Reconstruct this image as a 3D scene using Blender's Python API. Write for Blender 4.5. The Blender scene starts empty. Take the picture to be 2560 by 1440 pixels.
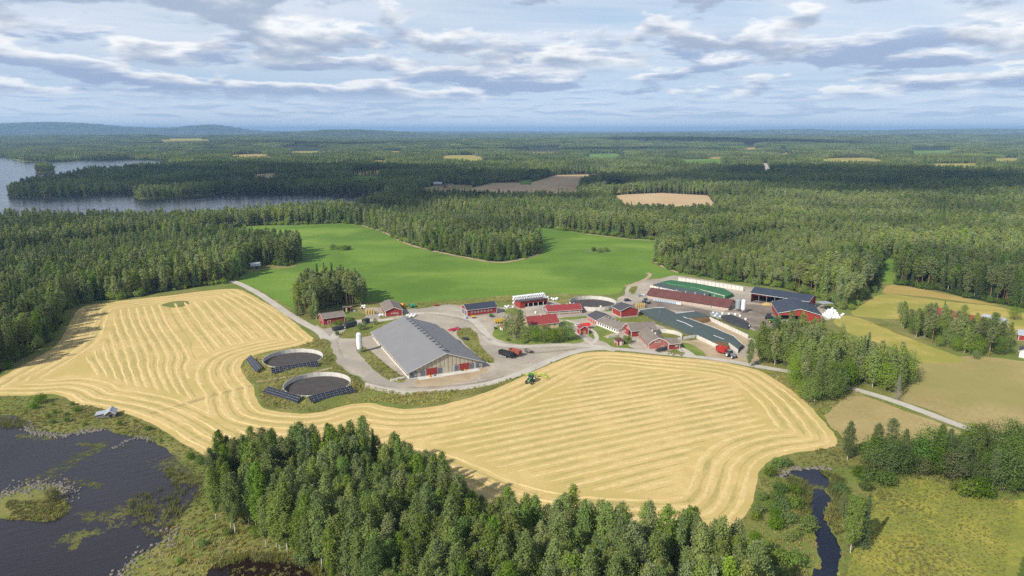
import bpy, math, random
import numpy as np
from mathutils import Vector, Matrix, noise as mnoise
from mathutils.geometry import tessellate_polygon

SC = bpy.context.scene
COL = SC.collection
R = math.radians
rng = np.random.default_rng(7)
random.seed(7)

# ------------------------------------------------------------------ camera
CAM_H = 110.0
PITCH = math.atan(395 / 1706.7)
cam_d = bpy.data.cameras.new('camera'); cam = bpy.data.objects.new('camera', cam_d); COL.objects.link(cam)
cam_d.sensor_width = 36; cam_d.lens = 24.0; cam_d.clip_start = 1.0; cam_d.clip_end = 120000
cam.location = (0, 0, CAM_H); cam.rotation_euler = (math.pi / 2 - PITCH, 0, 0)
SC.camera = cam

# ------------------------------------------------------------------ exposure and render settings
SC.view_settings.view_transform = 'Standard'; SC.view_settings.look = 'None'
SC.view_settings.exposure = 0.35; SC.view_settings.gamma = 1.0; SC.view_settings.use_curve_mapping = False
SC.render.engine = 'CYCLES'
cy = SC.cycles
cy.use_denoising = False
try: cy.denoiser = 'OPENIMAGEDENOISE'
except Exception: pass
cy.max_bounces = 6; cy.diffuse_bounces = 3; cy.glossy_bounces = 2; cy.transmission_bounces = 2
cy.volume_bounces = 0; cy.transparent_max_bounces = 12; cy.caustics_reflective = False; cy.caustics_refractive = False
cy.sample_clamp_indirect = 4.0

# ------------------------------------------------------------------ sun
SUN_EL = R(37); SUN_AZ = math.atan2(-0.70, -0.714)          # azimuth of the sun, from +Y towards +X
sun_pos = Vector((math.sin(SUN_AZ) * math.cos(SUN_EL), math.cos(SUN_AZ) * math.cos(SUN_EL), math.sin(SUN_EL)))
sun_d = bpy.data.lights.new('sun', 'SUN'); sun = bpy.data.objects.new('sun', sun_d); COL.objects.link(sun)
sun_d.energy = 4.6; sun_d.angle = R(0.53); sun_d.color = (1.0, 0.945, 0.85)
sun.location = sun_pos * 300; sun.rotation_euler = (-sun_pos).to_track_quat('-Z', 'Y').to_euler()

HAZE = 8.0e-5

# ------------------------------------------------------------------ node helper
class NT:
    def __init__(s, tree): s.t = tree; s.n = tree.nodes; s.l = tree.links
    def node(s, typ, **kw):
        n = s.n.new(typ)
        for k, v in kw.items(): setattr(n, k, v)
        return n
    def put(s, sock, v):
        if v is None: return
        if isinstance(v, bpy.types.NodeSocket): s.l.new(v, sock)
        else:
            if isinstance(v, (tuple, list)) and len(v) == 3 and sock.type == 'RGBA': v = (*v, 1)
            sock.default_value = v
    def math(s, op, a, b=None, c=None, clamp=False):
        n = s.node('ShaderNodeMath', operation=op, use_clamp=clamp)
        s.put(n.inputs[0], a); s.put(n.inputs[1], b); s.put(n.inputs[2], c)
        return n.outputs[0]
    def vmath(s, op, a, b=None, scale=None):
        n = s.node('ShaderNodeVectorMath', operation=op)
        s.put(n.inputs[0], a)
        if b is not None: s.put(n.inputs[1], b)
        if scale is not None: s.put(n.inputs['Scale'], scale)
        return n.outputs['Vector']
    def noise(s, vec, scale, detail=4, rough=0.55, dist=0.0, dim='3D', w=None):
        n = s.node('ShaderNodeTexNoise', noise_dimensions=dim)
        if vec is not None: s.put(n.inputs['Vector'], vec)
        s.put(n.inputs['Scale'], scale); s.put(n.inputs['Detail'], detail); s.put(n.inputs['Roughness'], rough); s.put(n.inputs['Distortion'], dist)
        return n.outputs['Fac']
    def mix(s, fac, a, b, blend='MIX'):
        n = s.node('ShaderNodeMix', data_type='RGBA', blend_type=blend)
        s.put(n.inputs[0], fac); s.put(n.inputs[6], a); s.put(n.inputs[7], b)
        return n.outputs[2]
    def ramp(s, fac, stops):
        n = s.node('ShaderNodeValToRGB')
        e = n.color_ramp.elements
        while len(e) < len(stops): e.new(0.5)
        for i, (p, c) in enumerate(stops):
            e[i].position = p; e[i].color = (*c, 1) if len(c) == 3 else c
        s.put(n.inputs[0], fac)
        return n.outputs[0]
    def smooth(s, x, a, b):
        n = s.node('ShaderNodeMapRange', interpolation_type='SMOOTHSTEP')
        s.put(n.inputs[0], x); s.put(n.inputs[1], a); s.put(n.inputs[2], b)
        return n.outputs[0]

# ------------------------------------------------------------------ world: Nishita sky with a broken cloud deck and a high veil
W = bpy.data.worlds.new('World'); SC.world = W; W.use_nodes = True
wt = NT(W.node_tree); W.node_tree.nodes.clear()
sky = wt.node('ShaderNodeTexSky', sky_type='NISHITA')
sky.sun_disc = False; sky.sun_elevation = SUN_EL; sky.sun_rotation = SUN_AZ
sky.altitude = 200; sky.air_density = 1.0; sky.dust_density = 0.15; sky.ozone_density = 2.0
tc = wt.node('ShaderNodeTexCoord'); d = tc.outputs['Generated']
sep = wt.node('ShaderNodeSeparateXYZ'); wt.put(sep.inputs[0], d)
dz = wt.math('MAXIMUM', sep.outputs[2], 0.004)
def plane(h):                                            # where the view ray meets the layer at height h (km)
    t = wt.math('DIVIDE', h, wt.math('ADD', dz, 0.012))
    n = wt.node('ShaderNodeCombineXYZ')
    wt.put(n.inputs[0], wt.math('MULTIPLY', sep.outputs[0], t)); wt.put(n.inputs[1], wt.math('MULTIPLY', sep.outputs[1], t)); n.inputs[2].default_value = 3.7
    return n.outputs[0]
def strength_bg(col, st):
    b = wt.node('ShaderNodeBackground'); wt.put(b.inputs[0], col); wt.put(b.inputs[1], st); return b.outputs[0]
def mixsh(fac, a, b):
    m = wt.node('ShaderNodeMixShader'); wt.put(m.inputs[0], fac); wt.l.new(a, m.inputs[1]); wt.l.new(b, m.inputs[2]); return m.outputs[0]
SKY_ST = 0.085
shader = strength_bg(sky.outputs[0], SKY_ST)
low = wt.smooth(sep.outputs[2], 0.55, 0.03)              # a flat deck covers more of the sky where it is seen edge on
# pale blue air near the horizon, then a high thin veil
shader = mixsh(wt.math('MULTIPLY', wt.smooth(sep.outputs[2], 0.26, 0.0), 0.92), shader, strength_bg((0.33, 0.475, 0.67, 1), 1.0))
shader = mixsh(wt.math('MULTIPLY', wt.smooth(sep.outputs[2], 0.085, 0.0), 0.75), shader, strength_bg((0.66, 0.75, 0.84, 1), 1.0))
veil_p = wt.vmath('MULTIPLY', plane(7.0), (0.6, 1.0, 1.0))
veil = wt.noise(veil_p, 0.05, 5, 0.60, 0.5)
vf = wt.math('MULTIPLY', wt.smooth(veil, 0.22, 0.56), wt.math('ADD', 0.28, wt.math('MULTIPLY', low, 0.60)))
vf = wt.math('MULTIPLY', vf, wt.smooth(sep.outputs[2], 0.03, 0.14))
shader = mixsh(vf, shader, strength_bg((0.64, 0.68, 0.755, 1), 1.0))
# cumulus in banks: nearer ones large and high, farther ones smaller and flatter towards the horizon; lit tops, flat grey-blue bases
hyp = wt.math('MAXIMUM', wt.math('SQRT', wt.math('ADD', wt.math('MULTIPLY', sep.outputs[0], sep.outputs[0]), wt.math('MULTIPLY', sep.outputs[1], sep.outputs[1]))), 0.02)
el = wt.math('DIVIDE', sep.outputs[2], hyp)
ca_, sa_ = wt.math('DIVIDE', sep.outputs[0], hyp), wt.math('DIVIDE', sep.outputs[1], hyp)
def cumulus(shader, fa, fe, seed, th, soft, dlt, alpha, tops, bases, e0, e1, e2, e3, clump=0.42):
    def coord(dv, k=1.0):
        n = wt.node('ShaderNodeCombineXYZ'); wt.put(n.inputs[0], wt.math('MULTIPLY', ca_, fa * k)); wt.put(n.inputs[1], wt.math('MULTIPLY', sa_, fa * k)); wt.put(n.inputs[2], wt.math('ADD', wt.math('MULTIPLY', el, fe * k), dv + seed))
        return n.outputs[0]
    cv = wt.math('MULTIPLY', wt.math('SUBTRACT', wt.noise(coord(0.0, 0.33), 1.0, 2, 0.5), 0.5), clump)
    n0 = wt.math('ADD', wt.noise(coord(0.0), 1.0, 7, 0.54, 0.1), cv)
    up = wt.noise(coord(dlt), 1.0, 4, 0.5, 0.1); dn = wt.noise(coord(-dlt), 1.0, 4, 0.5, 0.1)
    lit = wt.smooth(wt.math('SUBTRACT', dn, up), -0.09, 0.15)
    lit = wt.math('MULTIPLY', lit, wt.smooth(n0, th + 0.26, th + 0.05))
    col = wt.mix(lit, bases, tops)
    f = wt.math('MULTIPLY', wt.smooth(n0, th, th + soft), alpha)
    f = wt.math('MULTIPLY', f, wt.math('MULTIPLY', wt.smooth(el, e0, e1), wt.smooth(el, e3, e2)))
    return mixsh(f, shader, strength_bg(col, 1.0))
shader = cumulus(shader, 17, 170, 1.3, 0.43, 0.16, 0.45, 0.72, (0.66, 0.71, 0.79), (0.36, 0.47, 0.645), 0.008, 0.02, 0.05, 0.075, 0.3)
shader = cumulus(shader, 9.5, 46, 5.1, 0.435, 0.09, 0.40, 0.90, (0.84, 0.84, 0.84), (0.285, 0.37, 0.535), 0.03, 0.055, 0.10, 0.14, 0.36)
shader = cumulus(shader, 7.5, 24, 9.7, 0.455, 0.085, 0.38, 0.92, (0.84, 0.84, 0.835), (0.32, 0.385, 0.50), 0.07, 0.10, 0.9, 2.0, 0.38)
W.cycles.sampling_method = 'MANUAL'; W.cycles.sample_map_resolution = 512
wo = wt.node('ShaderNodeOutputWorld'); wt.l.new(shader, wo.inputs[0])
# ------------------------------------------------------------------ measuring helpers
FPX = 1706.7; _c, _s = math.cos(PITCH), math.sin(PITCH)
def G(px, py, z=0.0):
    """point of the ground (height z) seen at photo position px, py"""
    u = (px - 1280) / FPX; v = -(py - 720) / FPX
    dx, dy, dz_ = u, _c + v * _s, -_s + v * _c
    t = (z - CAM_H) / dz_
    return (dx * t, dy * t)
def GP(pts): return np.array([G(*p) for p in pts])
def smooth_closed(P, n=6):
    P = np.asarray(P, float); out = []; N = len(P)
    for i in range(N):
        p0, p1, p2, p3 = P[i - 1], P[i], P[(i + 1) % N], P[(i + 2) % N]
        for k in range(n):
            t = k / n
            out.append(0.5 * ((2 * p1) + (-p0 + p2) * t + (2 * p0 - 5 * p1 + 4 * p2 - p3) * t * t + (-p0 + 3 * p1 - 3 * p2 + p3) * t ** 3))
    return np.array(out)
def smooth_open(P, n=8):
    P = np.asarray(P, float); Q = np.vstack([2 * P[0] - P[1], P, 2 * P[-1] - P[-2]]); out = []
    for i in range(1, len(Q) - 2):
        p0, p1, p2, p3 = Q[i - 1], Q[i], Q[i + 1], Q[i + 2]
        for k in range(n):
            t = k / n
            out.append(0.5 * ((2 * p1) + (-p0 + p2) * t + (2 * p0 - 5 * p1 + 4 * p2 - p3) * t * t + (-p0 + 3 * p1 - 3 * p2 + p3) * t ** 3))
    out.append(P[-1]); return np.array(out)
def pip(pts, poly):
    x, y = pts[:, 0], pts[:, 1]; inside = np.zeros(len(pts), bool)
    lo, hi = poly.min(0), poly.max(0)
    idx = np.where((x >= lo[0]) & (x <= hi[0]) & (y >= lo[1]) & (y <= hi[1]))[0]
    if len(idx) == 0: return inside
    xs, ys = x[idx], y[idx]; r = np.zeros(len(idx), bool)
    x1, y1 = poly[:, 0], poly[:, 1]; x2, y2 = np.roll(x1, -1), np.roll(y1, -1)
    for a, b, c, d_ in zip(x1, y1, x2, y2):
        if b == d_: continue
        m = ((b > ys) != (d_ > ys)) & (xs < (c - a) * (ys - b) / (d_ - b) + a)
        r ^= m
    inside[idx] = r
    return inside
def dist_poly(pts, poly):
    a = poly; b = np.roll(poly, -1, 0); best = np.full(len(pts), 1e9)
    for p, q in zip(a, b):
        dq = q - p; L = (dq * dq).sum()
        if L < 1e-9: continue
        t = np.clip(((pts - p) @ dq) / L, 0, 1)
        dd = pts - (p + t[:, None] * dq)
        best = np.minimum(best, (dd * dd).sum(1))
    return np.sqrt(best)
def resample(P, step, closed=False):
    P = np.asarray(P, float)
    if closed: P = np.vstack([P, P[:1]])
    seg = np.sqrt((np.diff(P, axis=0) ** 2).sum(1)); s = np.concatenate([[0], np.cumsum(seg)])
    n = max(2, int(s[-1] / step)); t = np.linspace(0, s[-1], n + 1)
    if closed: t = t[:-1]
    return np.stack([np.interp(t, s, P[:, 0]), np.interp(t, s, P[:, 1])], 1)
def ragged(P, amp, sc):
    """give an outline the small unevenness of a real field edge"""
    out = []
    for x, y in P:
        out.append((x + amp * mnoise.noise((x / sc, y / sc, 1.3)) + 0.5 * amp * mnoise.noise((x / sc * 3, y / sc * 3, 7.3)),
                    y + amp * mnoise.noise((x / sc, y / sc, 4.7)) + 0.5 * amp * mnoise.noise((x / sc * 3, y / sc * 3, 9.1))))
    return np.array(out)

# ------------------------------------------------------------------ object helpers
def tag(o, label=None, cat=None, group=None, kind=None):
    if label: o['label'] = label
    if cat: o['category'] = cat
    if group: o['group'] = group
    if kind: o['kind'] = kind
    return o
def empty(name, loc=(0, 0, 0), rz=0.0, parent=None):
    o = bpy.data.objects.new(name, None); o.empty_display_size = 0.5
    COL.objects.link(o); o.location = loc; o.rotation_euler = (0, 0, rz)
    if parent: o.parent = parent
    return o
def link(name, me, parent=None, loc=None, rz=None):
    o = bpy.data.objects.new(name, me); COL.objects.link(o)
    if parent: o.parent = parent
    if loc is not None: o.location = loc
    if rz is not None: o.rotation_euler = (0, 0, rz)
    return o
class MB:
    """collects shapes, then builds ONE mesh"""
    def __init__(s): s.v = []; s.f = []
    def quad(s, a, b, c, d_):
        i = len(s.v); s.v += [a, b, c, d_]; s.f.append((i, i + 1, i + 2, i + 3)); return s
    def poly(s, pts):
        i = len(s.v); s.v += list(pts); s.f.append(tuple(range(i, i + len(pts)))); return s
    def box(s, x0, x1, y0, y1, z0, z1):
        i = len(s.v)
        s.v += [(x0, y0, z0), (x1, y0, z0), (x1, y1, z0), (x0, y1, z0), (x0, y0, z1), (x1, y0, z1), (x1, y1, z1), (x0, y1, z1)]
        s.f += [(i, i + 3, i + 2, i + 1), (i + 4, i + 5, i + 6, i + 7), (i, i + 1, i + 5, i + 4), (i + 1, i + 2, i + 6, i + 5), (i + 2, i + 3, i + 7, i + 6), (i + 3, i, i + 4, i + 7)]
        return s
    def hexa(s, b, t):
        i = len(s.v); s.v += list(b) + list(t)
        s.f += [(i, i + 3, i + 2, i + 1), (i + 4, i + 5, i + 6, i + 7), (i, i + 1, i + 5, i + 4), (i + 1, i + 2, i + 6, i + 5), (i + 2, i + 3, i + 7, i + 6), (i + 3, i, i + 4, i + 7)]
        return s
    def tube(s, a, b, r0, r1=None, n=8, caps=True):
        r1 = r0 if r1 is None else r1
        a, b = Vector(a), Vector(b); ax = (b - a)
        if ax.length < 1e-6: return s
        ax.normalize(); u = ax.orthogonal().normalized(); w = ax.cross(u); i = len(s.v)
        for p, r in ((a, r0), (b, r1)):
            for k in range(n):
                an = 2 * math.pi * k / n; s.v.append(tuple(p + u * (r * math.cos(an)) + w * (r * math.sin(an))))
        for k in range(n): s.f.append((i + k, i + (k + 1) % n, i + n + (k + 1) % n, i + n + k))
        if caps: s.f.append(tuple(i + n - 1 - k for k in range(n))); s.f.append(tuple(i + n + k for k in range(n)))
        return s
    def bar(s, a, b, w, h):
        """rectangular bar from a to b, w wide and h tall"""
        a, b = Vector(a), Vector(b); ax = (b - a).normalized(); up = Vector((0, 0, 1))
        if abs(ax.z) > 0.95: up = Vector((1, 0, 0))
        u = ax.cross(up).normalized() * (w / 2); v = u.cross(ax).normalized() * (h / 2)
        return s.hexa([tuple(a - u - v), tuple(a + u - v), tuple(b + u - v), tuple(b - u - v)], [tuple(a - u + v), tuple(a + u + v), tuple(b + u + v), tuple(b - u + v)])
    def lathe(s, prof, n=16, cx=0, cy_=0, caps=True):
        i = len(s.v)
        for r, z in prof:
            for k in range(n):
                an = 2 * math.pi * k / n; s.v.append((cx + r * math.cos(an), cy_ + r * math.sin(an), z))
        for j in range(len(prof) - 1):
            for k in range(n):
                s.f.append((i + j * n + k, i + j * n + (k + 1) % n, i + (j + 1) * n + (k + 1) % n, i + (j + 1) * n + k))
        if caps:
            s.f.append(tuple(i + n - 1 - k for k in range(n))); m = i + (len(prof) - 1) * n; s.f.append(tuple(m + k for k in range(n)))
        return s
    def mesh(s, name, mat, smooth=False):
        me = bpy.data.meshes.new(name); me.from_pydata(s.v, [], s.f); me.materials.append(mat)
        if smooth: me.polygons.foreach_set('use_smooth', [True] * len(me.polygons))
        me.update(); return me
    def obj(s, name, mat, parent=None, loc=None, rz=None, smooth=False):
        return link(name, s.mesh(name, mat, smooth), parent, loc, rz)
def np_mesh(name, V, F, mat, smooth=False):
    me = bpy.data.meshes.new(name); V = np.asarray(V, np.float32); F = np.asarray(F, np.int32); k = F.shape[1]
    me.vertices.add(len(V)); me.vertices.foreach_set('co', V.ravel())
    me.loops.add(F.size); me.loops.foreach_set('vertex_index', F.ravel())
    me.polygons.add(len(F)); me.polygons.foreach_set('loop_start', np.arange(0, F.size, k, dtype=np.int32))
    try: me.polygons.foreach_set('loop_total', np.full(len(F), k, np.int32))
    except Exception: pass
    for m in (mat if isinstance(mat, (list, tuple)) else [mat]): me.materials.append(m)
    if smooth: me.polygons.foreach_set('use_smooth', np.ones(len(F), bool))
    me.update(calc_edges=True); me.validate(); return me
def sheet(name, poly, z, mat, parent=None):
    """flat piece of ground with the outline poly"""
    tris = tessellate_polygon([[Vector((p[0], p[1], 0)) for p in poly]])
    me = bpy.data.meshes.new(name)
    fs = []
    for a, b, c in tris:
        pa, pb, pc = poly[a], poly[b], poly[c]
        cr = (pb[0] - pa[0]) * (pc[1] - pa[1]) - (pb[1] - pa[1]) * (pc[0] - pa[0])
        fs.append((a, b, c) if cr > 0 else (a, c, b))
    me.from_pydata([(p[0], p[1], z) for p in poly], [], fs); me.materials.append(mat); me.update()
    o = link(name, me, parent)
    if parent is None: tag(o, kind='structure')
    return o

# ------------------------------------------------------------------ materials
MATS = {}
def pmat(name, col, rough=0.85, metal=0.0, var=0.0, vscale=1.0, bump=0.0, bscale=4.0, spec=0.3, col2=None, stretch=None, wave=None):
    """principled material: base colour broken up by noise between col and col2 (var = strength), optional bump or board relief"""
    m = bpy.data.materials.new(name); m.use_nodes = True; t = NT(m.node_tree)
    b = m.node_tree.nodes['Principled BSDF']
    b.inputs['Roughness'].default_value = rough; b.inputs['Metallic'].default_value = metal; b.inputs['Specular IOR Level'].default_value = spec
    co = t.node('ShaderNodeTexCoord').outputs['Object']
    if stretch: co = t.vmath('MULTIPLY', co, stretch)
    if col2 is None: col2 = tuple(min(1, c * (1 - 0.45 * min(1, var * 2))) for c in col)
    c = col
    if var > 0:
        n1 = t.noise(co, vscale, 6, 0.62)
        n2 = t.noise(co, vscale * 6.3, 3, 0.6)
        f = t.math('ADD', t.math('MULTIPLY', n1, 0.7), t.math('MULTIPLY', n2, 0.3))
        c = t.ramp(t.smooth(f, 0.5 - 0.28, 0.5 + 0.28), [(0.0, col2), (1.0, col)])
        t.put(b.inputs['Base Color'], c)
    else: b.inputs['Base Color'].default_value = (*col, 1)
    hgt = None
    if bump > 0: hgt = t.noise(co, bscale, 4, 0.6)
    if wave:
        wv = t.node('ShaderNodeTexWave', wave_type='BANDS', bands_direction=wave[0]); t.put(wv.inputs['Vector'], co); wv.inputs['Scale'].default_value = wave[1]; wv.inputs['Distortion'].default_value = 0
        hgt = wv.outputs['Fac'] if hgt is None else t.math('ADD', t.math('MULTIPLY', hgt, 0.5), wv.outputs['Fac'])
    if hgt is not None:
        bp = t.node('ShaderNodeBump'); bp.inputs['Strength'].default_value = bump if bump > 0 else 0.6; bp.inputs['Distance'].default_value = wave[2] if wave else 0.1
        t.put(bp.inputs['Height'], hgt); t.l.new(bp.outputs[0], b.inputs['Normal'])
    MATS[name] = m; return m
def land(name, stops, s1, s2, w2=0.35, big=None, s3=0.012, rough=0.95, bump=0.5, bdist=0.25, stretch=None, fine=2.2):
    """soil, grass and crops: two scales of mottling through a ramp, a slow change over the field, and fine relief"""
    m = bpy.data.materials.new(name); m.use_nodes = True; t = NT(m.node_tree); b = m.node_tree.nodes['Principled BSDF']
    b.inputs['Roughness'].default_value = rough; b.inputs['Specular IOR Level'].default_value = 0.1
    co = t.node('ShaderNodeTexCoord').outputs['Object']
    c2 = t.vmath('MULTIPLY', co, stretch) if stretch else co
    n1 = t.noise(c2, s1, 6, 0.62, 0.3); n2 = t.noise(co, s2, 5, 0.65)
    f = t.math('ADD', t.math('MULTIPLY', n1, 1 - w2), t.math('MULTIPLY', n2, w2))
    c = t.ramp(t.smooth(f, 0.27, 0.73), stops)
    if big is not None:
        n3 = t.noise(co, s3, 4, 0.55, 0.4)
        c = t.mix(t.smooth(n3, 0.42, 0.62), c, t.mix(0.75, c, big))
    t.put(b.inputs['Base Color'], c)
    bp = t.node('ShaderNodeBump'); bp.inputs['Strength'].default_value = bump; bp.inputs['Distance'].default_value = bdist
    t.put(bp.inputs['Height'], t.math('ADD', t.noise(co, fine, 3, 0.6), t.math('MULTIPLY', n1, 1.5))); t.l.new(bp.outputs[0], b.inputs['Normal'])
    MATS[name] = m; return m

M_forest_floor = land('forest_floor', [(0, (0.020, 0.026, 0.011)), (0.5, (0.036, 0.047, 0.018)), (1, (0.060, 0.068, 0.028))], 0.02, 0.25, 0.4, big=(0.03, 0.05, 0.014), s3=0.0011, bdist=1.0, fine=0.3)
M_rough = land('rough_grass', [(0, (0.085, 0.098, 0.024)), (0.35, (0.155, 0.165, 0.042)), (0.7, (0.235, 0.215, 0.072)), (1, (0.33, 0.275, 0.125))], 0.07, 0.9, 0.4, big=(0.13, 0.185, 0.035), s3=0.03, bdist=0.4)
M_meadow = land('green_meadow', [(0, (0.092, 0.168, 0.022)), (0.45, (0.142, 0.235, 0.032)), (1, (0.225, 0.305, 0.054))], 0.018, 0.55, 0.4, big=(0.085, 0.165, 0.022), s3=0.011, bump=0.25, bdist=0.12, stretch=(0.35, 1, 1))
M_stubble = land('straw_stubble', [(0, (0.39, 0.295, 0.11)), (0.3, (0.52, 0.385, 0.155)), (0.7, (0.60, 0.445, 0.193)), (1, (0.69, 0.52, 0.245))], 0.16, 1.6, 0.55, big=(0.45, 0.36, 0.125), s3=0.03, bump=0.6, bdist=0.15)
M_windrow = land('straw', [(0, (0.47, 0.36, 0.15)), (0.45, (0.60, 0.455, 0.205)), (1, (0.71, 0.545, 0.265))], 0.35, 1.8, 0.5, bump=1.0, bdist=0.12)
M_strip = land('green_stubble', [(0, (0.31, 0.265, 0.085)), (0.5, (0.415, 0.335, 0.125)), (1, (0.53, 0.41, 0.18))], 0.25, 1.5, 0.5, bump=0.5, bdist=0.12)
M_gravel = land('gravel', [(0, (0.26, 0.22, 0.17)), (0.4, (0.375, 0.325, 0.26)), (0.75, (0.45, 0.395, 0.315)), (1, (0.52, 0.46, 0.37))], 0.06, 0.7, 0.4, big=(0.30, 0.27, 0.23), s3=0.028, bump=0.35, bdist=0.06)
M_road = land('road_gravel', [(0, (0.37, 0.335, 0.285)), (0.5, (0.47, 0.43, 0.365)), (1, (0.55, 0.50, 0.43))], 0.1, 0.8, 0.4, bump=0.2, bdist=0.04)
M_trackfield = land('pressed_straw', [(0, (0.22, 0.17, 0.08)), (0.5, (0.36, 0.27, 0.12)), (1, (0.52, 0.39, 0.18))], 0.6, 1.5, 0.5, bump=0.3, bdist=0.08)
M_trackyard = land('pressed_gravel', [(0, (0.24, 0.21, 0.175)), (0.5, (0.34, 0.30, 0.245)), (1, (0.46, 0.41, 0.335))], 0.12, 0.9, 0.4, bump=0.2, bdist=0.04)
M_mud = land('worn_earth', [(0, (0.13, 0.105, 0.085)), (0.5, (0.22, 0.18, 0.145)), (1, (0.30, 0.25, 0.20))], 0.08, 0.7, 0.4, bump=0.3, bdist=0.08)
M_dirt = land('dry_earth', [(0, (0.30, 0.225, 0.14)), (0.5, (0.40, 0.31, 0.20)), (1, (0.48, 0.38, 0.26))], 0.15, 0.9, 0.4, bump=0.3, bdist=0.08)
M_lawn = land('lawn', [(0, (0.10, 0.145, 0.026)), (0.5, (0.155, 0.205, 0.040)), (1, (0.25, 0.26, 0.07))], 0.12, 0.9, 0.4, bump=0.4, bdist=0.15)
M_beige = land('beige_field', [(0, (0.27, 0.215, 0.085)), (0.5, (0.345, 0.27, 0.115)), (1, (0.42, 0.33, 0.155))], 0.04, 0.6, 0.45, big=(0.26, 0.24, 0.075), s3=0.016, bump=0.4, bdist=0.15)
M_yellowgreen = land('yellow_green_field', [(0, (0.27, 0.235, 0.048)), (0.5, (0.38, 0.315, 0.082)), (1, (0.49, 0.385, 0.135))], 0.05, 0.6, 0.4, big=(0.25, 0.255, 0.05), s3=0.03, bump=0.4, bdist=0.15, stretch=(0.4, 1, 1))
M_tan = land('ripe_field', [(0, (0.30, 0.225, 0.07)), (0.5, (0.38, 0.28, 0.085)), (1, (0.46, 0.34, 0.12))], 0.04, 0.6, 0.4, bump=0.3, bdist=0.15)
M_wet = land('wet_meadow', [(0, (0.13, 0.15, 0.028)), (0.35, (0.225, 0.235, 0.042)), (0.7, (0.33, 0.30, 0.058)), (1, (0.41, 0.33, 0.11))], 0.06, 0.5, 0.45, big=(0.19, 0.215, 0.04), s3=0.045, bump=0.8, bdist=0.4)
M_brownfield = land('brown_field', [(0, (0.40, 0.285, 0.155)), (0.5, (0.49, 0.355, 0.20)), (1, (0.57, 0.42, 0.25))], 0.01, 0.2, 0.4, bump=0.2, bdist=0.2)

def watermat(name, col, wscale=0.5, rough=0.06, bump=0.25):
    m = bpy.data.materials.new(name); m.use_nodes = True; t = NT(m.node_tree); b = m.node_tree.nodes['Principled BSDF']
    b.inputs['Base Color'].default_value = (*col, 1); b.inputs['Roughness'].default_value = rough; b.inputs['IOR'].default_value = 1.33
    co = t.node('ShaderNodeTexCoord').outputs['Object']
    a = t.vmath('MULTIPLY', co, (0.35, 1.0, 1.0))
    rot = t.node('ShaderNodeVectorRotate', rotation_type='Z_AXIS'); t.put(rot.inputs[0], co); rot.inputs['Angle'].default_value = R(-28)
    a = t.vmath('MULTIPLY', rot.outputs[0], (0.22, 1.0, 1.0))
    h = t.math('ADD', t.noise(a, wscale, 4, 0.6), t.math('MULTIPLY', t.noise(co, wscale * 4, 2, 0.5), 0.25))
    calm = t.smooth(t.noise(co, 0.03, 3, 0.5), 0.35, 0.65)
    bp = t.node('ShaderNodeBump'); t.put(bp.inputs['Strength'], t.math('MULTIPLY', bump, t.math('ADD', 0.35, calm))); bp.inputs['Distance'].default_value = 0.3
    t.put(bp.inputs['Height'], h); t.l.new(bp.outputs[0], b.inputs['Normal']); MATS[name] = m; return m
M_water = watermat('lake_water', (0.026, 0.021, 0.026), 0.55, 0.10, 0.55)
M_creek = watermat('creek_water', (0.006, 0.009, 0.020), 0.5, 0.05, 0.08)
M_pond = watermat('peat_water', (0.016, 0.008, 0.005), 0.5, 0.06, 0.08)
M_farwater = watermat('far_water', (0.020, 0.024, 0.036), 0.22, 0.14, 0.9)

def leafmat(name, c1, c2, trans=0.35, hv=0.024):
    """leaves: diffuse and translucent, every tree a slightly different green"""
    m = bpy.data.materials.new(name); m.use_nodes = True; t = NT(m.node_tree); t.n.clear()
    oin = t.node('ShaderNodeObjectInfo'); oi = oin.outputs['Random']; geo = t.node('ShaderNodeNewGeometry')
    rp = geo.outputs['Random Per Island']
    st = t.noise(oin.outputs['Location'], 0.0075, 3, 0.6, 0.3)                      # stands differ in tint; patches of soft cloud shade are coloured in too
    c = t.mix(t.math('ADD', t.math('MULTIPLY', oi, 0.55), t.math('MULTIPLY', t.smooth(st, 0.36, 0.64), 0.45)), c1, c2)
    hs = t.node('ShaderNodeHueSaturation'); t.put(hs.inputs['Color'], c)
    t.put(hs.inputs['Hue'], t.math('ADD', 0.5 - hv / 2, t.math('MULTIPLY', t.math('FRACT', t.math('MULTIPLY', oi, 7.13)), hv)))
    t.put(hs.inputs['Saturation'], t.math('ADD', 0.80, t.math('MULTIPLY', t.math('FRACT', t.math('MULTIPLY', oi, 3.7)), 0.35)))
    t.put(hs.inputs['Value'], t.math('ADD', t.math('ADD', 0.46, t.math('MULTIPLY', t.smooth(st, 0.36, 0.64), 0.62)), t.math('ADD', t.math('MULTIPLY', t.math('FRACT', t.math('MULTIPLY', oi, 13.7)), 0.42), t.math('MULTIPLY', rp, 0.30))))
    di = t.node('ShaderNodeBsdfDiffuse'); tr = t.node('ShaderNodeBsdfTranslucent'); mx = t.node('ShaderNodeMixShader'); mx.inputs[0].default_value = trans
    t.put(di.inputs[0], hs.outputs[0]); t.put(tr.inputs[0], hs.outputs[0]); t.l.new(di.outputs[0], mx.inputs[1]); t.l.new(tr.outputs[0], mx.inputs[2])
    o = t.node('ShaderNodeOutputMaterial'); t.l.new(mx.outputs[0], o.inputs[0]); MATS[name] = m; return m
M_birch = leafmat('birch_leaves', (0.165, 0.232, 0.062), (0.235, 0.262, 0.08), 0.4)
M_spruce = leafmat('spruce_needles', (0.080, 0.133, 0.038), (0.138, 0.181, 0.052), 0.15)
M_pine = leafmat('pine_needles', (0.143, 0.198, 0.061), (0.218, 0.240, 0.077), 0.2)
M_alder = leafmat('alder_leaves', (0.128, 0.220, 0.038), (0.218, 0.271, 0.054), 0.4)
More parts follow.
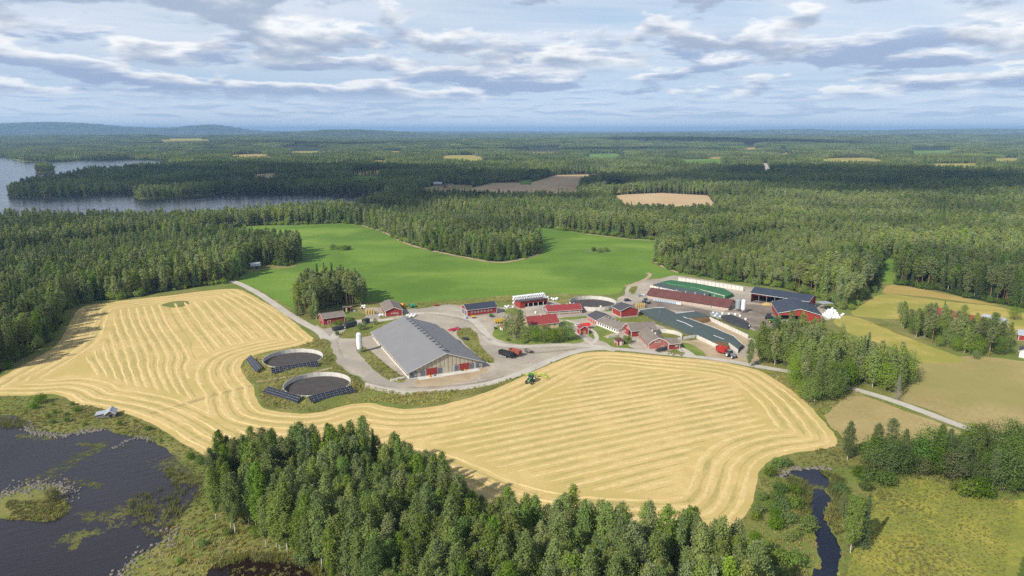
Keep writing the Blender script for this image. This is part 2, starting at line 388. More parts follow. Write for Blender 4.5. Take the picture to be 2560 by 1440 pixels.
M_willow = leafmat('willow_leaves', (0.192, 0.216, 0.072), (0.270, 0.258, 0.102), 0.35)
M_aspen = leafmat('bright_leaves', (0.15, 0.25, 0.05), (0.22, 0.285, 0.064), 0.45)
M_tuft = leafmat('grass_blades', (0.27, 0.28, 0.075), (0.42, 0.36, 0.135), 0.4, 0.05)
M_reed = leafmat('reeds', (0.19, 0.21, 0.055), (0.27, 0.25, 0.08), 0.4, 0.03)
M_pad = leafmat('lily_pads', (0.13, 0.15, 0.05), (0.2, 0.18, 0.055), 0.1, 0.03)
def barkmat(name, cols, scale=(6, 6, 1.2)):
    m = bpy.data.materials.new(name); m.use_nodes = True; t = NT(m.node_tree); b = m.node_tree.nodes['Principled BSDF']
    b.inputs['Roughness'].default_value = 0.9; b.inputs['Specular IOR Level'].default_value = 0.15
    co = t.vmath('MULTIPLY', t.node('ShaderNodeTexCoord').outputs['Object'], scale)
    t.put(b.inputs['Base Color'], t.ramp(t.noise(co, 1.0, 4, 0.6), cols)); MATS[name] = m; return m
M_birchbark = barkmat('birch_bark', [(0.36, (0.10, 0.09, 0.08)), (0.46, (0.52, 0.49, 0.44)), (1, (0.66, 0.63, 0.57))], (1.5, 1.5, 2.5))
M_sprucebark = barkmat('spruce_bark', [(0.3, (0.09, 0.07, 0.055)), (0.7, (0.17, 0.135, 0.105))])
M_pinebark = barkmat('pine_bark', [(0.3, (0.17, 0.10, 0.06)), (0.7, (0.34, 0.195, 0.10))])
M_greybark = barkmat('grey_bark', [(0.3, (0.22, 0.20, 0.175)), (0.7, (0.36, 0.33, 0.29))])
# ------------------------------------------------------------------ terrain: flat farmland, wooded swells, hills on the horizon
_w = [(rng.uniform(0, 2 * math.pi), rng.uniform(900, 5200), rng.uniform(0, 2 * math.pi)) for _ in range(16)]
def sst(a, b, x): t = np.clip((x - a) / (b - a), 0, 1); return t * t * (3 - 2 * t)
def _hill(px, dist, h, sx, sy):
    k = (px - 1280) / FPX / 1.026; Y = dist / math.hypot(1, k); return (k * Y, Y, h, sx, sy)
HILLS = [_hill(-60, 14200, 86, 1700, 900), _hill(90, 14600, 92, 1200, 900), _hill(210, 13800, 104, 950, 800), _hill(400, 14800, 86, 1500, 900), _hill(535, 14300, 100, 520, 700), _hill(650, 15200, 68, 1000, 800),
         _hill(805, 9300, 52, 900, 650), _hill(930, 9600, 45, 900, 600), _hill(1250, 15000, 50, 2500, 900), _hill(1950, 14600, 72, 1800, 900), _hill(2330, 14200, 76, 1800, 900), _hill(2600, 13800, 86, 1700, 900), _hill(2500, 8200, 42, 1500, 700),
         _hill(300, 7400, 40, 1500, 600), _hill(1700, 9000, 40, 2400, 700), _hill(2080, 6500, 30, 1100, 500), _hill(560, 4300, 22, 500, 380), _hill(1450, 5200, 26, 1300, 500), _hill(1180, 4400, 16, 900, 380)]
def terrain(x, y):
    x = np.asarray(x, float); y = np.asarray(y, float); r = np.hypot(x, y)
    n = np.zeros_like(r)
    for th, lam, ph in _w: n += np.sin((x * math.cos(th) + y * math.sin(th)) * 2 * math.pi / lam + ph)
    n /= 5.6
    h = sst(3200, 7000, r) * (14 + 13 * n) + sst(9000, 26000, r) * (44 + 8 * n)
    for hx, hy, hh, sx, sy in HILLS: h = h + hh * np.exp(-((x - hx) / sx) ** 2 - ((y - hy) / sy) ** 2)
    return np.maximum(h, 0) * sst(2300, 3600, r)
rad = np.concatenate([[40], np.geomspace(90, 43000, 150)])
ang = np.concatenate([np.arange(-55, 55, 0.35), np.arange(55, 305, 5.0)]) * math.pi / 180
RR, AA = np.meshgrid(rad, ang, indexing='ij'); X = RR * np.sin(AA); Y = RR * np.cos(AA); Z = terrain(X, Y); Z_TOP = float(Z.max())
nr, na = RR.shape; V = np.stack([X, Y, Z], -1).reshape(-1, 3); V = np.vstack([V, [[0, 0, 0]]])
i, j = np.meshgrid(np.arange(nr - 1), np.arange(na), indexing='ij'); j2 = (j + 1) % na
F = np.stack([i * na + j, i * na + j2, (i + 1) * na + j2, (i + 1) * na + j], -1).reshape(-1, 4)[:, ::-1]
jj = np.arange(na); Fc = np.stack([np.full(na, nr * na), np.full(na, nr * na), (jj + 1) % na, jj], -1)
me = bpy.data.meshes.new('ground'); me.from_pydata(V.tolist(), [], F.tolist() + [(int(a), int(c), int(b)) for a, _, b, c in Fc]); me.materials.append(M_forest_floor); me.update()
me.polygons.foreach_set('use_smooth', [True] * len(me.polygons))
tag(link('ground', me), kind='structure')

# ------------------------------------------------------------------ outlines of the fields, waters and yards (measured in the photo, laid out on the ground)
P_open = GP([(0, 932), (38, 906), (90, 878), (129, 855), (155, 803), (167, 772), (193, 757), (258, 752), (335, 743), (412, 729), (515, 716), (570, 706), (600, 692), (620, 664), (662, 661), (735, 664), (752, 650), (748, 628), (640, 618), (552, 604), (542, 585), (560, 568), (650, 564), (760, 561), (862, 558),
    (905, 563), (960, 579), (1003, 602), (1060, 621), (1150, 639), (1240, 654), (1292, 648), (1346, 634), (1352, 612), (1320, 590), (1285, 570), (1350, 568), (1450, 581), (1560, 594), (1650, 601), (1646, 636), (1632, 655), (1660, 667), (1700, 682), (1790, 697), (1880, 708), (1960, 722), (2040, 742), (2085, 762), (2110, 775), (2140, 757), (2170, 728), (2195, 700), (2196, 655), (2215, 645), (2262, 648), (2248, 700), (2240, 712), (2330, 724), (2400, 740), (2480, 756), (2560, 772), (2800, 810), (3300, 1000), (3300, 1800), (-700, 1800), (-500, 985)])
P_open = ragged(resample(P_open, 5, True), 2.2, 16)
P_field = smooth_closed(GP([(-60, 985), (0, 945), (60, 912), (110, 884), (150, 852), (178, 800), (205, 768), (262, 757), (340, 748), (430, 738), (515, 727), (585, 722), (625, 735), (655, 752), (690, 772), (722, 795), (752, 820), (778, 842), (784, 850), (770, 858), (735, 867), (690, 875), (650, 884), (622, 893), (606, 905), (603, 925), (615, 945), (632, 962), (638, 985), (647, 1008), (663, 1021), (700, 1030), (760, 1034), (805, 1030), (840, 1019), (885, 1010), (930, 1008), (970, 1017), (1010, 1022), (1070, 1018), (1130, 1006), (1200, 986), (1250, 967), (1300, 945), (1345, 924), (1400, 901), (1440, 886), (1480, 880), (1540, 880), (1600, 885), (1700, 894), (1790, 903), (1850, 914), (1905, 930), (1955, 960), (2002, 994), (2042, 1034), (2077, 1074), (2094, 1100), (2088, 1116), (2050, 1124), (1980, 1134), (1930, 1150), (1902, 1175), (1892, 1205), (1886, 1242), (1870, 1282), (1838, 1312), (1790, 1328), (1720, 1336), (1610, 1338), (1480, 1332), (1340, 1312), (1220, 1278), (1120, 1235), (1040, 1196), (940, 1178), (800, 1180), (660, 1188), (585, 1182), (548, 1162), (500, 1132), (445, 1100), (392, 1066), (350, 1046), (300, 1030), (235, 1018), (185, 1008), (165, 994), (135, 985), (90, 988), (40, 990), (0, 990)]), 6)
P_field = ragged(resample(P_field, 1.6, True), 0.5, 5)
P_meadow = GP([(575, 704), (606, 690), (640, 678), (690, 672), (735, 668), (756, 650), (750, 626), (640, 616), (552, 602), (544, 585), (562, 569), (650, 565), (760, 562), (862, 559), (905, 565), (958, 582), (1000, 604), (1058, 624), (1150, 643), (1240, 658), (1296, 651), (1350, 636), (1356, 612), (1322, 590), (1288, 571), (1350, 569), (1450, 582), (1560, 595), (1650, 602), (1645, 640), (1628, 656), (1655, 669), (1720, 684), (1690, 690), (1610, 698), (1565, 713), (1545, 733), (1480, 737), (1400, 734), (1280, 738), (1150, 748), (1050, 756), (950, 755), (918, 752), (880, 762), (790, 772), (740, 772), (712, 764), (690, 748), (655, 728), (612, 710)])
P_meadow = ragged(resample(smooth_closed(P_meadow, 4), 2.5, True), 0.9, 8)
P_yard = ragged(resample(smooth_closed(GP([(790, 812), (812, 822), (850, 812), (905, 800), (915, 785), (912, 772), (945, 768), (1010, 774), (1060, 764), (1110, 760), (1148, 764), (1200, 770), (1260, 768), (1300, 757), (1380, 752), (1420, 765), (1530, 765), (1545, 745), (1560, 738), (1566, 718), (1600, 702), (1650, 697), (1690, 689), (1780, 702), (1860, 715), (1900, 722), (2030, 755), (2080, 775), (2070, 800), (1960, 812), (1935, 840), (1915, 862), (1892, 880), (1888, 908), (1866, 914), (1790, 899), (1700, 890), (1600, 881), (1540, 876), (1480, 875), (1440, 881), (1400, 895), (1340, 921), (1290, 941), (1230, 959), (1150, 971), (1080, 979), (1010, 980), (950, 970), (905, 958), (890, 940), (868, 922), (840, 905), (832, 880), (824, 850), (806, 832)]), 5), 1.5, True), 0.8, 5)
P_lake = ragged(resample(smooth_closed(GP([(-500, 1030), (0, 1038), (40, 1046), (80, 1057), (72, 1070), (88, 1083), (133, 1092), (183, 1085), (267, 1074), (287, 1083), (333, 1092), (383, 1103), (427, 1133), (467, 1173), (500, 1195), (507, 1212), (490, 1240), (462, 1280), (427, 1322), (400, 1360), (343, 1392), (300, 1437), (280, 1520), (250, 1750), (-700, 1750)]), 6), 1.0, True), 0.8, 4)
P_island = ragged(resample(smooth_closed(GP([(-25, 1290), (-5, 1245), (40, 1222), (100, 1209), (150, 1213), (168, 1232), (165, 1250), (174, 1270), (160, 1290), (120, 1303), (60, 1301), (0, 1296)]), 6), 0.6, True), 0.4, 3)
P_creek = ragged(resample(smooth_closed(GP([(1950, 1190), (1968, 1180), (1990, 1174), (2046, 1172), (2052, 1182), (2072, 1196), (2077, 1212), (2062, 1228), (2080, 1250), (2064, 1275), (2060, 1292), (2076, 1325), (2092, 1347), (2102, 1385), (2094, 1440), (2090, 1700), (2005, 1700), (2028, 1440), (2052, 1425), (2050, 1395), (2040, 1360), (2034, 1320), (2027, 1290), (2023, 1262), (2030, 1228), (2012, 1203), (1985, 1190), (1962, 1194)]), 6), 0.7, True), 0.5, 2.5)
P_pond = ragged(resample(smooth_closed(GP([(540, 1412), (600, 1396), (690, 1394), (770, 1408), (840, 1440), (880, 1520), (700, 1600), (480, 1550), (510, 1450)]), 6), 0.8, True), 0.6, 3)
P_beige = ragged(resample(smooth_closed(GP([(2262, 925), (2300, 908), (2400, 892), (2480, 893), (2560, 903), (2750, 930), (2800, 1130), (2560, 1092), (2430, 1067), (2330, 1026), (2252, 998), (2240, 960)]), 5), 2.5, True), 0.8, 6)
P_green2 = ragged(resample(smooth_closed(GP([(2085, 806), (2105, 790), (2150, 796), (2240, 832), (2300, 856), (2400, 893), (2408, 904), (2380, 908), (2300, 905), (2278, 890), (2220, 865), (2140, 840)]), 5), 2.5, True), 0.8, 6)
P_yg = ragged(resample(smooth_closed(GP([(2128, 786), (2150, 765), (2205, 736), (2300, 745), (2400, 757), (2490, 766), (2560, 782), (2800, 820), (2800, 880), (2560, 836), (2450, 812), (2330, 800), (2240, 798), (2180, 795)]), 5), 2.5, True), 0.8, 6)
P_tan = ragged(resample(smooth_closed(GP([(2208, 732), (2228, 712), (2300, 722), (2400, 742), (2470, 757), (2500, 764), (2440, 759), (2330, 744), (2260, 737)]), 5), 2.5, True), 0.6, 6)
P_gap = GP([(2197, 706), (2198, 655), (2216, 646), (2261, 649), (2248, 702), (2226, 710)])
P_pale = ragged(resample(smooth_closed(GP([(2062, 1042), (2098, 1006), (2128, 990), (2180, 996), (2260, 1026), (2395, 1076), (2380, 1094), (2290, 1104), (2150, 1112), (2100, 1086)]), 5), 2.0, True), 0.8, 5)
P_wet = ragged(resample(smooth_closed(GP([(2108, 1600), (2118, 1430), (2150, 1350), (2180, 1262), (2205, 1212), (2300, 1198), (2400, 1228), (2500, 1248), (2800, 1270), (2900, 1600)]), 5), 2.0, True), 0.8, 5)

LAYER = 0.012
sheet('rough_grass', P_open, LAYER, M_rough)
field = sheet('stubble_field', P_field, 2.2 * LAYER, M_stubble)
sheet('meadow', P_meadow, 2.3 * LAYER, M_meadow)
sheet('farm_yard', P_yard, 2.4 * LAYER, M_gravel)
sheet('lake', P_lake, 2.5 * LAYER, M_water)
sheet('island', P_island, 3.5 * LAYER, M_rough)
sheet('creek', P_creek, 3.0 * LAYER, M_creek)
sheet('pond', P_pond, 3.0 * LAYER, M_pond)
sheet('beige_field', P_beige, 2.2 * LAYER, M_beige)
sheet('grass_strip', P_green2, 2.4 * LAYER, M_yellowgreen)
sheet('hay_field', P_yg, 2.3 * LAYER, M_yellowgreen)
sheet('ripe_field', P_tan, 2.5 * LAYER, M_tan)
sheet('clearing', P_gap, 2.5 * LAYER, M_meadow)
sheet('fallow_field', P_pale, 2.3 * LAYER, M_beige)
sheet('wet_meadow', P_wet, 2.4 * LAYER, M_wet)

def patch(name, pts, mat, z, amp=0.7, step=1.2):
    return sheet(name, ragged(resample(smooth_closed(GP(pts), 6), step, True), amp, 4), z, mat)
Z1 = 4.0 * LAYER
GRASSY = [
    ('yard_verge', [(1148, 822), (1176, 820), (1194, 838), (1204, 868), (1236, 900), (1222, 908), (1186, 882), (1158, 856), (1142, 836)], M_rough),
    ('garden_lawn', [(1232, 832), (1244, 814), (1268, 810), (1310, 800), (1400, 812), (1438, 830), (1462, 848), (1444, 858), (1380, 861), (1300, 861), (1258, 853), (1234, 842)], M_lawn),
    ('weedy_strip', [(888, 868), (906, 864), (930, 880), (985, 928), (1012, 946), (1002, 958), (968, 948), (938, 926), (904, 892)], M_rough),
    ('weedy_mound', [(834, 838), (860, 824), (930, 808), (985, 800), (975, 815), (915, 842), (862, 846)], M_rough),
    ('grass_bank', [(1470, 838), (1500, 812), (1545, 838), (1578, 868), (1606, 880), (1540, 870), (1512, 856)], M_lawn),
    ('grass_slope', [(1528, 798), (1598, 784), (1660, 800), (1745, 836), (1752, 846), (1705, 850), (1662, 818), (1612, 806), (1560, 806)], M_rough),
    ('grass_corner', [(1700, 858), (1730, 862), (1764, 886), (1758, 896), (1728, 886)], M_lawn),
    ('weedy_corner', [(1660, 886), (1704, 868), (1714, 884), (1700, 894)], M_rough),
    ('grass_ribbon', [(1395, 796), (1458, 790), (1470, 794), (1420, 800)], M_lawn),
    ('grass_wedge', [(1398, 806), (1420, 800), (1440, 808), (1448, 812), (1410, 812)], M_lawn),
    ('bale_yard_grass', [(1285, 770), (1262, 775), (1262, 783), (1290, 787), (1312, 780)], M_lawn),
    ('loop_grass', [(1572, 728), (1578, 718), (1592, 716), (1590, 728), (1582, 736)], M_rough),
    ('heap_verge', [(1770, 790), (1830, 806), (1885, 826), (1920, 842), (1905, 856), (1872, 842), (1800, 812)], M_rough),
    ('tank_verge', [(1400, 768), (1420, 752), (1440, 768), (1535, 768), (1540, 778), (1440, 776)], M_rough),
    ('shed_verge', [(795, 806), (830, 806), (880, 796), (905, 790), (890, 804), (840, 818), (805, 820)], M_rough),
    ('barn_verge', [(950, 792), (1030, 786), (1032, 796), (975, 800)], M_rough),
    ('north_verge', [(1000, 764), (1060, 757), (1150, 749), (1280, 742), (1290, 752), (1160, 758), (1110, 762), (1040, 772)], M_rough),
]
for k_, (nm, pts, mt) in enumerate(GRASSY): patch(nm, pts, mt, Z1 + 0.0004 * k_)
patch('dusty_apron', [(1035, 962), (1060, 940), (1200, 918), (1222, 922), (1180, 948), (1080, 972)], M_dirt, Z1 - 0.012 + 0.0000)
patch('grey_apron', [(1232, 862), (1300, 864), (1420, 868), (1450, 872), (1390, 892), (1320, 908), (1240, 912), (1228, 892)], M_gravel, Z1 - 0.012 + 0.0015)
patch('muddy_yard', [(1870, 760), (1990, 778), (1955, 792), (1940, 815), (1915, 840), (1880, 820), (1830, 800), (1850, 785)], M_mud, Z1 - 0.012 + 0.0030)
patch('bunker_floor', [(1690, 848), (1738, 842), (1812, 876), (1845, 888), (1880, 905), (1862, 912), (1770, 898), (1735, 880)], M_dirt, Z1 - 0.012 + 0.0045)
patch('barn_track', [(1560, 770), (1620, 752), (1700, 762), (1800, 782), (1775, 790), (1690, 776), (1600, 770)], M_mud, Z1 - 0.012 + 0.0060)

_rz = [0.0]
def ribbon(name, pts, width, mat, z, step=2.0, amp=0.25):
    _rz[0] += 0.0023; z += _rz[0]
    P = resample(smooth_open(GP(pts), 8), step); T = np.gradient(P, axis=0); T /= np.linalg.norm(T, axis=1)[:, None]; N = np.stack([-T[:, 1], T[:, 0]], 1)
    Vs = []; Fs = []
    for k, (p, n) in enumerate(zip(P, N)):
        w = width / 2 + amp * mnoise.noise((p[0] / 5, p[1] / 5, 2.2)); w2 = width / 2 + amp * mnoise.noise((p[0] / 5, p[1] / 5, 8.2))
        Vs += [(p[0] + n[0] * w, p[1] + n[1] * w, z), (p[0] - n[0] * w2, p[1] - n[1] * w2, z)]
        if k: Fs.append((2 * k - 2, 2 * k - 1, 2 * k + 1, 2 * k))
    me = bpy.data.meshes.new(name); me.from_pydata(Vs, [], Fs); me.materials.append(mat); me.update()
    return tag(link(name, me), kind='structure')
Z2 = 5.2 * LAYER
ribbon('road', [(574, 701), (600, 710), (640, 730), (680, 756), (720, 784), (760, 808), (800, 830), (815, 850)], 5.0, M_road, Z2)
ribbon('road', [(900, 960), (950, 972), (1010, 982), (1090, 978), (1170, 968), (1240, 954), (1310, 930), (1370, 904), (1430, 882), (1490, 872), (1560, 874), (1640, 882), (1740, 892), (1830, 904), (1880, 914), (1985, 932), (2120, 968), (2250, 1008), (2400, 1064), (2560, 1120), (2800, 1200)], 4.6, M_road, Z2)
ribbon('road', [(826, 850), (880, 806), (960, 800), (1040, 784), (1110, 786), (1180, 800), (1210, 830), (1232, 856), (1300, 866), (1400, 862), (1480, 866), (1540, 876)], 5.0, M_road, Z2 + 0.01)
ribbon('track', [(640, 955), (700, 945), (760, 935), (830, 920)], 2.2, M_dirt, Z2, amp=0.4)
ribbon('track', [(1562, 716), (1590, 708), (1615, 697), (1625, 687), (1618, 682)], 3.0, M_dirt, Z2, amp=0.4)
ribbon('footpath', [(1475, 866), (1492, 846), (1480, 826), (1450, 812), (1415, 800)], 2.4, M_road, Z2, amp=0.3)
ribbon('footpath', [(1440, 830), (1460, 846), (1480, 860)], 2.4, M_road, Z2 + 0.01, amp=0.3)
ribbon('track', [(1690, 868), (1716, 880), (1730, 894)], 5.0, M_road, Z2, amp=0.4)
ribbon('track', [(1890, 908), (1885, 880), (1900, 855), (1930, 830)], 4.0, M_dirt, Z2, amp=0.4)
for pts, w_ in (([(905, 563), (960, 580), (1002, 603), (1060, 622), (1150, 641), (1240, 656), (1294, 650), (1348, 635)], 3.5), ([(1640, 655), (1660, 668), (1700, 683)], 3.0), ([(1450, 583), (1560, 596), (1648, 603)], 2.5)):
    ribbon('field_margin', pts, w_, M_dirt, Z2, amp=1.2)

for off in (0.0, 2.2):
    ribbon('tyre_track', [(372 + off * 2, 1033 + off), (430 + off * 2, 1018 + off), (490 + off * 2, 1000 + off), (545 + off * 2, 984 + off), (638, 961 + off)], 0.55, M_trackfield, 3.4 * LAYER, amp=0.25)
for pts in ([(850, 905), (868, 925), (905, 948), (960, 962), (1050, 968), (1180, 958), (1260, 940)], [(840, 850), (850, 880), (862, 900)], [(1060, 782), (1120, 790), (1170, 802), (1200, 830), (1226, 850)], [(1240, 880), (1300, 884), (1380, 878), (1440, 872)], [(1700, 772), (1780, 786), (1850, 800), (1900, 822)], [(1880, 776), (1930, 790), (1920, 820), (1905, 848)]):
    for off in (0.0, 1.9): ribbon('tyre_track', [(px, py + off) for px, py in pts], 0.6, M_mud if pts[0][0] > 1600 else M_trackyard, Z2 + 0.03, amp=0.3)
patch('weedy_patch', [(405, 762), (430, 754), (465, 752), (472, 760), (450, 768), (420, 768)], M_rough, 3.2 * LAYER)
patch('weedy_patch', [(244, 778), (258, 772), (262, 786), (250, 796)], M_strip, 3.2 * LAYER)

# ------------------------------------------------------------------ swaths of straw on the stubble field, each a low ridge
def swath(P, width=1.8, height=0.12):
    if len(P) < 5: return
    P = P + np.array([[0.35 * mnoise.noise((q[0] / 9, q[1] / 9, 6.1)), 0.35 * mnoise.noise((q[0] / 9, q[1] / 9, 2.7))] for q in P])
    T = np.gradient(P, axis=0); L = np.linalg.norm(T, axis=1)[:, None]; L[L == 0] = 1; T /= L; N = np.stack([-T[:, 1], T[:, 0]], 1)
    prof = [(-0.5, 0.0), (-0.3, 0.7), (0.0, 1.0), (0.3, 0.7), (0.5, 0.0)]; Vs = []; Fs = []; n = len(P)
    for k in range(n):
        e = min(1.0, k / 2.0, (n - 1 - k) / 2.0); q = P[k]
        w = width * (0.85 + 0.55 * mnoise.noise((q[0] / 11, q[1] / 11, 0.3)) + 0.5 * mnoise.noise((q[0] / 3, q[1] / 3, 0.9))) * (0.4 + 0.6 * e); h = height * max(0.06, 0.8 + 0.7 * mnoise.noise((q[0] / 3, q[1] / 3, 5.1)) + 0.9 * mnoise.noise((q[0] / 28, q[1] / 28, 1.1))) * e
        sh = 0.25 * mnoise.noise((q[0] / 4, q[1] / 4, 3.3))
        for a, b in prof: Vs.append((q[0] + N[k, 0] * (a * w + sh), q[1] + N[k, 1] * (a * w + sh), 2.2 * LAYER + 0.004 + b * max(h, 0.02)))
        if k:
            for m in range(4): Fs.append(((k - 1) * 5 + m, k * 5 + m, k * 5 + m + 1, (k - 1) * 5 + m + 1))
    me = bpy.data.meshes.new('windrow'); me.from_pydata(Vs, [], [f[::-1] for f in Fs]); me.materials.append(M_windrow); me.update()
    link('windrow', me, field)
def gaps(P, keep):
    run = []
    for p, k in zip(P, keep):
        if k: run.append(p)
        else:
            if len(run) > 6: yield np.array(run)
            run = []
    if len(run) > 6: yield np.array(run)
PF = resample(P_field, 2.2, True)
area = 0.5 * np.sum(PF[:, 0] * np.roll(PF[:, 1], -1) - np.roll(PF[:, 0], -1) * PF[:, 1])
Tn = (np.roll(PF, -1, 0) - np.roll(PF, 1, 0)); Tn = (Tn + np.roll(Tn, 1, 0) + np.roll(Tn, -1, 0) + np.roll(Tn, 2, 0) + np.roll(Tn, -2, 0)); Tn /= np.linalg.norm(Tn, axis=1)[:, None]
Nn = np.stack([-Tn[:, 1], Tn[:, 0]], 1) * (1 if area > 0 else -1)
inview = lambda q: (q[:, 1] > 120) & (np.abs(q[:, 0]) < 0.86 * q[:, 1])
NPER = 4
for k in range(NPER):
    dk = 3.2 + 5.2 * k
    Q = PF + Nn * dk; dd = dist_poly(Q, PF)
    keep = (dd > dk - 0.35) & pip(Q, P_field) & inview(Q)
    idx0 = int(np.argmin(keep))
    Q = np.roll(Q, -idx0, 0); keep = np.roll(keep, -idx0)
    for run in gaps(Q, keep):
        for c in range(0, len(run) - 6, 90): swath(run[c:c + 92])
DMIN = 3.2 + 5.2 * (NPER - 1) + 3.5
# rows of the far lobe, fanning between the wood and the road
gL = resample(smooth_open(GP([(268, 768), (272, 800), (285, 840), (300, 885), (318, 935), (340, 985), (380, 1040)]), 6), 3.0)
gM = resample(smooth_open(GP([(412, 760), (438, 812), (477, 865), (494, 895), (482, 916), (492, 952), (528, 1006), (580, 1060)]), 6), 3.0)
gR = resample(smooth_open(GP([(625, 740), (670, 772), (715, 806), (765, 846)]), 6), 3.0)
def lerp_curve(a, b, t, n=70):
    u = np.linspace(0, 1, n); ia = np.stack([np.interp(u, np.linspace(0, 1, len(a)), a[:, k]) for k in (0, 1)], 1); ib = np.stack([np.interp(u, np.linspace(0, 1, len(b)), b[:, k]) for k in (0, 1)], 1)
    return ia * (1 - t) + ib * t
gM2 = resample(smooth_open(GP([(412, 760), (438, 812), (477, 865), (494, 893)]), 6), 3.0)
rows = [lerp_curve(gL, gM, t) for t in np.arange(-0.45, 1.001, 0.135)] + [lerp_curve(gM2, gR, t) for t in np.arange(0.11, 1.0, 0.115)]
for q in rows:
    q = resample(q, 2.2); keep = pip(q, P_field) & (dist_poly(q, PF) > DMIN)
    for run in gaps(q, keep): swath(run)
# straight rows of the near lobe
a, b = np.array(G(1253, 1187)), np.array(G(1653, 1103)); dr = (b - a) / np.linalg.norm(b - a); nr_ = np.array([-dr[1], dr[0]])
for k in range(-30, 40):
    s_ = np.arange(-160, 260, 2.2); q = a + np.outer(s_, dr) + nr_ * (k * 5.0); q = q + nr_ * (1.6 * np.sin(s_ / 55 + k * 0.15))[:, None]
    keep = pip(q, P_field) & (dist_poly(q, PF) > DMIN) & (q[:, 0] > G(900, 1100)[0])
    for run in gaps(q, keep):
        for c in range(0, len(run) - 6, 90): swath(run[c:c + 92])
# greener strips of undersown grass between the swaths
def strip(P, w):
    if len(P) < 6: return
    T = np.gradient(P, axis=0); T /= np.linalg.norm(T, axis=1)[:, None]; N = np.stack([-T[:, 1], T[:, 0]], 1); Vs = []; Fs = []; n = len(P)
    for k in range(n):
        ww = max(0.15, w * (0.55 + 1.1 * mnoise.noise((P[k, 0] / 14, P[k, 1] / 14, 2.9)))) * min(1, k / 4, (n - 1 - k) / 4) / 2
        Vs += [(*(P[k] + N[k] * ww), 2.2 * LAYER + 0.008), (*(P[k] - N[k] * ww), 2.2 * LAYER + 0.008)]
        if k: Fs.append((2 * k - 2, 2 * k - 1, 2 * k + 1, 2 * k))
    me = bpy.data.meshes.new('grass_row'); me.from_pydata(Vs, [], Fs); me.materials.append(M_strip); me.update(); link('grass_row', me, field)
for k in range(-30, 40):
    s_ = np.arange(-160, 260, 2.2); q = a + np.outer(s_, dr) + nr_ * (k * 5.0 + 2.5); q = q + nr_ * (1.6 * np.sin(s_ / 55 + k * 0.15))[:, None]
    keep = pip(q, P_field) & (dist_poly(q, PF) > DMIN) & (q[:, 0] > G(900, 1100)[0])
    for run in gaps(q, keep): strip(run, 2.0)
for i_ in range(len(rows) - 1):
    if np.linalg.norm(rows[i_][0] - rows[i_ + 1][0]) > 30: continue
    q = resample((rows[i_] + rows[i_ + 1]) / 2, 2.2); keep = pip(q, P_field) & (dist_poly(q, PF) > DMIN)
    for run in gaps(q, keep): strip(run, 1.8)
for k in range(3):
    dk = 3.2 + 5.2 * k + 2.6; Q = PF + Nn * dk; keep = (dist_poly(Q, PF) > dk - 0.35) & pip(Q, P_field) & inview(Q)
    i0 = int(np.argmin(keep)); Q = np.roll(Q, -i0, 0); keep = np.roll(keep, -i0)
    for run in gaps(Q, keep): strip(run, 1.9)
# ------------------------------------------------------------------ trees
def unit(v): return v / np.maximum(np.linalg.norm(v, axis=1, keepdims=True), 1e-9)
def leaf_cards(C, size, r, up=0.35, aspect=0.75, out=None, taper=False):
    """one small leaf-clump face per centre, turned at random but leaning outwards and up"""
    n = len(C); nrm = r.normal(size=(n, 3))
    if out is not None: nrm += 1.5 * out
    nrm[:, 2] += up; nrm = unit(nrm)
    t = unit(np.cross(nrm, r.normal(size=(n, 3)))); b = np.cross(nrm, t)
    sz = size * r.uniform(0.65, 1.35, (n, 1))
    a_, b_ = t * sz * 0.5, b * sz * 0.5 * aspect
    V = np.empty((n, 4, 3)); V[:, 0] = C - a_; V[:, 1] = C - b_ * 1.1; V[:, 2] = C + a_; V[:, 3] = C + b_ * 1.1
    return V.reshape(-1, 3), np.arange(n * 4).reshape(-1, 4)
def tubes(segs, n=5):
    Vs, Fs = [], []
    for (p, q, r0, r1) in segs:
        m = MB().tube(p, q, r0, r1, n, False); i0 = len(Vs); Vs += m.v; Fs += [tuple(i0 + k for k in f) for f in m.f]
    return Vs, Fs
def trunk_path(h, r, bend=0.25, n=6):
    pts = [(0, 0, -0.15)]; x = y = 0
    for k in range(1, n + 1): x += r.normal() * bend * h / 60; y += r.normal() * bend * h / 60; pts.append((x, y, h * k / n))
    return np.array(pts)
def on_trunk(path, t, h): z = t * h; return np.stack([np.interp(z, path[:, 2], path[:, 0]), np.interp(z, path[:, 2], path[:, 1]), z], -1)
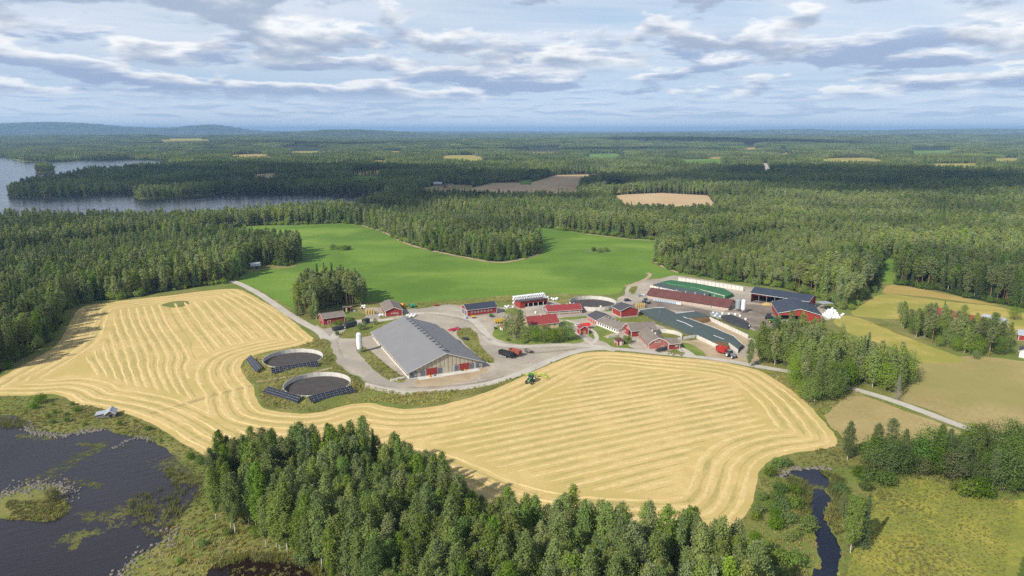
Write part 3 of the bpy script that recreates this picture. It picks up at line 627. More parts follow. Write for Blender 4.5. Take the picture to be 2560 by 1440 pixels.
def make_tree(kind, seed, lod):
    """returns trunk (V, F), crown (V, F); lod 0 = close up, 1 = farther off, 2 = far"""
    r = np.random.default_rng(seed); den = (1.0, 0.32, 0.10)[lod]; big = (1.0, 1.62, 2.7)[lod]
    segs = []; C = []; O = []
    def trunk(h, r0, r1, path, sides=7):
        for k in range(len(path) - 1): segs.append((tuple(path[k]), tuple(path[k + 1]), r0 + (r1 - r0) * path[k][2] / h, r0 + (r1 - r0) * path[k + 1][2] / h))
    if kind in ('birch', 'aspen'):
        h = r.uniform(17.5, 21); Rm = r.uniform(2.0, 2.75) * (1.15 if kind == 'aspen' else 1); t0 = r.uniform(0.09, 0.2); path = trunk_path(h, r); trunk(h, 0.17, 0.03, path)
        nb = 84
        for k in range(nb):
            t = t0 + (1 - t0) * (k + r.uniform(0, 1)) / nb; u = (t - t0) / (1 - t0)
            prof = (min(1, u / 0.30) ** 0.6) * (1 - u ** 3.0) ** 0.75 + 0.10
            L = Rm * prof * r.uniform(0.62, 1.18); an = k * 2.4 + r.uniform(-0.5, 0.5); b = on_trunk(path, min(t, 0.985), h)
            rise = L * r.uniform(0.5, 1.0); e = b + np.array([math.cos(an) * L, math.sin(an) * L, rise])
            if lod == 0 and k % 2 == 0: segs.append((tuple(b), tuple(e), 0.035 + 0.03 * (1 - u), 0.012))
            n = max(1, int(50 * den * (0.45 + prof))); s = r.uniform(0.30, 1.06, n) ** 0.8
            p = b + (e - b) * s[:, None] + r.normal(size=(n, 3)) * np.array([0.34, 0.34, 0.42]) * (0.6 + 0.5 * prof)
            p[:, 2] -= (s ** 2) * L * r.uniform(0.25, 0.75) + np.abs(r.normal(size=n)) * 0.35
            C.append(p); O.append(np.repeat([[math.cos(an), math.sin(an), 0.2]], n, 0))
        size = 0.34
    elif kind == 'spruce':
        h = r.uniform(17, 22); Rm = r.uniform(2.1, 2.7); path = trunk_path(h, r, 0.08); trunk(h, 0.20, 0.02, path)
        z = 0.06 * h; k = 0
        while z < h * 0.985:
            u = z / h; L0 = Rm * (1 - u) ** 0.82 * (0.8 + 0.2 * min(1, u / 0.1)) + 0.12; nb = 7 if lod < 2 else 5
            for q in range(nb):
                an = k * 0.7 + q * 2 * math.pi / nb + r.uniform(-0.3, 0.3); L = L0 * r.uniform(0.72, 1.15); b = on_trunk(path, u, h)
                n = max(2, int((3 + 5.4 * L) * (1.0, 0.5, 0.26)[lod])); s = np.linspace(0.18, 1.0, n)
                p = b + np.stack([math.cos(an) * L * s, math.sin(an) * L * s, -0.42 * L * s + 0.25 * L * s ** 2.5], 1) + r.normal(size=(n, 3)) * 0.12
                if lod == 0 and q == k % 7: segs.append((tuple(b), tuple(b + np.array([math.cos(an) * L * 0.8, math.sin(an) * L * 0.8, -0.3 * L])), 0.03, 0.01))
                C.append(p); O.append(np.repeat([[math.cos(an) * 0.6, math.sin(an) * 0.6, 0.5]], n, 0))
            z += h * (0.021, 0.03, 0.052)[lod] * (1.15 - 0.5 * u); k += 1
        size = 0.50
        if lod: big *= 0.86
    elif kind == 'pine':
        h = r.uniform(16.5, 20.5); Rm = r.uniform(2.3, 3.0); t0 = r.uniform(0.42, 0.56); path = trunk_path(h, r, 0.35); trunk(h, 0.21, 0.05, path)
        nb = 30
        for k in range(nb):
            u = (k + r.uniform(0, 1)) / nb; t = t0 + (1 - t0) * u; prof = (0.55 + 0.6 * math.sin(min(1, u * 1.15) * math.pi * 0.62)) * (1 - u ** 3.2) + 0.12
            L = Rm * prof * r.uniform(0.5, 1.1); an = k * 2.4 + r.uniform(-0.5, 0.5); b = on_trunk(path, min(t, 0.98), h); e = b + np.array([math.cos(an) * L, math.sin(an) * L, L * r.uniform(0.1, 0.55)])
            if lod < 2: segs.append((tuple(b), tuple(e), 0.05, 0.015))
            for cl in range(2):
                n = max(2, int(42 * den)); ce = b + (e - b) * (1.0 if cl == 0 else r.uniform(0.45, 0.75)); p = ce + r.normal(size=(n, 3)) * np.array([0.55, 0.55, 0.30]) * (0.75 + 0.3 * prof)
                C.append(p); O.append(unit(p - ce + np.array([0, 0, 0.25])))
        size = 0.37
    else:   # alder, willow: broad many-stemmed crown of clumps; bush: the same, low
        hh = {'alder': (8.5, 12.5), 'willow': (6.5, 9.5), 'bush': (2.0, 3.2)}[kind]; h = r.uniform(*hh); Rm = h * {'alder': 0.33, 'willow': 0.44, 'bush': 0.55}[kind]
        for st in range(4 if kind != 'bush' else 5):
            an = st * 1.6 + r.uniform(-0.3, 0.3); q = np.array([math.cos(an) * Rm * 0.45, math.sin(an) * Rm * 0.45, h * 0.6]); segs.append(((q[0] * 0.12, q[1] * 0.12, -0.1), tuple(q), 0.014 * h, 0.005 * h))
        ncl = 46 if kind != 'bush' else 26
        for k in range(ncl):
            u = (k + 0.5) / ncl; ph = math.acos(1 - 1.75 * u); th = k * 2.39996 + r.uniform(-0.4, 0.4); rr = r.uniform(0.55, 1.0)
            ce = np.array([math.sin(ph) * math.cos(th) * Rm * rr, math.sin(ph) * math.sin(th) * Rm * rr, h * 0.50 + math.cos(ph) * h * 0.46 * rr + r.uniform(-0.06, 0.06) * h])
            n = max(2, int((58 if kind != 'bush' else 40) * den)); sg = (0.085 * h if kind != 'bush' else 0.14 * h) * r.uniform(0.8, 1.25); p = ce + r.normal(size=(n, 3)) * sg * np.array([1, 1, 0.8]); p[:, 2] = np.maximum(p[:, 2], 0.12)
            C.append(p); O.append(unit(p - np.array([0, 0, h * 0.42])))
        size = 0.34 if kind != 'bush' else 0.27
    C = np.vstack(C); O = np.vstack(O)
    cv, cf = leaf_cards(C, size * big, r, 0.4, 0.55 if kind == 'spruce' else 0.8, O)
    tv, tf = tubes(segs, 6 if lod == 0 else 4)
    return (np.array(tv), tf), (cv, cf)
TREE_MAT = {'birch': (M_birchbark, M_birch), 'aspen': (M_greybark, M_aspen), 'spruce': (M_sprucebark, M_spruce), 'pine': (M_pinebark, M_pine), 'alder': (M_sprucebark, M_alder), 'willow': (M_greybark, M_willow), 'bush': (M_sprucebark, M_alder)}
NVAR = {'birch': 5, 'aspen': 3, 'spruce': 4, 'pine': 4, 'alder': 4, 'willow': 3, 'bush': 3}
NEAR = {}                                    # meshes for the trees that are objects of their own: kind -> [(trunk mesh, crown mesh)]
for kd, nv in NVAR.items():
    NEAR[kd] = []
    for v in range(nv):
        (tv, tf), (cv, cf) = make_tree(kd, 100 + 17 * v + sum(map(ord, kd)), 0)
        NEAR[kd].append((np_mesh('trunk', tv, np.array(tf), TREE_MAT[kd][0], True), np_mesh('crown', cv, cf, TREE_MAT[kd][1])))
def whole_tree(kd, seed, lod):
    (tv, tf), (cv, cf) = make_tree(kd, seed, lod); tf = np.array(tf)
    V = np.vstack([tv, cv]); Fq = np.vstack([tf, cf + len(tv)])
    me = np_mesh('tree_' + kd, V, Fq, list(TREE_MAT[kd])); mi = np.zeros(len(Fq), np.int32); mi[len(tf):] = 1; me.polygons.foreach_set('material_index', mi); return me
SRC = bpy.data.collections.new('tree_library')          # holds the patterns that the far woods are set out with; not part of the scene itself
LIB = {}
def lib(key, me):
    o = bpy.data.objects.new('%03d_%s' % (len(LIB), key), me); SRC.objects.link(o); LIB.setdefault('_n', 0); LIB[o.name] = LIB['_n']; LIB['_n'] += 1; return LIB[o.name]
IDX = {}
for kd in ('birch', 'aspen', 'spruce', 'pine', 'alder', 'willow', 'bush'):
    for lod in (1, 2):
        IDX[kd, lod] = [lib(kd, whole_tree(kd, 500 + 31 * v + lod * 7 + sum(map(ord, kd)), lod)) for v in range(NVAR[kd] if lod == 1 else 2)]
# patches of far woodland, 90 m across
IDX['patch'] = []
for v in range(4):
    r = np.random.default_rng(900 + v); Vs, Fs, Ms = [], [], []; n0 = 0
    parts_ = {kd: make_tree(kd, 77 + v, 2) for kd in ('birch', 'spruce', 'pine')}
    for gx in range(13):
        for gy in range(13):
            x, y = (gx - 6) * 7.2 + r.uniform(-3, 3), (gy - 6) * 7.2 + r.uniform(-3, 3)
            if math.hypot(x, y) > 48: continue
            kd = ('birch', 'spruce', 'pine')[int(r.choice(3, p=[0.46, 0.26, 0.28]))]; cv, cf = parts_[kd][1]
            q = cv.reshape(-1, 4, 3)[::2]; m = len(q); an = r.uniform(0, 6.28); ca, sa = math.cos(an), math.sin(an); sc = r.uniform(0.8, 1.12); q = q.reshape(-1, 3) * sc; cen = q.reshape(-1, 4, 3).mean(1).repeat(4, 0); q = cen + (q - cen) * 1.5
            Vs.append(np.stack([q[:, 0] * ca - q[:, 1] * sa + x, q[:, 0] * sa + q[:, 1] * ca + y, q[:, 2]], 1)); Fs.append(np.arange(m * 4).reshape(-1, 4) + n0); n0 += m * 4; Ms.append(np.full(m, {'birch': 0, 'spruce': 1, 'pine': 2}[kd]))
    me = np_mesh('woodland', np.vstack(Vs), np.vstack(Fs), [M_birch, M_spruce, M_pine]); me.polygons.foreach_set('material_index', np.concatenate(Ms).astype(np.int32)); IDX['patch'].append(lib('patch', me))
# tufts of grass, reed clumps, lily pads
def tuft(n, h, spread, w, seed):
    r = np.random.default_rng(seed); Vs = []; Fs = []
    for k in range(n):
        a_ = r.uniform(0, 6.28); b = np.array([math.cos(a_), math.sin(a_), 0]) * spread * math.sqrt(r.uniform(0, 1)); lean = r.normal(size=3) * 0.3; lean[2] = 1; hh = h * r.uniform(0.6, 1.2); s_ = np.array([-math.sin(a_ * 3), math.cos(a_ * 3), 0]) * w; tp = b + lean * hh
        i = len(Vs); Vs += [b - s_, b + s_, tp + s_ * 0.4, tp - s_ * 0.4]; Fs.append((i, i + 1, i + 2, i + 3))
    return np.array(Vs), np.array(Fs)
IDX['tuft'] = [lib('tuft', np_mesh('tuft', *tuft(26, 0.55, 0.55, 0.09, s_), M_tuft)) for s_ in (1, 2, 3)]
IDX['reed'] = [lib('reed', np_mesh('reed', *tuft(24, 1.3, 0.8, 0.06, s_), M_reed)) for s_ in (4, 5)]
def pads(seed):
    r = np.random.default_rng(seed); Vs = []; Fs = []
    for k in range(14):
        c = r.normal(size=2) * 0.75; rr = r.uniform(0.14, 0.3); i = len(Vs); z_ = 0.012 + 0.003 * k
        Vs += [(c[0] + rr * math.cos(q * math.pi / 3), c[1] + rr * math.sin(q * math.pi / 3), z_) for q in range(6)]; Fs += [(i, i + 1, i + 2, i + 3), (i, i + 3, i + 4, i + 5)]
    return np.array(Vs), np.array(Fs)
IDX['pad'] = [lib('pad', np_mesh('pad', *pads(s_), M_pad)) for s_ in (6, 7)]
M_stone = pmat('grey_stone', (0.23, 0.205, 0.175), 0.9, var=0.8, vscale=0.8, bump=0.4, bscale=3)
def stone(seed):
    r = np.random.default_rng(seed); import bmesh
    bm = bmesh.new(); bmesh.ops.create_icosphere(bm, subdivisions=2, radius=0.5)
    for v_ in bm.verts: v_.co *= 1 + 0.35 * mnoise.noise(v_.co * 2.2 + Vector((seed * 3.1, 0, 0))); v_.co.z *= 0.7
    me = bpy.data.meshes.new('stone'); bm.to_mesh(me); bm.free(); me.materials.append(M_stone); return me
STONES = [stone(s_) for s_ in range(5)]
IDX['stone'] = [lib('stone', m_) for m_ in STONES]

def scatter(name, P, rz, sc, vi, label=None, cat=None, group=None):
    """sets a library pattern on every point: one object, kind stuff"""
    n = len(P); me = bpy.data.meshes.new(name); me.vertices.add(n); me.vertices.foreach_set('co', np.asarray(P, np.float32).ravel())
    for nm, ty, dat in (('rz', 'FLOAT', rz), ('vi', 'INT', vi)):
        at = me.attributes.new(nm, ty, 'POINT'); at.data.foreach_set('value', np.asarray(dat, np.float32 if ty == 'FLOAT' else np.int32))
    at = me.attributes.new('sc', 'FLOAT_VECTOR', 'POINT'); at.data.foreach_set('vector', np.asarray(sc, np.float32).ravel())
    o = link(name, me); md = o.modifiers.new('set_out', 'NODES'); md.node_group = gn_tree(); tag(o, label, cat, group, 'stuff'); return o
_gn = []
def gn_tree():
    if _gn: return _gn[0]
    g = bpy.data.node_groups.new('set_out', 'GeometryNodeTree'); g.interface.new_socket('Geometry', in_out='INPUT', socket_type='NodeSocketGeometry'); g.interface.new_socket('Geometry', in_out='OUTPUT', socket_type='NodeSocketGeometry')
    N = g.nodes; Lk = g.links; gi = N.new('NodeGroupInput'); go = N.new('NodeGroupOutput'); ip = N.new('GeometryNodeInstanceOnPoints'); ci = N.new('GeometryNodeCollectionInfo')
    ci.inputs['Collection'].default_value = SRC; ci.inputs['Separate Children'].default_value = True; ci.inputs['Reset Children'].default_value = True
    def attr(nm, ty): a_ = N.new('GeometryNodeInputNamedAttribute'); a_.data_type = ty; a_.inputs['Name'].default_value = nm; return a_.outputs['Attribute']
    cb = N.new('ShaderNodeCombineXYZ'); Lk.new(attr('rz', 'FLOAT'), cb.inputs[2])
    Lk.new(gi.outputs[0], ip.inputs['Points']); Lk.new(ci.outputs[0], ip.inputs['Instance']); ip.inputs['Pick Instance'].default_value = True
    Lk.new(attr('vi', 'INT'), ip.inputs['Instance Index']); Lk.new(cb.outputs[0], ip.inputs['Rotation']); Lk.new(attr('sc', 'FLOAT_VECTOR'), ip.inputs['Scale']); Lk.new(ip.outputs[0], go.inputs[0]); _gn.append(g); return g

# ------------------------------------------------------------------ far waters and far fields
P_farlake = resample(smooth_closed(GP([(-600, 380), (-100, 388), (0, 392), (95, 403), (250, 400), (345, 397), (425, 406), (405, 422), (330, 424), (250, 432), (150, 452), (60, 472), (18, 490), (100, 493), (200, 490), (330, 484), (545, 485), (700, 483), (850, 485), (940, 488), (962, 491), (950, 503), (900, 520), (820, 538), (720, 546), (640, 552), (540, 560), (300, 560), (0, 560), (-300, 565), (-700, 575)]), 5), 10, True)
P_isle1 = GP([(333, 492), (350, 500), (430, 495), (530, 488), (548, 482), (440, 479), (350, 482)])
P_isle2 = GP([(88, 430), (100, 434), (130, 433), (140, 429), (130, 425), (100, 425)])
P_isle3 = GP([(30, 399), (60, 405), (130, 404), (170, 400), (130, 396), (60, 395)])
FARFIELDS = [('brown', [(1516, 492), (1560, 487), (1650, 483), (1770, 489), (1786, 512), (1830, 535), (1720, 548), (1620, 545), (1560, 540)]),
    ('brown', [(1180, 470), (1230, 458), (1330, 456), (1390, 438), (1505, 436), (1500, 449), (1450, 468), (1440, 500), (1240, 505), (1180, 500)]),
    ('beige', [(1040, 473), (1100, 462), (1180, 463), (1180, 503), (1080, 503), (1040, 490)]),
    ('tan', [(876, 430), (970, 425), (975, 437), (890, 440)]), ('green', [(880, 442), (950, 439), (945, 475), (885, 475)]), ('tan', [(930, 402), (965, 401), (965, 408), (935, 408)]),
    ('brown', [(630, 437), (690, 433), (690, 462), (640, 462)]), ('green', [(1300, 452), (1330, 449), (1328, 462), (1300, 462)]), ('tan', [(560, 388), (640, 385), (700, 388), (690, 393), (600, 394)]), ('tan', [(955, 378), (1015, 376), (1030, 381), (970, 383)]),
    ('tan', [(1940, 376), (1985, 375), (1990, 384), (1960, 386), (1945, 392)]), ('tan', [(1770, 390), (1800, 389), (1800, 392), (1775, 393)]), ('tan', [(2180, 382), (2205, 380), (2210, 384), (2185, 385)]), ('tan', [(1610, 381), (1670, 376), (1690, 382), (1640, 384)]), ('tan', [(2400, 428), (2480, 430), (2478, 433), (2402, 431)]), ('road', [(1902, 408), (1918, 409), (1930, 432), (1912, 430)]), ('yg', [(1100, 389), (1200, 388), (1210, 398), (1110, 400)]), ('tan', [(1300, 373), (1420, 371), (1425, 380), (1310, 383)]), ('green', [(1700, 399), (1800, 397), (1810, 409), (1715, 411)]), ('yg', [(2050, 396), (2200, 394), (2210, 405), (2060, 408)]), ('green', [(2250, 373), (2400, 371), (2405, 382), (2260, 384)]), ('yg', [(400, 353), (520, 351), (525, 359), (410, 361)]), ('yg', [(700, 373), (820, 371), (822, 381), (712, 384)]), ('green', [(1450, 385), (1560, 384), (1565, 394), (1460, 396)]), ('yg', [(2450, 396), (2570, 394), (2575, 405), (2460, 408)]), ('tan', [(1840, 366), (1900, 365), (1905, 373), (1850, 375)]), ('yg', [(2330, 410), (2440, 409), (2445, 418), (2340, 420)]),
    ('yg', [(1500, 462), (1560, 462), (1600, 478), (1516, 488)])]
FM = {'brown': M_brownfield, 'beige': M_beige, 'tan': M_tan, 'green': M_meadow, 'road': M_road, 'yg': M_yellowgreen}
sheet('lake', P_farlake, 0.35, M_farwater)
sheet('island', P_isle1, 0.6, M_rough); sheet('island', P_isle2, 0.6, M_rough); sheet('island', P_isle3, 0.6, M_rough)
FARP = []
for k, (kk, pts) in enumerate(FARFIELDS):
    my = sum(p_[1] for p_ in pts) / len(pts)
    if my < 420: pts = [(px_, py_ + (11 if py_ > my else 0)) for px_, py_ in pts]
    q = GP(pts); FARP.append(q); sheet('far_field', q, 0.5 + 0.03 * k + float(terrain(*q.mean(0)[:, None])[0]) * 1.15, FM[kk])
for pts in ([(30, 346), (60, 346.5), (78, 349), (50, 350), (35, 349)], [(520, 355.5), (560, 354.5), (592, 356.5), (560, 358), (530, 357.5)], [(92, 345), (110, 345), (108, 347), (95, 347)]):
    q = GP(pts); sheet('lake', q, float(terrain(*q.mean(0)[:, None])[0]) + 14, M_farwater)

# ------------------------------------------------------------------ where trees stand
WOODS = {   # name: (outline of the tree feet, mix of kinds, spacing)
    'front': ([(520, 1300), (535, 1230), (560, 1205), (640, 1195), (760, 1192), (900, 1188), (985, 1202), (1050, 1238), (1105, 1278), (1165, 1348), (1240, 1366), (1330, 1370), (1420, 1384), (1500, 1394), (1580, 1420), (1640, 1432), (1700, 1412), (1770, 1420), (1830, 1445), (1880, 1500), (1880, 1640), (1000, 1640), (880, 1500), (800, 1440), (700, 1385), (600, 1345)], dict(birch=0.58, aspen=0.28, spruce=0.07, alder=0.07), 3.7),
    'grove': ([(735, 778), (752, 750), (790, 738), (850, 731), (900, 741), (915, 757), (880, 770), (852, 764), (842, 768), (800, 780), (792, 800), (760, 798), (742, 790)], dict(pine=0.45, spruce=0.15, birch=0.28, alder=0.12), 3.6),
    'road': ([(1893, 905), (1908, 872), (1960, 856), (2035, 860), (2080, 888), (2150, 914), (2225, 928), (2268, 942), (2268, 965), (2235, 985), (2180, 975), (2125, 955), (2108, 985), (2060, 1014), (2012, 1010), (1990, 972), (1996, 938), (1985, 926), (1930, 914)], dict(birch=0.40, spruce=0.04, alder=0.48, pine=0.08), 3.5),
    'house': ([(2238, 803), (2262, 832), (2300, 850), (2362, 872), (2420, 890), (2480, 892), (2525, 884), (2520, 862), (2460, 842), (2380, 826), (2310, 812)], dict(alder=0.46, pine=0.3, birch=0.24), 4.4),
    'lane': ([(2150, 1170), (2180, 1148), (2260, 1140), (2340, 1150), (2420, 1130), (2580, 1140), (2760, 1180), (2740, 1250), (2560, 1240), (2470, 1232), (2380, 1215), (2290, 1192), (2200, 1200)], dict(alder=0.62, willow=0.2, birch=0.18), 4.6),
}
trees = []          # kind, x, y, scale, stand
def fill(poly, sp, mix, stand, r, smin=0.82, smax=1.12):
    lo, hi = poly.min(0), poly.max(0); gx, gy = np.meshgrid(np.arange(lo[0], hi[0], sp), np.arange(lo[1], hi[1], sp)); p = np.stack([gx.ravel(), gy.ravel()], 1) + r.uniform(-0.42, 0.42, (gx.size, 2)) * sp; p = p[pip(p, poly)]
    ks = list(mix); kk = r.choice(len(ks), len(p), p=np.array(list(mix.values())) / sum(mix.values()))
    for q, k in zip(p, kk): trees.append((ks[k], q[0], q[1], r.uniform(smin, smax) * (1.38 if ks[k] == 'alder' and stand == 'road' else 0.68 if ks[k] == 'birch' and stand == 'lane' else 1.0), stand))
rt = np.random.default_rng(11)
for nm, (pts, mix, sp) in WOODS.items(): fill(GP(pts), sp, mix, nm, rt, *{'house': (0.58, 0.9), 'road': (0.66, 1.0), 'lane': (0.85, 1.35)}.get(nm, (0.78, 1.12)))
# the wide forest: everything that is neither field nor water
OPENS = [P_open, P_farlake] + FARP
isles = [P_isle1, P_isle2, P_isle3]
def forest_ring(r0, r1, sp, r):
    hw = 0.80; lim = r1 * 0.66
    gx, gy = np.meshgrid(np.arange(-lim, lim, sp), np.arange(r0 * 0.76, r1, sp)); p = np.stack([gx.ravel(), gy.ravel()], 1) + r.uniform(-0.45, 0.45, (gx.size, 2)) * sp; rr = np.hypot(p[:, 0], p[:, 1])
    p = p[(rr >= r0) & (rr < r1) & (np.abs(p[:, 0]) < hw * p[:, 1] + 15)]
    bad = np.zeros(len(p), bool)
    for o_ in OPENS: bad |= pip(p, o_)
    for o_ in isles: bad &= ~pip(p, o_)
    return p[~bad]
FP = [forest_ring(250, 520, 4.2, rt), forest_ring(520, 950, 4.7, rt), forest_ring(950, 1700, 5.8, rt), forest_ring(1700, 3000, 7.6, rt)]
FP = np.vstack(FP)
def wave2(x, y, s): return np.sin(x / s + 1.3 * np.sin(y / s * 0.7 + 1)) * np.cos(y / s * 0.83 + 0.9 * np.sin(x / s * 0.6))
stand_n = wave2(FP[:, 0], FP[:, 1], 120) + 0.6 * wave2(FP[:, 0] + 500, FP[:, 1], 47)
rnd = rt.uniform(0, 1, len(FP)); rig = (FP[:, 0] > 120) & (FP[:, 0] < 0.62 * FP[:, 1])
pb = np.clip(0.46 + 0.34 * stand_n, 0.10, 0.85); ps = np.clip(0.27 - 0.22 * stand_n, 0.04, 0.6); pb = np.where(rig, pb * 0.75, pb); ps = np.where(rig, ps * 0.5, ps)
kinds_f = np.where(rnd < pb, 'birch', np.where(rnd < pb + ps, 'spruce', 'pine'))
kinds_f = np.where((kinds_f == 'birch') & (rt.uniform(0, 1, len(FP)) < 0.25), 'aspen', kinds_f)
scf = rt.uniform(0.66, 1.12, len(FP)) * np.where(wave2(FP[:, 0] + 300, FP[:, 1] - 200, 95) > 0.62, 0.62, 1.0) * np.clip(1.0 + 0.10 * wave2(FP[:, 0], FP[:, 1] + 900, 75), 0.8, 1.15)
edge = dist_poly(FP[np.hypot(FP[:, 0], FP[:, 1]) < 950], resample(P_open, 12, True))
k0 = 0
for (x, y), kd, s_ in zip(FP, kinds_f, scf):
    trees.append((str(kd), x, y, float(s_), 'forest'))
# low bushes along the wood's edge
near_e = FP[np.hypot(FP[:, 0], FP[:, 1]) < 950][edge < 7]
for x, y in near_e: trees.append(('bush', x + rt.uniform(-3, 3), y + rt.uniform(-5, 0), rt.uniform(0.7, 1.8), 'edge'))
for x, y in near_e[::3]: trees.append(('alder', x + rt.uniform(-3, 3), y + rt.uniform(-4, 1), rt.uniform(0.4, 0.85), 'forest'))
# single trees and shrubs seen in the photo: kind, px, py of the foot, height in m, label
SINGLES = [
    ('aspen', 1872, 918, 13, 'solitary oval leafy tree beside the end of the silage yard road'),
    ('birch', 2118, 1150, 15.5, 'birch with bare white double trunk at the tip of the straw field'),
    ('spruce', 2158, 1372, 15, 'ragged dark spruce standing on the creek bank'), ('birch', 2126, 1382, 17, 'slim birch beside the spruce on the creek bank'), ('birch', 2106, 1300, 9, 'small birch among the bushes above the creek'),
    ('pine', 2224, 1150, 14, 'broad pine crown above the pale fallow field corner'), ('alder', 2186, 1168, 13, 'dense leafy tree just behind the white-trunked birch'), ('aspen', 2362, 1176, 14, 'tall leafy tree with bare pale trunk beside the gravel lane'),
    ('birch', 2548, 1478, 9, 'small tree cut off by the lower corner of the wet meadow'),
    ('willow', 1287, 846, 14.5, 'tall grey-green willow in front of the yellow farmhouse gable'), ('birch', 1300, 838, 15, 'thin-crowned birch rising behind the garden willow'), ('alder', 1272, 838, 8.5, 'low leafy tree beside the white playhouse'),
    ('alder', 1322, 853, 10.2, 'first rounded garden tree in the row before the farmhouse'), ('alder', 1338, 856, 9.6, 'second rounded garden tree in the row before the farmhouse'), ('alder', 1360, 857, 9.6, 'third rounded garden tree in the row before the farmhouse'), ('alder', 1380, 858, 9.8, 'fourth rounded garden tree in the row before the farmhouse'), ('alder', 1400, 855, 10.2, 'fifth rounded garden tree in the row before the farmhouse'), ('alder', 1421, 851, 11.0, 'last and tallest rounded tree in the garden row'),
    ('bush', 1308, 858, 2.6, 'low bush at the near end of the garden row'), ('bush', 1270, 852, 1.6, 'small dark bush alone on the garden lawn'),
    ('bush', 1568, 858, 4.6, 'dense dark bush against the red cowshed corner'), ('bush', 872, 806, 3.2, 'green bush at the end of the brown-roofed red shed'), ('bush', 850, 812, 2.6, 'scrubby bush under the shed eaves'), ('bush', 838, 812, 2.2, 'low bush by the shed doorway'),
    ('alder', 900, 826, 5.0, 'small tree among the dark trailers by the big barn'), ('alder', 912, 822, 4.2, 'sapling beside the dark trailers'), ('alder', 938, 812, 4.4, 'sapling on the mound behind the big barn'), ('bush', 843, 838, 2.2, 'yellowish bush at the end of the dark trailers'),
    ('willow', 133, 1252, 5.2, 'yellowish willow bush on the stony islet'), ('bush', 2170, 1196, 4.5, 'willow bush on the bank above the creek'), ('bush', 2210, 1212, 4.5, 'rounded willow thicket below the alder trees'), ('bush', 2410, 1238, 5.5, 'rounded bush at the wet meadow margin'), ('bush', 2452, 1242, 5.0, 'dark bush jutting into the wet meadow'),
    ('bush', 1942, 1168, 3.4, 'bush at the creek head below the straw field'), ('bush', 1962, 1166, 2.8, 'small bush by the stones at the creek head'), ('bush', 1925, 1190, 3.2, 'bush between the straw field and the creek head'),
    ('alder', 2440, 898, 5, 'bush standing at the gate of the beige field'), ('alder', 2535, 800, 8, 'tree behind the end of the long red-roofed house'), ('spruce', 2360, 778, 7, 'little spruce behind the long red-roofed house'),
    ('alder', 845, 627, 5.0, 'thicket on the stony knoll in the green meadow'), ('bush', 860, 626, 5.0, 'bush on the stony knoll in the green meadow'), ('bush', 832, 624, 4.4, 'low scrub at the side of the meadow knoll'), ('bush', 872, 624, 4.2, 'scrub at the tail of the meadow knoll'),
    ('bush', 1484, 628, 4.2, 'scrub on the round heap of stones in the meadow'), ('bush', 1500, 631, 3.8, 'bush in the middle of the meadow stone heap'), ('bush', 1516, 629, 3.8, 'bush at the end of the meadow stone heap'),
    ('birch', 588, 1290, 12, 'thin birch by the reeds at the edge of the front wood'), ('alder', 640, 1345, 4.5, 'yellow-green bush at the foot of the front wood'), ('bush', 850, 1420, 4, 'rounded shrub below the front wood near the dark pond'), ('bush', 760, 1408, 3.2, 'shrub on the dark pond shore'),
    ('bush', 500, 1160, 2.6, 'shrub on the lake shore below the straw field'), ('bush', 478, 1148, 2.4, 'small shrub on the grassy lake bank'), ('bush', 100, 1008, 3.4, 'dark shrub on the marshy bank near the boathouse'), ('bush', 85, 1022, 2.4, 'grey shrub by the marshy inlet'),
    ('bush', 1205, 905, 1.6, 'tiny shrub beside the big barn corner'), ('alder', 1015, 798, 2.4, 'thin sapling behind the big barn ridge'),
]
HEI = {'birch': 19.2, 'aspen': 19.2, 'spruce': 19.5, 'pine': 18.5, 'alder': 10.5, 'willow': 8.0, 'bush': 2.6}
for kd, px, py, h, lb in SINGLES: x, y = G(px, py); trees.append((kd, x, y, h / HEI[kd], 'single:' + lb))
# willow scrub of the creek wetland and the shore
for pts, sp, smin, smax, pr in (([(1900, 1240), (1960, 1205), (2010, 1215), (2022, 1260), (2030, 1330), (2045, 1400), (2020, 1440), (1990, 1500), (1890, 1480), (1850, 1400), (1870, 1330)], 4.2, 0.6, 1.5, 0.55),
        ([(430, 1330), (520, 1315), (640, 1355), (740, 1395), (700, 1392), (590, 1394), (500, 1420), (380, 1440), (400, 1370)], 5.5, 0.4, 1.0, 0.3), ([(2085, 1200), (2150, 1180), (2190, 1210), (2170, 1260), (2110, 1340), (2085, 1250)], 4.2, 0.7, 1.5, 0.5),
        ([(0, 1000), (160, 1000), (330, 1050), (480, 1130), (520, 1180), (470, 1150), (380, 1095), (270, 1062), (120, 1070), (70, 1045), (0, 1030)], 5.5, 0.35, 0.8, 0.3), ([(650, 1015), (800, 1005), (900, 995), (1000, 1010), (1150, 995), (1280, 940), (1200, 965), (1050, 990), (900, 985), (880, 965), (700, 1010)], 5.0, 0.3, 0.6, 0.2)):
    q = GP(pts); n_ = len(trees); fill(q, sp, {'bush': 1.0}, 'scrub', rt, smin, smax); trees[n_:] = [t_ for t_ in trees[n_:] if rt.uniform() < pr]

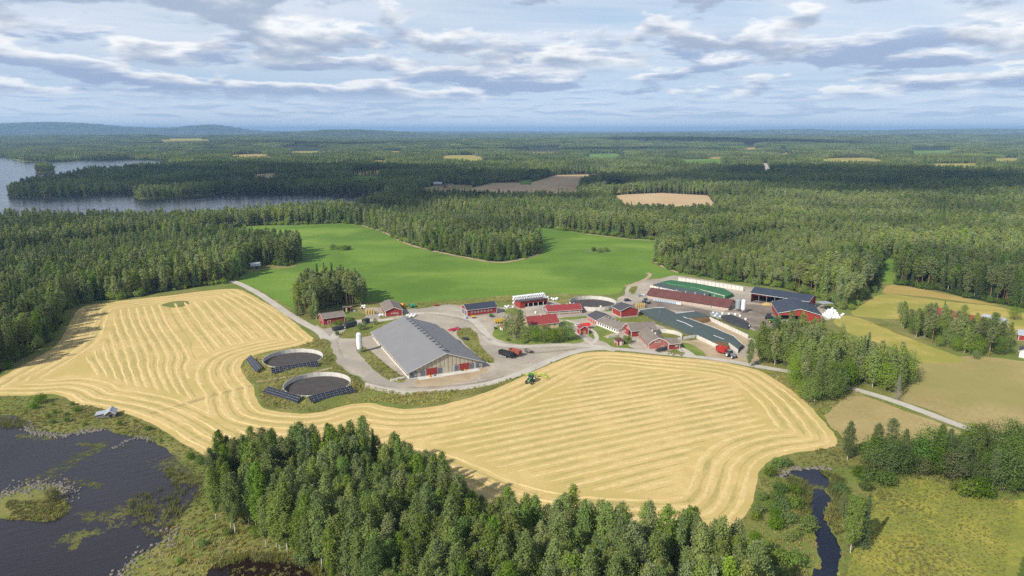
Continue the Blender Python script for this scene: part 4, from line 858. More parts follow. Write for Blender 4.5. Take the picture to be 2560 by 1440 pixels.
# ------------------------------------------------------------------ set them out: the nearest of each kind as objects, the rest as woodland
STAND = {
    'front': ('trees of the wood between the straw field and the lower picture edge', {'birch': 'tall slender birch in the dense wood below the straw field', 'aspen': 'tall bright green aspen in the dense wood below the straw field', 'spruce': 'dark pointed spruce in the dense wood below the straw field', 'alder': 'low broad alder in the dense wood below the straw field'}),
    'grove': ('trees of the small grove behind the two brown-roofed sheds', {'pine': 'pine in the small grove behind the brown-roofed red sheds', 'spruce': 'spruce in the small grove behind the brown-roofed red sheds', 'birch': 'birch in the small grove behind the brown-roofed red sheds', 'alder': 'leafy alder in the small grove behind the brown-roofed red sheds'}),
    'road': ('trees of the copse beside the gravel lane', {'birch': 'birch in the copse beside the gravel lane', 'spruce': 'spruce in the copse beside the gravel lane', 'alder': 'leafy alder in the copse beside the gravel lane', 'pine': 'pine in the copse beside the gravel lane'}),
    'house': ('trees screening the long red-roofed house', {'alder': 'dark leafy tree screening the long red-roofed house', 'pine': 'dark pine screening the long red-roofed house', 'birch': 'birch screening the long red-roofed house'}),
    'lane': ('trees and bushes between the gravel lane and the wet meadow', {'alder': 'bushy alder between the gravel lane and the wet meadow', 'willow': 'grey-green willow between the gravel lane and the wet meadow', 'birch': 'birch between the gravel lane and the wet meadow'}),
    'forest': ('forest trees along the far field edges', {'birch': 'birch of the forest edge beyond the fields', 'aspen': 'aspen of the forest edge beyond the fields', 'spruce': 'spruce of the forest edge beyond the fields', 'pine': 'pine of the forest edge beyond the fields', 'alder': 'low leafy alder of the forest edge beyond the fields'}),
    'edge': ('undergrowth bushes at the forest edge', {'bush': 'undergrowth bush along the foot of the forest edge'}),
    'scrub': ('willow scrub of the banks and shores', {'bush': 'willow scrub bush on the rough grassy bank'})}
NAME = {'birch': 'birch_tree', 'aspen': 'aspen_tree', 'spruce': 'spruce_tree', 'pine': 'pine_tree', 'alder': 'alder_tree', 'willow': 'willow_tree', 'bush': 'shrub'}
def in_frame(x, y):
    dep = y * _c + CAM_H * _s; top = 720 - FPX * (y * _s + (22 - CAM_H) * _c) / dep; return abs(1280 + FPX * x / dep - 1280) < 1310 and top < 1440
def which(lb, st, x, y, s_):
    """say where in its stand a tree grows, by things one can find"""
    size = 'taller ' if s_ > 0.95 else 'shorter '
    if st == 'front':
        a_ = 'lake end' if x < -55 else ('middle' if x < 5 else 'creek end'); b_ = 'at the field side' if dist_poly(np.array([[x, y]]), PFC)[0] < 14 else ('near the lower picture edge' if y < 150 else 'in the inside')
        return size + lb.replace('tall slender ', 'slender ').replace('tall bright', 'bright').replace(' in the dense wood below the straw field', ' ' + b_ + ' of the front wood, ' + a_)
    if st == 'forest':
        a_ = 'beside the far lobe of the straw field' if x < -230 and y < 520 else ('between the lake and the green meadow' if x < -120 else ('on the wooded tongue in the green meadow' if x < 60 and y < 760 else ('behind the silage yard' if x < 330 and y < 560 else ('above the ripe field' if y < 560 else 'behind the green meadow'))))
        return size + lb.replace(' of the forest edge beyond the fields', '') + ' of the forest ' + a_
    if st in ('edge', 'scrub'):
        a_ = 'by the lake' if x < -70 and y < 260 else ('by the creek' if x > 60 and y < 240 else ('beside the far straw field' if x < -120 else ('near the silage yard' if x > 80 else 'by the tanks and meadow')))
        return ('bigger ' if s_ > 0.9 else 'smaller ') + lb + ' ' + a_
    if st == 'road': return size + lb + (', far side' if y > 330 else (', along the lane' if y < 292 else ', inside')) + (', beige field end' if x > 150 else ', silage yard end')
    if st == 'house': return size + lb + (', end nearer the farm' if x < 240 else ', outbuilding end')
    if st == 'lane': return size + lb + (', creek end' if x < 120 else ', picture edge end')
    if st == 'grove': return size + lb + (', shed side' if y < 415 else ', meadow side')
    return size + lb
PFC = PF[::7]
CAP = {'birch': 290, 'aspen': 170, 'spruce': 200, 'pine': 240, 'alder': 280, 'willow': 60, 'bush': 200}
trees.sort(key=lambda t: (0 if t[4].startswith('single') else 1, math.hypot(t[1], t[2])))
used = {}; rest = []
for n_, (kd, x, y, s_, st) in enumerate(trees):
    dist = math.hypot(x, y)
    if not st.startswith('single') and (used.get(kd, 0) >= CAP[kd] or dist > 900 or not in_frame(x, y)): rest.append((kd, x, y, s_, st)); continue
    used[kd] = used.get(kd, 0) + 1; tr, cr = NEAR[kd][n_ % NVAR[kd]]
    e = empty(NAME[kd], (x, y, 0), rt.uniform(0, 6.28)); e.scale = (s_ * rt.uniform(0.92, 1.1),) * 2 + (s_,)
    link('trunk', tr, e); link('crown', cr, e)
    if st.startswith('single'): tag(e, st[7:], 'bush' if kd == 'bush' else 'tree')
    else: tag(e, which(STAND[st][1][kd], st, x, y, s_), 'bush' if kd == 'bush' else 'tree', STAND[st][0])
rest = [t for t in rest]
rk = np.array([t[0] for t in rest]); rx = np.array([t[1] for t in rest]); ry = np.array([t[2] for t in rest]); rs = np.array([t[3] for t in rest]); rd = np.hypot(rx, ry)
vi = np.zeros(len(rest), int)
for kd in NVAR:
    for lod, m in ((1, (rk == kd) & (rd < 1150)), (2, (rk == kd) & (rd >= 1150))): vi[m] = rt.choice(IDX[kd, lod], m.sum())
wx = np.where(rd > 1150, 1.22, 1.0) * rs * rt.uniform(0.92, 1.12, len(rs))
scatter('forest', np.stack([rx, ry, terrain(rx, ry)], 1), rt.uniform(0, 6.28, len(rest)), np.stack([wx, wx, rs], 1), vi, 'wide mixed forest of birch, spruce and pine around the fields and lake', 'forest')
# far woodland
pp = []
for r0, r1, sp in ((2950, 5000, 66), (5000, 9000, 82), (9000, 14500, 130)):
    lim = r1 * 0.66; gx, gy = np.meshgrid(np.arange(-lim, lim, sp), np.arange(r0 * 0.74, r1, sp)); p = np.stack([gx.ravel(), gy.ravel()], 1) + rt.uniform(-0.4, 0.4, (gx.size, 2)) * sp; rr = np.hypot(p[:, 0], p[:, 1]); p = p[(rr >= r0) & (rr < r1) & (np.abs(p[:, 0]) < 0.8 * p[:, 1])]
    bad = np.zeros(len(p), bool)
    for o_ in OPENS[1:]: bad |= pip(p, o_)
    pp.append(np.column_stack([p[~bad], np.full((~bad).sum(), sp / 66.0)]))
pp = np.vstack(pp); zz = terrain(pp[:, 0], pp[:, 1]) - 2; sx = pp[:, 2] * rt.uniform(0.95, 1.15, len(pp)); sz_ = rt.uniform(0.8, 1.15, len(pp)) * (1 + 0.3 * (pp[:, 2] - 1))
scatter('far_woodland', np.column_stack([pp[:, 0], pp[:, 1], zz]), rt.uniform(0, 6.28, len(pp)), np.stack([sx, sx, sz_], 1), rt.choice(IDX['patch'], len(pp)), 'endless green woodland stretching to the horizon', 'woodland')
TANKS = [(-85.2, 281.6, 14.4), (-106.6, 316.2, 14.2)]
TANK_POLYS = [np.array([(cx + (r_ + 0.1) * math.cos(a_), cy_ + (r_ + 0.1) * math.sin(a_)) for a_ in np.linspace(0, 2 * math.pi, 40, endpoint=False)]) for cx, cy_, r_ in TANKS]
# ------------------------------------------------------------------ grass tufts, reeds, lily pads, stones
def points_in(poly, sp, r, prob=1.0, avoid=()):
    lo, hi = poly.min(0), poly.max(0); gx, gy = np.meshgrid(np.arange(lo[0], hi[0], sp), np.arange(lo[1], hi[1], sp)); p = np.stack([gx.ravel(), gy.ravel()], 1) + r.uniform(-0.5, 0.5, (gx.size, 2)) * sp
    m = pip(p, poly) & (np.abs(p[:, 0]) < 0.82 * p[:, 1])
    for a_ in avoid: m &= ~pip(p, a_)
    return p[m & (r.uniform(0, 1, len(p)) < prob)]
ROUGHP = GP([(-300, 1000), (0, 990), (160, 1000), (340, 1045), (500, 1135), (600, 1180), (900, 1185), (1100, 1230), (1250, 1290), (1500, 1335), (1780, 1330), (1890, 1240), (1900, 1175), (2090, 1110), (2030, 1030), (1860, 915), (2110, 965), (2400, 1080), (2700, 1200), (2800, 1600), (-500, 1600)])
tp = points_in(ROUGHP, 1.35, rt, 0.8, [P_lake, P_creek, P_pond, P_field, P_pale, P_wet]); tpw = points_in(P_wet, 0.9, rt, 0.8)
tp2 = points_in(GP([(600, 925), (640, 960), (660, 1020), (800, 1030), (930, 1005), (1070, 1015), (1250, 965), (1345, 920), (1420, 888), (1290, 944), (1150, 974), (1010, 984), (900, 962), (835, 905), (815, 850), (790, 845), (760, 862), (640, 890)]), 1.1, rt, 0.9, [P_yard, P_field] + TANK_POLYS)
tp3 = points_in(P_island, 0.8, rt, 0.8); tp3 = tp3[tp3[:, 1] < G(90, 1252)[1]]
tp4 = np.vstack([points_in(GP(pts), 1.2, rt, 0.55) for nm, pts, mt in GRASSY if mt is M_rough])
tp = np.vstack([tp, tp2, tp3, tp4]); s_ = rt.uniform(0.5, 1.15, len(tp)) * (1 + 0.5 * wave2(tp[:, 0], tp[:, 1], 9)); tp = np.vstack([tp, tpw]); s_ = np.concatenate([s_, rt.uniform(0.3, 0.6, len(tpw)) * (1 + 0.8 * np.clip(wave2(tpw[:, 0], tpw[:, 1], 7), 0, 1))])
def berm_z(p):
    z = np.zeros(len(p))
    for cx, cy_, r_ in TANKS: z = np.maximum(z, 1.75 * (1 - sst(r_ + 0.3, r_ + 6.5, np.hypot(p[:, 0] - cx, p[:, 1] - cy_))) * (np.hypot(p[:, 0] - cx, p[:, 1] - cy_) > r_ - 0.5))
    return z
for cx, cy_, r_ in TANKS:
    prof_ = [(r_ + q, 1.75 * (1 - float(sst(r_ + 0.3, r_ + 6.5, r_ + q))) + 0.01) for q in (6.6, 5.5, 4.5, 3.5, 2.5, 1.5, 0.7, 0.05)]
    m_ = MB().lathe(prof_, 64, cx, cy_, caps=False); tag(m_.obj('embankment', M_rough, smooth=True), kind='structure')
scatter('grass', np.column_stack([tp, berm_z(tp) + 0.02]), rt.uniform(0, 6.28, len(tp)), np.stack([s_] * 3, 1), rt.choice(IDX['tuft'], len(tp)), 'tall rough grass and weeds on the banks and shores', 'grass')
rp = np.vstack([points_in(GP([(330, 1240), (420, 1215), (500, 1225), (490, 1260), (460, 1290), (420, 1330), (385, 1360), (340, 1330), (320, 1280)]), 1.1, rt, 0.28), points_in(GP([(425, 1165), (470, 1185), (505, 1200), (500, 1222), (440, 1215), (405, 1190)]), 0.9, rt, 0.4), points_in(GP([(0, 1040), (60, 1048), (75, 1066), (30, 1075), (0, 1066)]), 1.0, rt, 0.5),
    points_in(GP([(2048, 1176), (2080, 1200), (2066, 1228), (2088, 1250), (2066, 1290), (2082, 1330), (2100, 1345), (2110, 1200)]), 0.8, rt, 0.8, [P_creek]), points_in(GP([(1968, 1196), (2012, 1204), (2030, 1230), (2022, 1262), (2030, 1300), (2036, 1330), (2010, 1330), (1990, 1240)]), 0.8, rt, 0.8, [P_creek]), points_in(GP([(520, 1400), (600, 1385), (700, 1382), (800, 1405), (860, 1445), (840, 1470), (760, 1420), (680, 1405), (600, 1405), (540, 1425)]), 0.9, rt, 0.7)])
s_ = rt.uniform(0.6, 1.3, len(rp))
scatter('reeds', np.column_stack([rp, np.full(len(rp), 0.03)]), rt.uniform(0, 6.28, len(rp)), np.stack([s_, s_, s_ * 0.8], 1), rt.choice(IDX['reed'], len(rp)), 'beds of reeds in the shallow water along the shore', 'reeds')
lp = []
for a_, b_, n_, w_ in (((80, 1205), (215, 1130), 80, 2.5), ((110, 1215), (260, 1110), 60, 2.5), ((195, 1110), (265, 1115), 60, 1.2), ((40, 1090), (130, 1095), 70, 2.0), ((165, 1205), (250, 1215), 40, 1.5), ((200, 1290), (285, 1290), 70, 3.0), ((150, 1355), (240, 1330), 60, 1.8), ((180, 1375), (205, 1330), 40, 0.9), ((420, 1150), (500, 1200), 240, 4.0), ((440, 1195), (500, 1205), 200, 1.6), ((560, 1430), (800, 1440), 50, 4.0), ((2020, 1215), (2060, 1220), 20, 0.8), ((330, 1250), (420, 1330), 60, 5), ((280, 1320), (330, 1260), 60, 3)):
    A, B = np.array(G(*a_)), np.array(G(*b_)); t = rt.uniform(0, 1, n_); lp.append(A + (B - A) * t[:, None] + rt.normal(size=(n_, 2)) * w_ * 0.6)
lp = np.vstack(lp); s_ = rt.uniform(0.35, 0.8, len(lp)); scatter('lily_pads', np.column_stack([lp, np.full(len(lp), 0.04)]), rt.uniform(0, 6.28, len(lp)), np.stack([s_] * 3, 1), rt.choice(IDX['pad'], len(lp)), 'drifts of lily pads floating on the dark water', 'lily pads')
def stones_along(name, pts, n, w, s0, s1, label):
    P = resample(smooth_open(GP(pts), 6), 0.5); k = rt.integers(0, len(P), n); p = P[k] + rt.normal(size=(n, 2)) * w; s_ = rt.uniform(s0, s1, n); scatter(name, np.column_stack([p, np.full(n, 0.08)]), rt.uniform(0, 6.28, n), np.stack([s_, s_ * rt.uniform(0.7, 1.1, n), s_], 1), rt.choice(IDX['stone'], n), label, 'stones')
stones_along('stone_bank', [(72, 1062), (78, 1076), (110, 1086), (150, 1088), (200, 1082), (262, 1074)], 360, 1.0, 0.3, 1.2, 'bank of pale stones along the marshy shore below the boathouse')
stones_along('stone_spit', [(280, 1122), (310, 1108), (345, 1094), (385, 1100)], 90, 0.7, 0.25, 0.9, 'narrow spit of stones running out into the lake')
stones_along('stone_islet', [(5, 1240), (40, 1226), (90, 1214), (130, 1214), (160, 1228), (164, 1240)], 380, 2.2, 0.3, 1.0, 'pale boulders heaped along the islet')
stones_along('stone_shore', [(300, 1440), (330, 1408), (350, 1392), (380, 1380), (420, 1362), (430, 1330)], 150, 1.6, 0.25, 1.1, 'grey stones scattered along the near lake shore')
stones_along('stone_heap', [(1472, 626), (1490, 630), (1510, 630), (1528, 626)], 45, 2.2, 0.5, 1.4, 'heap of field stones in the green meadow')
stones_along('creek_stones', [(1948, 1190), (1968, 1178), (1990, 1173), (2050, 1171), (2085, 1174)], 60, 0.5, 0.5, 1.6, 'grey stones around the creek head')
# ------------------------------------------------------------------ building materials
M_red = pmat('red_boards', (0.34, 0.045, 0.033), 0.9, var=0.35, vscale=0.6, col2=(0.24, 0.034, 0.026), wave=('X', 3.0, 0.04))
M_redold = pmat('weathered_red_boards', (0.36, 0.060, 0.045), 0.9, var=0.8, vscale=0.7, col2=(0.30, 0.17, 0.14), stretch=(1, 1, 0.35))
M_orange = pmat('orange_red_boards', (0.46, 0.075, 0.040), 0.9, var=0.35, vscale=0.6)
M_white = pmat('white_paint', (0.74, 0.73, 0.70), 0.7, var=0.15, vscale=1)
M_yellow = pmat('cream_boards', (0.68, 0.53, 0.27), 0.85, var=0.2, vscale=1)
M_conc = pmat('pale_concrete', (0.68, 0.65, 0.59), 0.9, var=0.45, vscale=0.35, col2=(0.47, 0.44, 0.39))
M_concd = pmat('grey_concrete', (0.42, 0.405, 0.38), 0.9, var=0.5, vscale=0.4)
M_plinth = pmat('plinth_concrete', (0.45, 0.42, 0.37), 0.9, var=0.3, vscale=0.8)
M_roofgrey = pmat('grey_fibre_roof', (0.225, 0.226, 0.234), 0.85, var=0.16, vscale=0.15, wave=('Y', 2.6, 0.03), col2=(0.195, 0.195, 0.20))
M_roofblue = pmat('navy_roof', (0.040, 0.050, 0.075), 0.5, var=0.2, vscale=0.3, wave=('X', 1.6, 0.04), spec=0.4)
M_roofdark = pmat('dark_grey_roof', (0.085, 0.082, 0.090), 0.65, var=0.3, vscale=0.4, wave=('X', 1.6, 0.04))
M_roofred = pmat('red_roof', (0.31, 0.050, 0.047), 0.6, var=0.3, vscale=0.5, wave=('X', 1.6, 0.04))
M_roofburg = pmat('burgundy_roof', (0.155, 0.060, 0.054), 0.75, var=0.5, vscale=0.25, wave=('X', 1.6, 0.04))
M_roofbrown = pmat('weathered_felt_roof', (0.235, 0.195, 0.165), 0.9, var=0.6, vscale=0.35, col2=(0.16, 0.135, 0.115))
M_roofmetal = pmat('galvanised_roof', (0.50, 0.53, 0.57), 0.45, 0.3, var=0.2, vscale=0.4)
M_brick = pmat('pinkish_brick', (0.50, 0.385, 0.315), 0.9, var=0.5, vscale=0.5, col2=(0.38, 0.29, 0.235))
M_dark = pmat('interior_shade', (0.018, 0.017, 0.016), 0.95)  # near-black colour in place of the shade inside sheds and doorways
M_glass = pmat('window_glass', (0.03, 0.035, 0.045), 0.12, spec=0.6)
M_doorgrey = pmat('grey_door', (0.13, 0.145, 0.17), 0.6, var=0.15, vscale=1)
M_poly = pmat('clear_sheeting', (0.50, 0.46, 0.35), 0.35, var=0.5, vscale=0.5, col2=(0.33, 0.295, 0.215), stretch=(1, 1, 0.4), spec=0.5)
M_curtain = pmat('brown_wind_net', (0.17, 0.13, 0.095), 0.9, var=0.5, vscale=0.8)
M_wood = pmat('bare_wood', (0.40, 0.29, 0.175), 0.85, var=0.4, vscale=2)
M_greywood = pmat('grey_wood', (0.27, 0.24, 0.21), 0.9, var=0.5, vscale=1.2)
M_slurry = pmat('slurry', (0.085, 0.072, 0.066), 0.8, var=0.5, vscale=0.25, bump=0.3, bscale=1.5)
M_tarp = pmat('dark_green_tarp', (0.078, 0.102, 0.094), 0.65, var=0.5, vscale=0.35, bump=0.5, bscale=0.8, spec=0.4, col2=(0.048, 0.068, 0.064))
M_tarpgreen = pmat('bright_green_net', (0.045, 0.165, 0.066), 0.7, var=0.4, vscale=0.3, bump=0.4, bscale=0.8)
M_tarpblack = pmat('black_net', (0.05, 0.052, 0.052), 0.6, var=0.6, vscale=0.5, bump=0.5, bscale=1.0)
M_wrap = pmat('white_wrap', (0.78, 0.79, 0.80), 0.35, var=0.1, vscale=2, spec=0.5)
M_silage = pmat('silage', (0.20, 0.115, 0.045), 0.95, var=0.6, vscale=0.8, bump=0.6, bscale=3)
M_strawbale = pmat('straw_bale', (0.55, 0.40, 0.16), 0.95, var=0.5, vscale=1.5, bump=0.5, bscale=5)
M_steel = pmat('steel', (0.36, 0.37, 0.38), 0.45, 0.7)
M_silo = pmat('white_silo', (0.76, 0.76, 0.75), 0.4, var=0.12, vscale=0.6)
M_silogrey = pmat('grey_silo', (0.36, 0.40, 0.42), 0.4, 0.3, var=0.2, vscale=0.6)
M_pv = pmat('solar_cells', (0.008, 0.010, 0.022), 0.25, spec=0.4)
M_pvframe = pmat('panel_frame', (0.30, 0.31, 0.33), 0.5, 0.3)

def site(name, p0, p1, label, cat, group=None):
    a, b = Vector(G(*p0)), Vector(G(*p1)); d_ = b - a
    e = empty(name, (a.x, a.y, 0), math.atan2(d_.y, d_.x)); tag(e, label, cat, group); return e, d_.length
def face_map(face, L, Wd):
    """(along, outwards, up) on a face -> local point; seen from outside 'along' runs left to right"""
    if face == 'f': return lambda s, o, z: (s, -o, z)
    if face == 'b': return lambda s, o, z: (L - s, Wd + o, z)
    if face == 'l': return lambda s, o, z: (-o, Wd - s, z)
    return lambda s, o, z: (L + o, s, z)
def fbox(mb, fm, s0, s1, o0, o1, z0, z1): return mb.hexa([fm(s0, o1, z0), fm(s1, o1, z0), fm(s1, o0, z0), fm(s0, o0, z0)], [fm(s0, o1, z1), fm(s1, o1, z1), fm(s1, o0, z1), fm(s0, o0, z1)])
def window(e, fm, s, z, w, h, nx=2, ny=1, frame=M_white, fw=0.10):
    m = MB(); fbox(m, fm, s - w / 2, s + w / 2, 0.0, 0.09, z - h / 2 - fw, z - h / 2); fbox(m, fm, s - w / 2, s + w / 2, 0.0, 0.09, z + h / 2, z + h / 2 + fw)
    fbox(m, fm, s - w / 2 - fw, s - w / 2, 0.0, 0.088, z - h / 2 - fw, z + h / 2 + fw); fbox(m, fm, s + w / 2, s + w / 2 + fw, 0.0, 0.088, z - h / 2 - fw, z + h / 2 + fw)
    for k in range(1, nx): fbox(m, fm, s - w / 2 + w * k / nx - fw * 0.3, s - w / 2 + w * k / nx + fw * 0.3, 0.0, 0.075, z - h / 2, z + h / 2)
    for k in range(1, ny): fbox(m, fm, s - w / 2, s + w / 2, 0.0, 0.072, z - h / 2 + h * k / ny - fw * 0.3, z - h / 2 + h * k / ny + fw * 0.3)
    o = m.obj('window', frame, e); fbox(MB(), fm, s - w / 2, s + w / 2, 0.0, 0.03, z - h / 2, z + h / 2).obj('pane', M_glass, o); return o
def door(e, fm, s, z0, w, h, mat=M_doorgrey, frame=M_white, name='door'):
    o = fbox(MB(), fm, s - w / 2, s + w / 2, 0.0, 0.06, z0, z0 + h).obj(name, mat, e); m = MB(); fw = 0.14
    fbox(m, fm, s - w / 2 - fw, s - w / 2, 0, 0.09, z0, z0 + h + fw); fbox(m, fm, s + w / 2, s + w / 2 + fw, 0, 0.09, z0, z0 + h + fw); fbox(m, fm, s - w / 2, s + w / 2, 0, 0.088, z0 + h, z0 + h + fw); m.obj('door_frame', frame, o)
    hm = MB(); fbox(hm, fm, s + w * 0.34, s + w * 0.4, 0.06, 0.12, z0 + h * 0.45, z0 + h * 0.5); hm.obj('handle', M_steel, o); return o
def gable_roof(e, L, Wd, he, hr, ridge, mat, ov=0.5, th=0.16, trim=M_white, name='roof', x0=0, y0=0):
    m = MB(); t = MB()
    if ridge == 'x': span, ln = Wd, L
    else: span, ln = L, Wd
    sl = (hr - he) / (span / 2); dz_ = sl * ov
    def pt(a_, c, z): return (x0 + a_, y0 + c, z) if ridge == 'x' else (x0 + c, y0 + a_, z)
    for sgn in (0, 1):
        c0 = -ov if sgn == 0 else span + ov; c1 = span / 2
        q = [pt(-ov, c0, he - dz_), pt(ln + ov, c0, he - dz_), pt(ln + ov, c1, hr), pt(-ov, c1, hr)]
        flip = (sgn == 0) == (ridge == 'x'); q = q if flip else q[::-1]
        m.hexa(q, [(x, y, z + th) for x, y, z in q])
        for end in (-ov, ln + ov):
            dl = -0.05 if end < 0 else 0.05
            a1, a2 = (end + dl, end) if end < 0 else (end, end + dl)
            qq = [pt(a1, c0, he - dz_ - 0.06), pt(a2, c0, he - dz_ - 0.06), pt(a2, c1, hr - 0.06), pt(a1, c1, hr - 0.06)]; t.hexa(qq, [(x, y, z + th + 0.08) for x, y, z in qq])
        cc = (c0 - 0.04, c0) if sgn == 0 else (c0, c0 + 0.04)
        qq = [pt(-ov, cc[0], he - dz_ - 0.06), pt(ln + ov, cc[0], he - dz_ - 0.06), pt(ln + ov, cc[1], he - dz_ - 0.06), pt(-ov, cc[1], he - dz_ - 0.06)]; t.hexa(qq, [(x, y, z + th + 0.04) for x, y, z in qq])
    o = m.obj(name, mat, e); t.obj('eaves_board', trim, o)
    rc = MB(); rc.hexa([pt(-ov, span / 2 - 0.25, hr + th - 0.07), pt(ln + ov, span / 2 - 0.25, hr + th - 0.07), pt(ln + ov, span / 2 + 0.25, hr + th - 0.07), pt(-ov, span / 2 + 0.25, hr + th - 0.07)], [pt(-ov, span / 2 - 0.1, hr + th + 0.05), pt(ln + ov, span / 2 - 0.1, hr + th + 0.05), pt(ln + ov, span / 2 + 0.1, hr + th + 0.05), pt(-ov, span / 2 + 0.1, hr + th + 0.05)]); rc.obj('ridge_cap', mat, o)
    return o
def walls(e, L, Wd, he, hr, ridge, mat, z0=0.0, name='wall', x0=0, y0=0):
    m = MB()
    def P(x, y, z): return (x0 + x, y0 + y, z)
    if ridge == 'x':
        m.quad(P(0, 0, z0), P(L, 0, z0), P(L, 0, he), P(0, 0, he)); m.quad(P(L, Wd, z0), P(0, Wd, z0), P(0, Wd, he), P(L, Wd, he))
        m.poly([P(0, Wd, z0), P(0, 0, z0), P(0, 0, he), P(0, Wd / 2, hr), P(0, Wd, he)]); m.poly([P(L, 0, z0), P(L, Wd, z0), P(L, Wd, he), P(L, Wd / 2, hr), P(L, 0, he)])
    else:
        m.poly([P(0, 0, z0), P(L, 0, z0), P(L, 0, he), P(L / 2, 0, hr), P(0, 0, he)]); m.poly([P(L, Wd, z0), P(0, Wd, z0), P(0, Wd, he), P(L / 2, Wd, hr), P(L, Wd, he)])
        m.quad(P(0, Wd, z0), P(0, 0, z0), P(0, 0, he), P(0, Wd, he)); m.quad(P(L, 0, z0), P(L, Wd, z0), P(L, Wd, he), P(L, 0, he))
    return m.obj(name, mat, e)
def corners(e, L, Wd, he, z0=0.0, w=0.16, mat=M_white):
    for x, y in ((0, 0), (L, 0), (L, Wd), (0, Wd)):
        sx, sy = (-1 if x == 0 else 1), (-1 if y == 0 else 1); m = MB(); m.box(min(x + sx * 0.04, x - sx * w), max(x + sx * 0.04, x - sx * w), min(y + sy * 0.04, y - sy * w), max(y + sy * 0.04, y - sy * w), z0, he - 0.02); m.obj('corner_board', mat, e)
def plinth(e, L, Wd, h, mat=M_plinth): return MB().box(-0.07, L + 0.07, -0.07, Wd + 0.07, 0, h).obj('plinth', mat, e)
def house(name, label, cat, p0, p1, Wd, he, hr, ridge, wall, roof, base=0.4, ov=0.5, cb=True, L=None, group=None, trim=M_white):
    e, L0 = site(name, p0, p1, label, cat, group); L = L or L0
    if base: plinth(e, L, Wd, base)
    walls(e, L, Wd, he, hr, ridge, wall, base); gable_roof(e, L, Wd, he, hr, ridge, roof, ov, trim=trim)
    if cb: corners(e, L, Wd, he, base)
    return e, L, {f: face_map(f, L, Wd) for f in 'fblr'}

# ------------------------------------------------------------------ the big cattle barn
e, L = site('cattle_barn', (1022.5, 948), (1205, 920), 'long cattle barn with grey roof and sheeted gable beside the round tanks', 'barn')
Wd, he, hr = 69.0, 3.4, 10.0
fm = face_map('f', L, Wd); fl = face_map('l', L, Wd); fr = face_map('r', L, Wd)
plinth(e, L, Wd, 0.45, M_conc)
gable_roof(e, L, Wd, he, hr, 'y', M_roofgrey, 0.9, 0.14)
MB().poly([(0, 0, 0.45), (L, 0, 0.45), (L, 0, he), (L / 2, 0, hr), (0, 0, he)]).obj('gable_sheeting', M_poly, e)
MB().poly([(L, Wd, 0.45), (0, Wd, 0.45), (0, Wd, he), (L / 2, Wd, hr), (L, Wd, he)]).obj('gable_sheeting', M_poly, e)
for k in range(1, 36):                                        # battens
    s_ = k * L / 36; top = he + (hr - he) * (1 - abs(s_ - L / 2) / (L / 2)); z0_ = 3.3 if (5 < s_ < L - 5 and not 17 < s_ < 22) else 0.5
    if top - z0_ > 0.5: fbox(MB(), fm, s_ - 0.05, s_ + 0.05, 0.0, 0.08, z0_, top - 0.05).obj('batten', M_wood if k % 2 else M_white, e)
for s0, s1 in ((8.2, 13.4), (24.2, 29.2)):
    fbox(MB(), fm, s0, s1, 0.0, 0.10, 0.46, 3.55).obj('red_panel', M_red, e); fbox(MB(), fm, s0 - 2.8, s1 + 2.8, 0.0, 0.12, 3.56, 3.70).obj('lintel', M_red, e)
for s_, w_ in ((6.6, 2.7), (14.8, 2.6), (22.8, 2.6), (30.6, 2.7)): door(e, fm, s_, 0.3, w_, 3.0)
for s0, s1 in ((0.2, 4.2), (32.6, L - 0.2)):
    o = fbox(MB(), fm, s0, s1, 0.0, 0.07, 0.46, 3.3).obj('grey_panel', M_doorgrey, e); mid = (s0 + s1) / 2
    fbox(MB(), fm, mid - 1.05, mid - 0.15, 0.07, 0.12, 0.5, 2.5).obj('door', M_doorgrey, o); window(e, face_map('f', L, Wd), mid + 0.8, 1.9, 0.8, 1.1, 2, 2)
corners(e, L, Wd, he, 0.45, 0.2)
for fmx, nm in ((fl, 'l'), (fr, 'r')):                        # open long sides: low wall, curtain, posts
    fbox(MB(), fmx, 0.2, Wd - 0.2, -0.15, 0.02, 0.45, 0.95).obj('low_wall', M_conc, e)
    fbox(MB(), fmx, 0.2, Wd - 0.2, -0.12, -0.06, 0.95, 2.7).obj('curtain', M_curtain, e)
    for k in range(13): fbox(MB(), fmx, 0.2 + k * (Wd - 0.6) / 12, 0.4 + k * (Wd - 0.6) / 12, -0.10, 0.06, 0.45, he - 0.05).obj('post', M_white, e)
MB().box(0.4, L - 0.4, 0.4, Wd - 0.4, 0.46, 0.5).obj('barn_floor', M_concd, e)
for k in range(13):                                           # ridge chimneys
    y_ = 3.0 + k * 4.9; m = MB().box(L / 2 - 0.55, L / 2 + 0.55, y_, y_ + 2.3, hr - 0.1, hr + 0.72); o = m.obj('ridge_vent', M_roofgrey, e); MB().box(L / 2 - 1.0, L / 2 + 1.0, y_ - 0.35, y_ + 2.65, hr + 0.78, hr + 0.9).obj('vent_cap', M_roofgrey, o)
MB().box(4, L - 2, -3.2, -0.1, 0.03, 0.12).obj('concrete_apron', M_conc, e)
MB().hexa([(L + 0.2, 40, 2.9), (L + 2.2, 40, 2.5), (L + 2.2, 45, 2.5), (L + 0.2, 45, 2.9)], [(L + 0.2, 40, 3.05), (L + 2.2, 40, 2.65), (L + 2.2, 45, 2.65), (L + 0.2, 45, 3.05)]).obj('door_canopy', M_roofgrey, e)

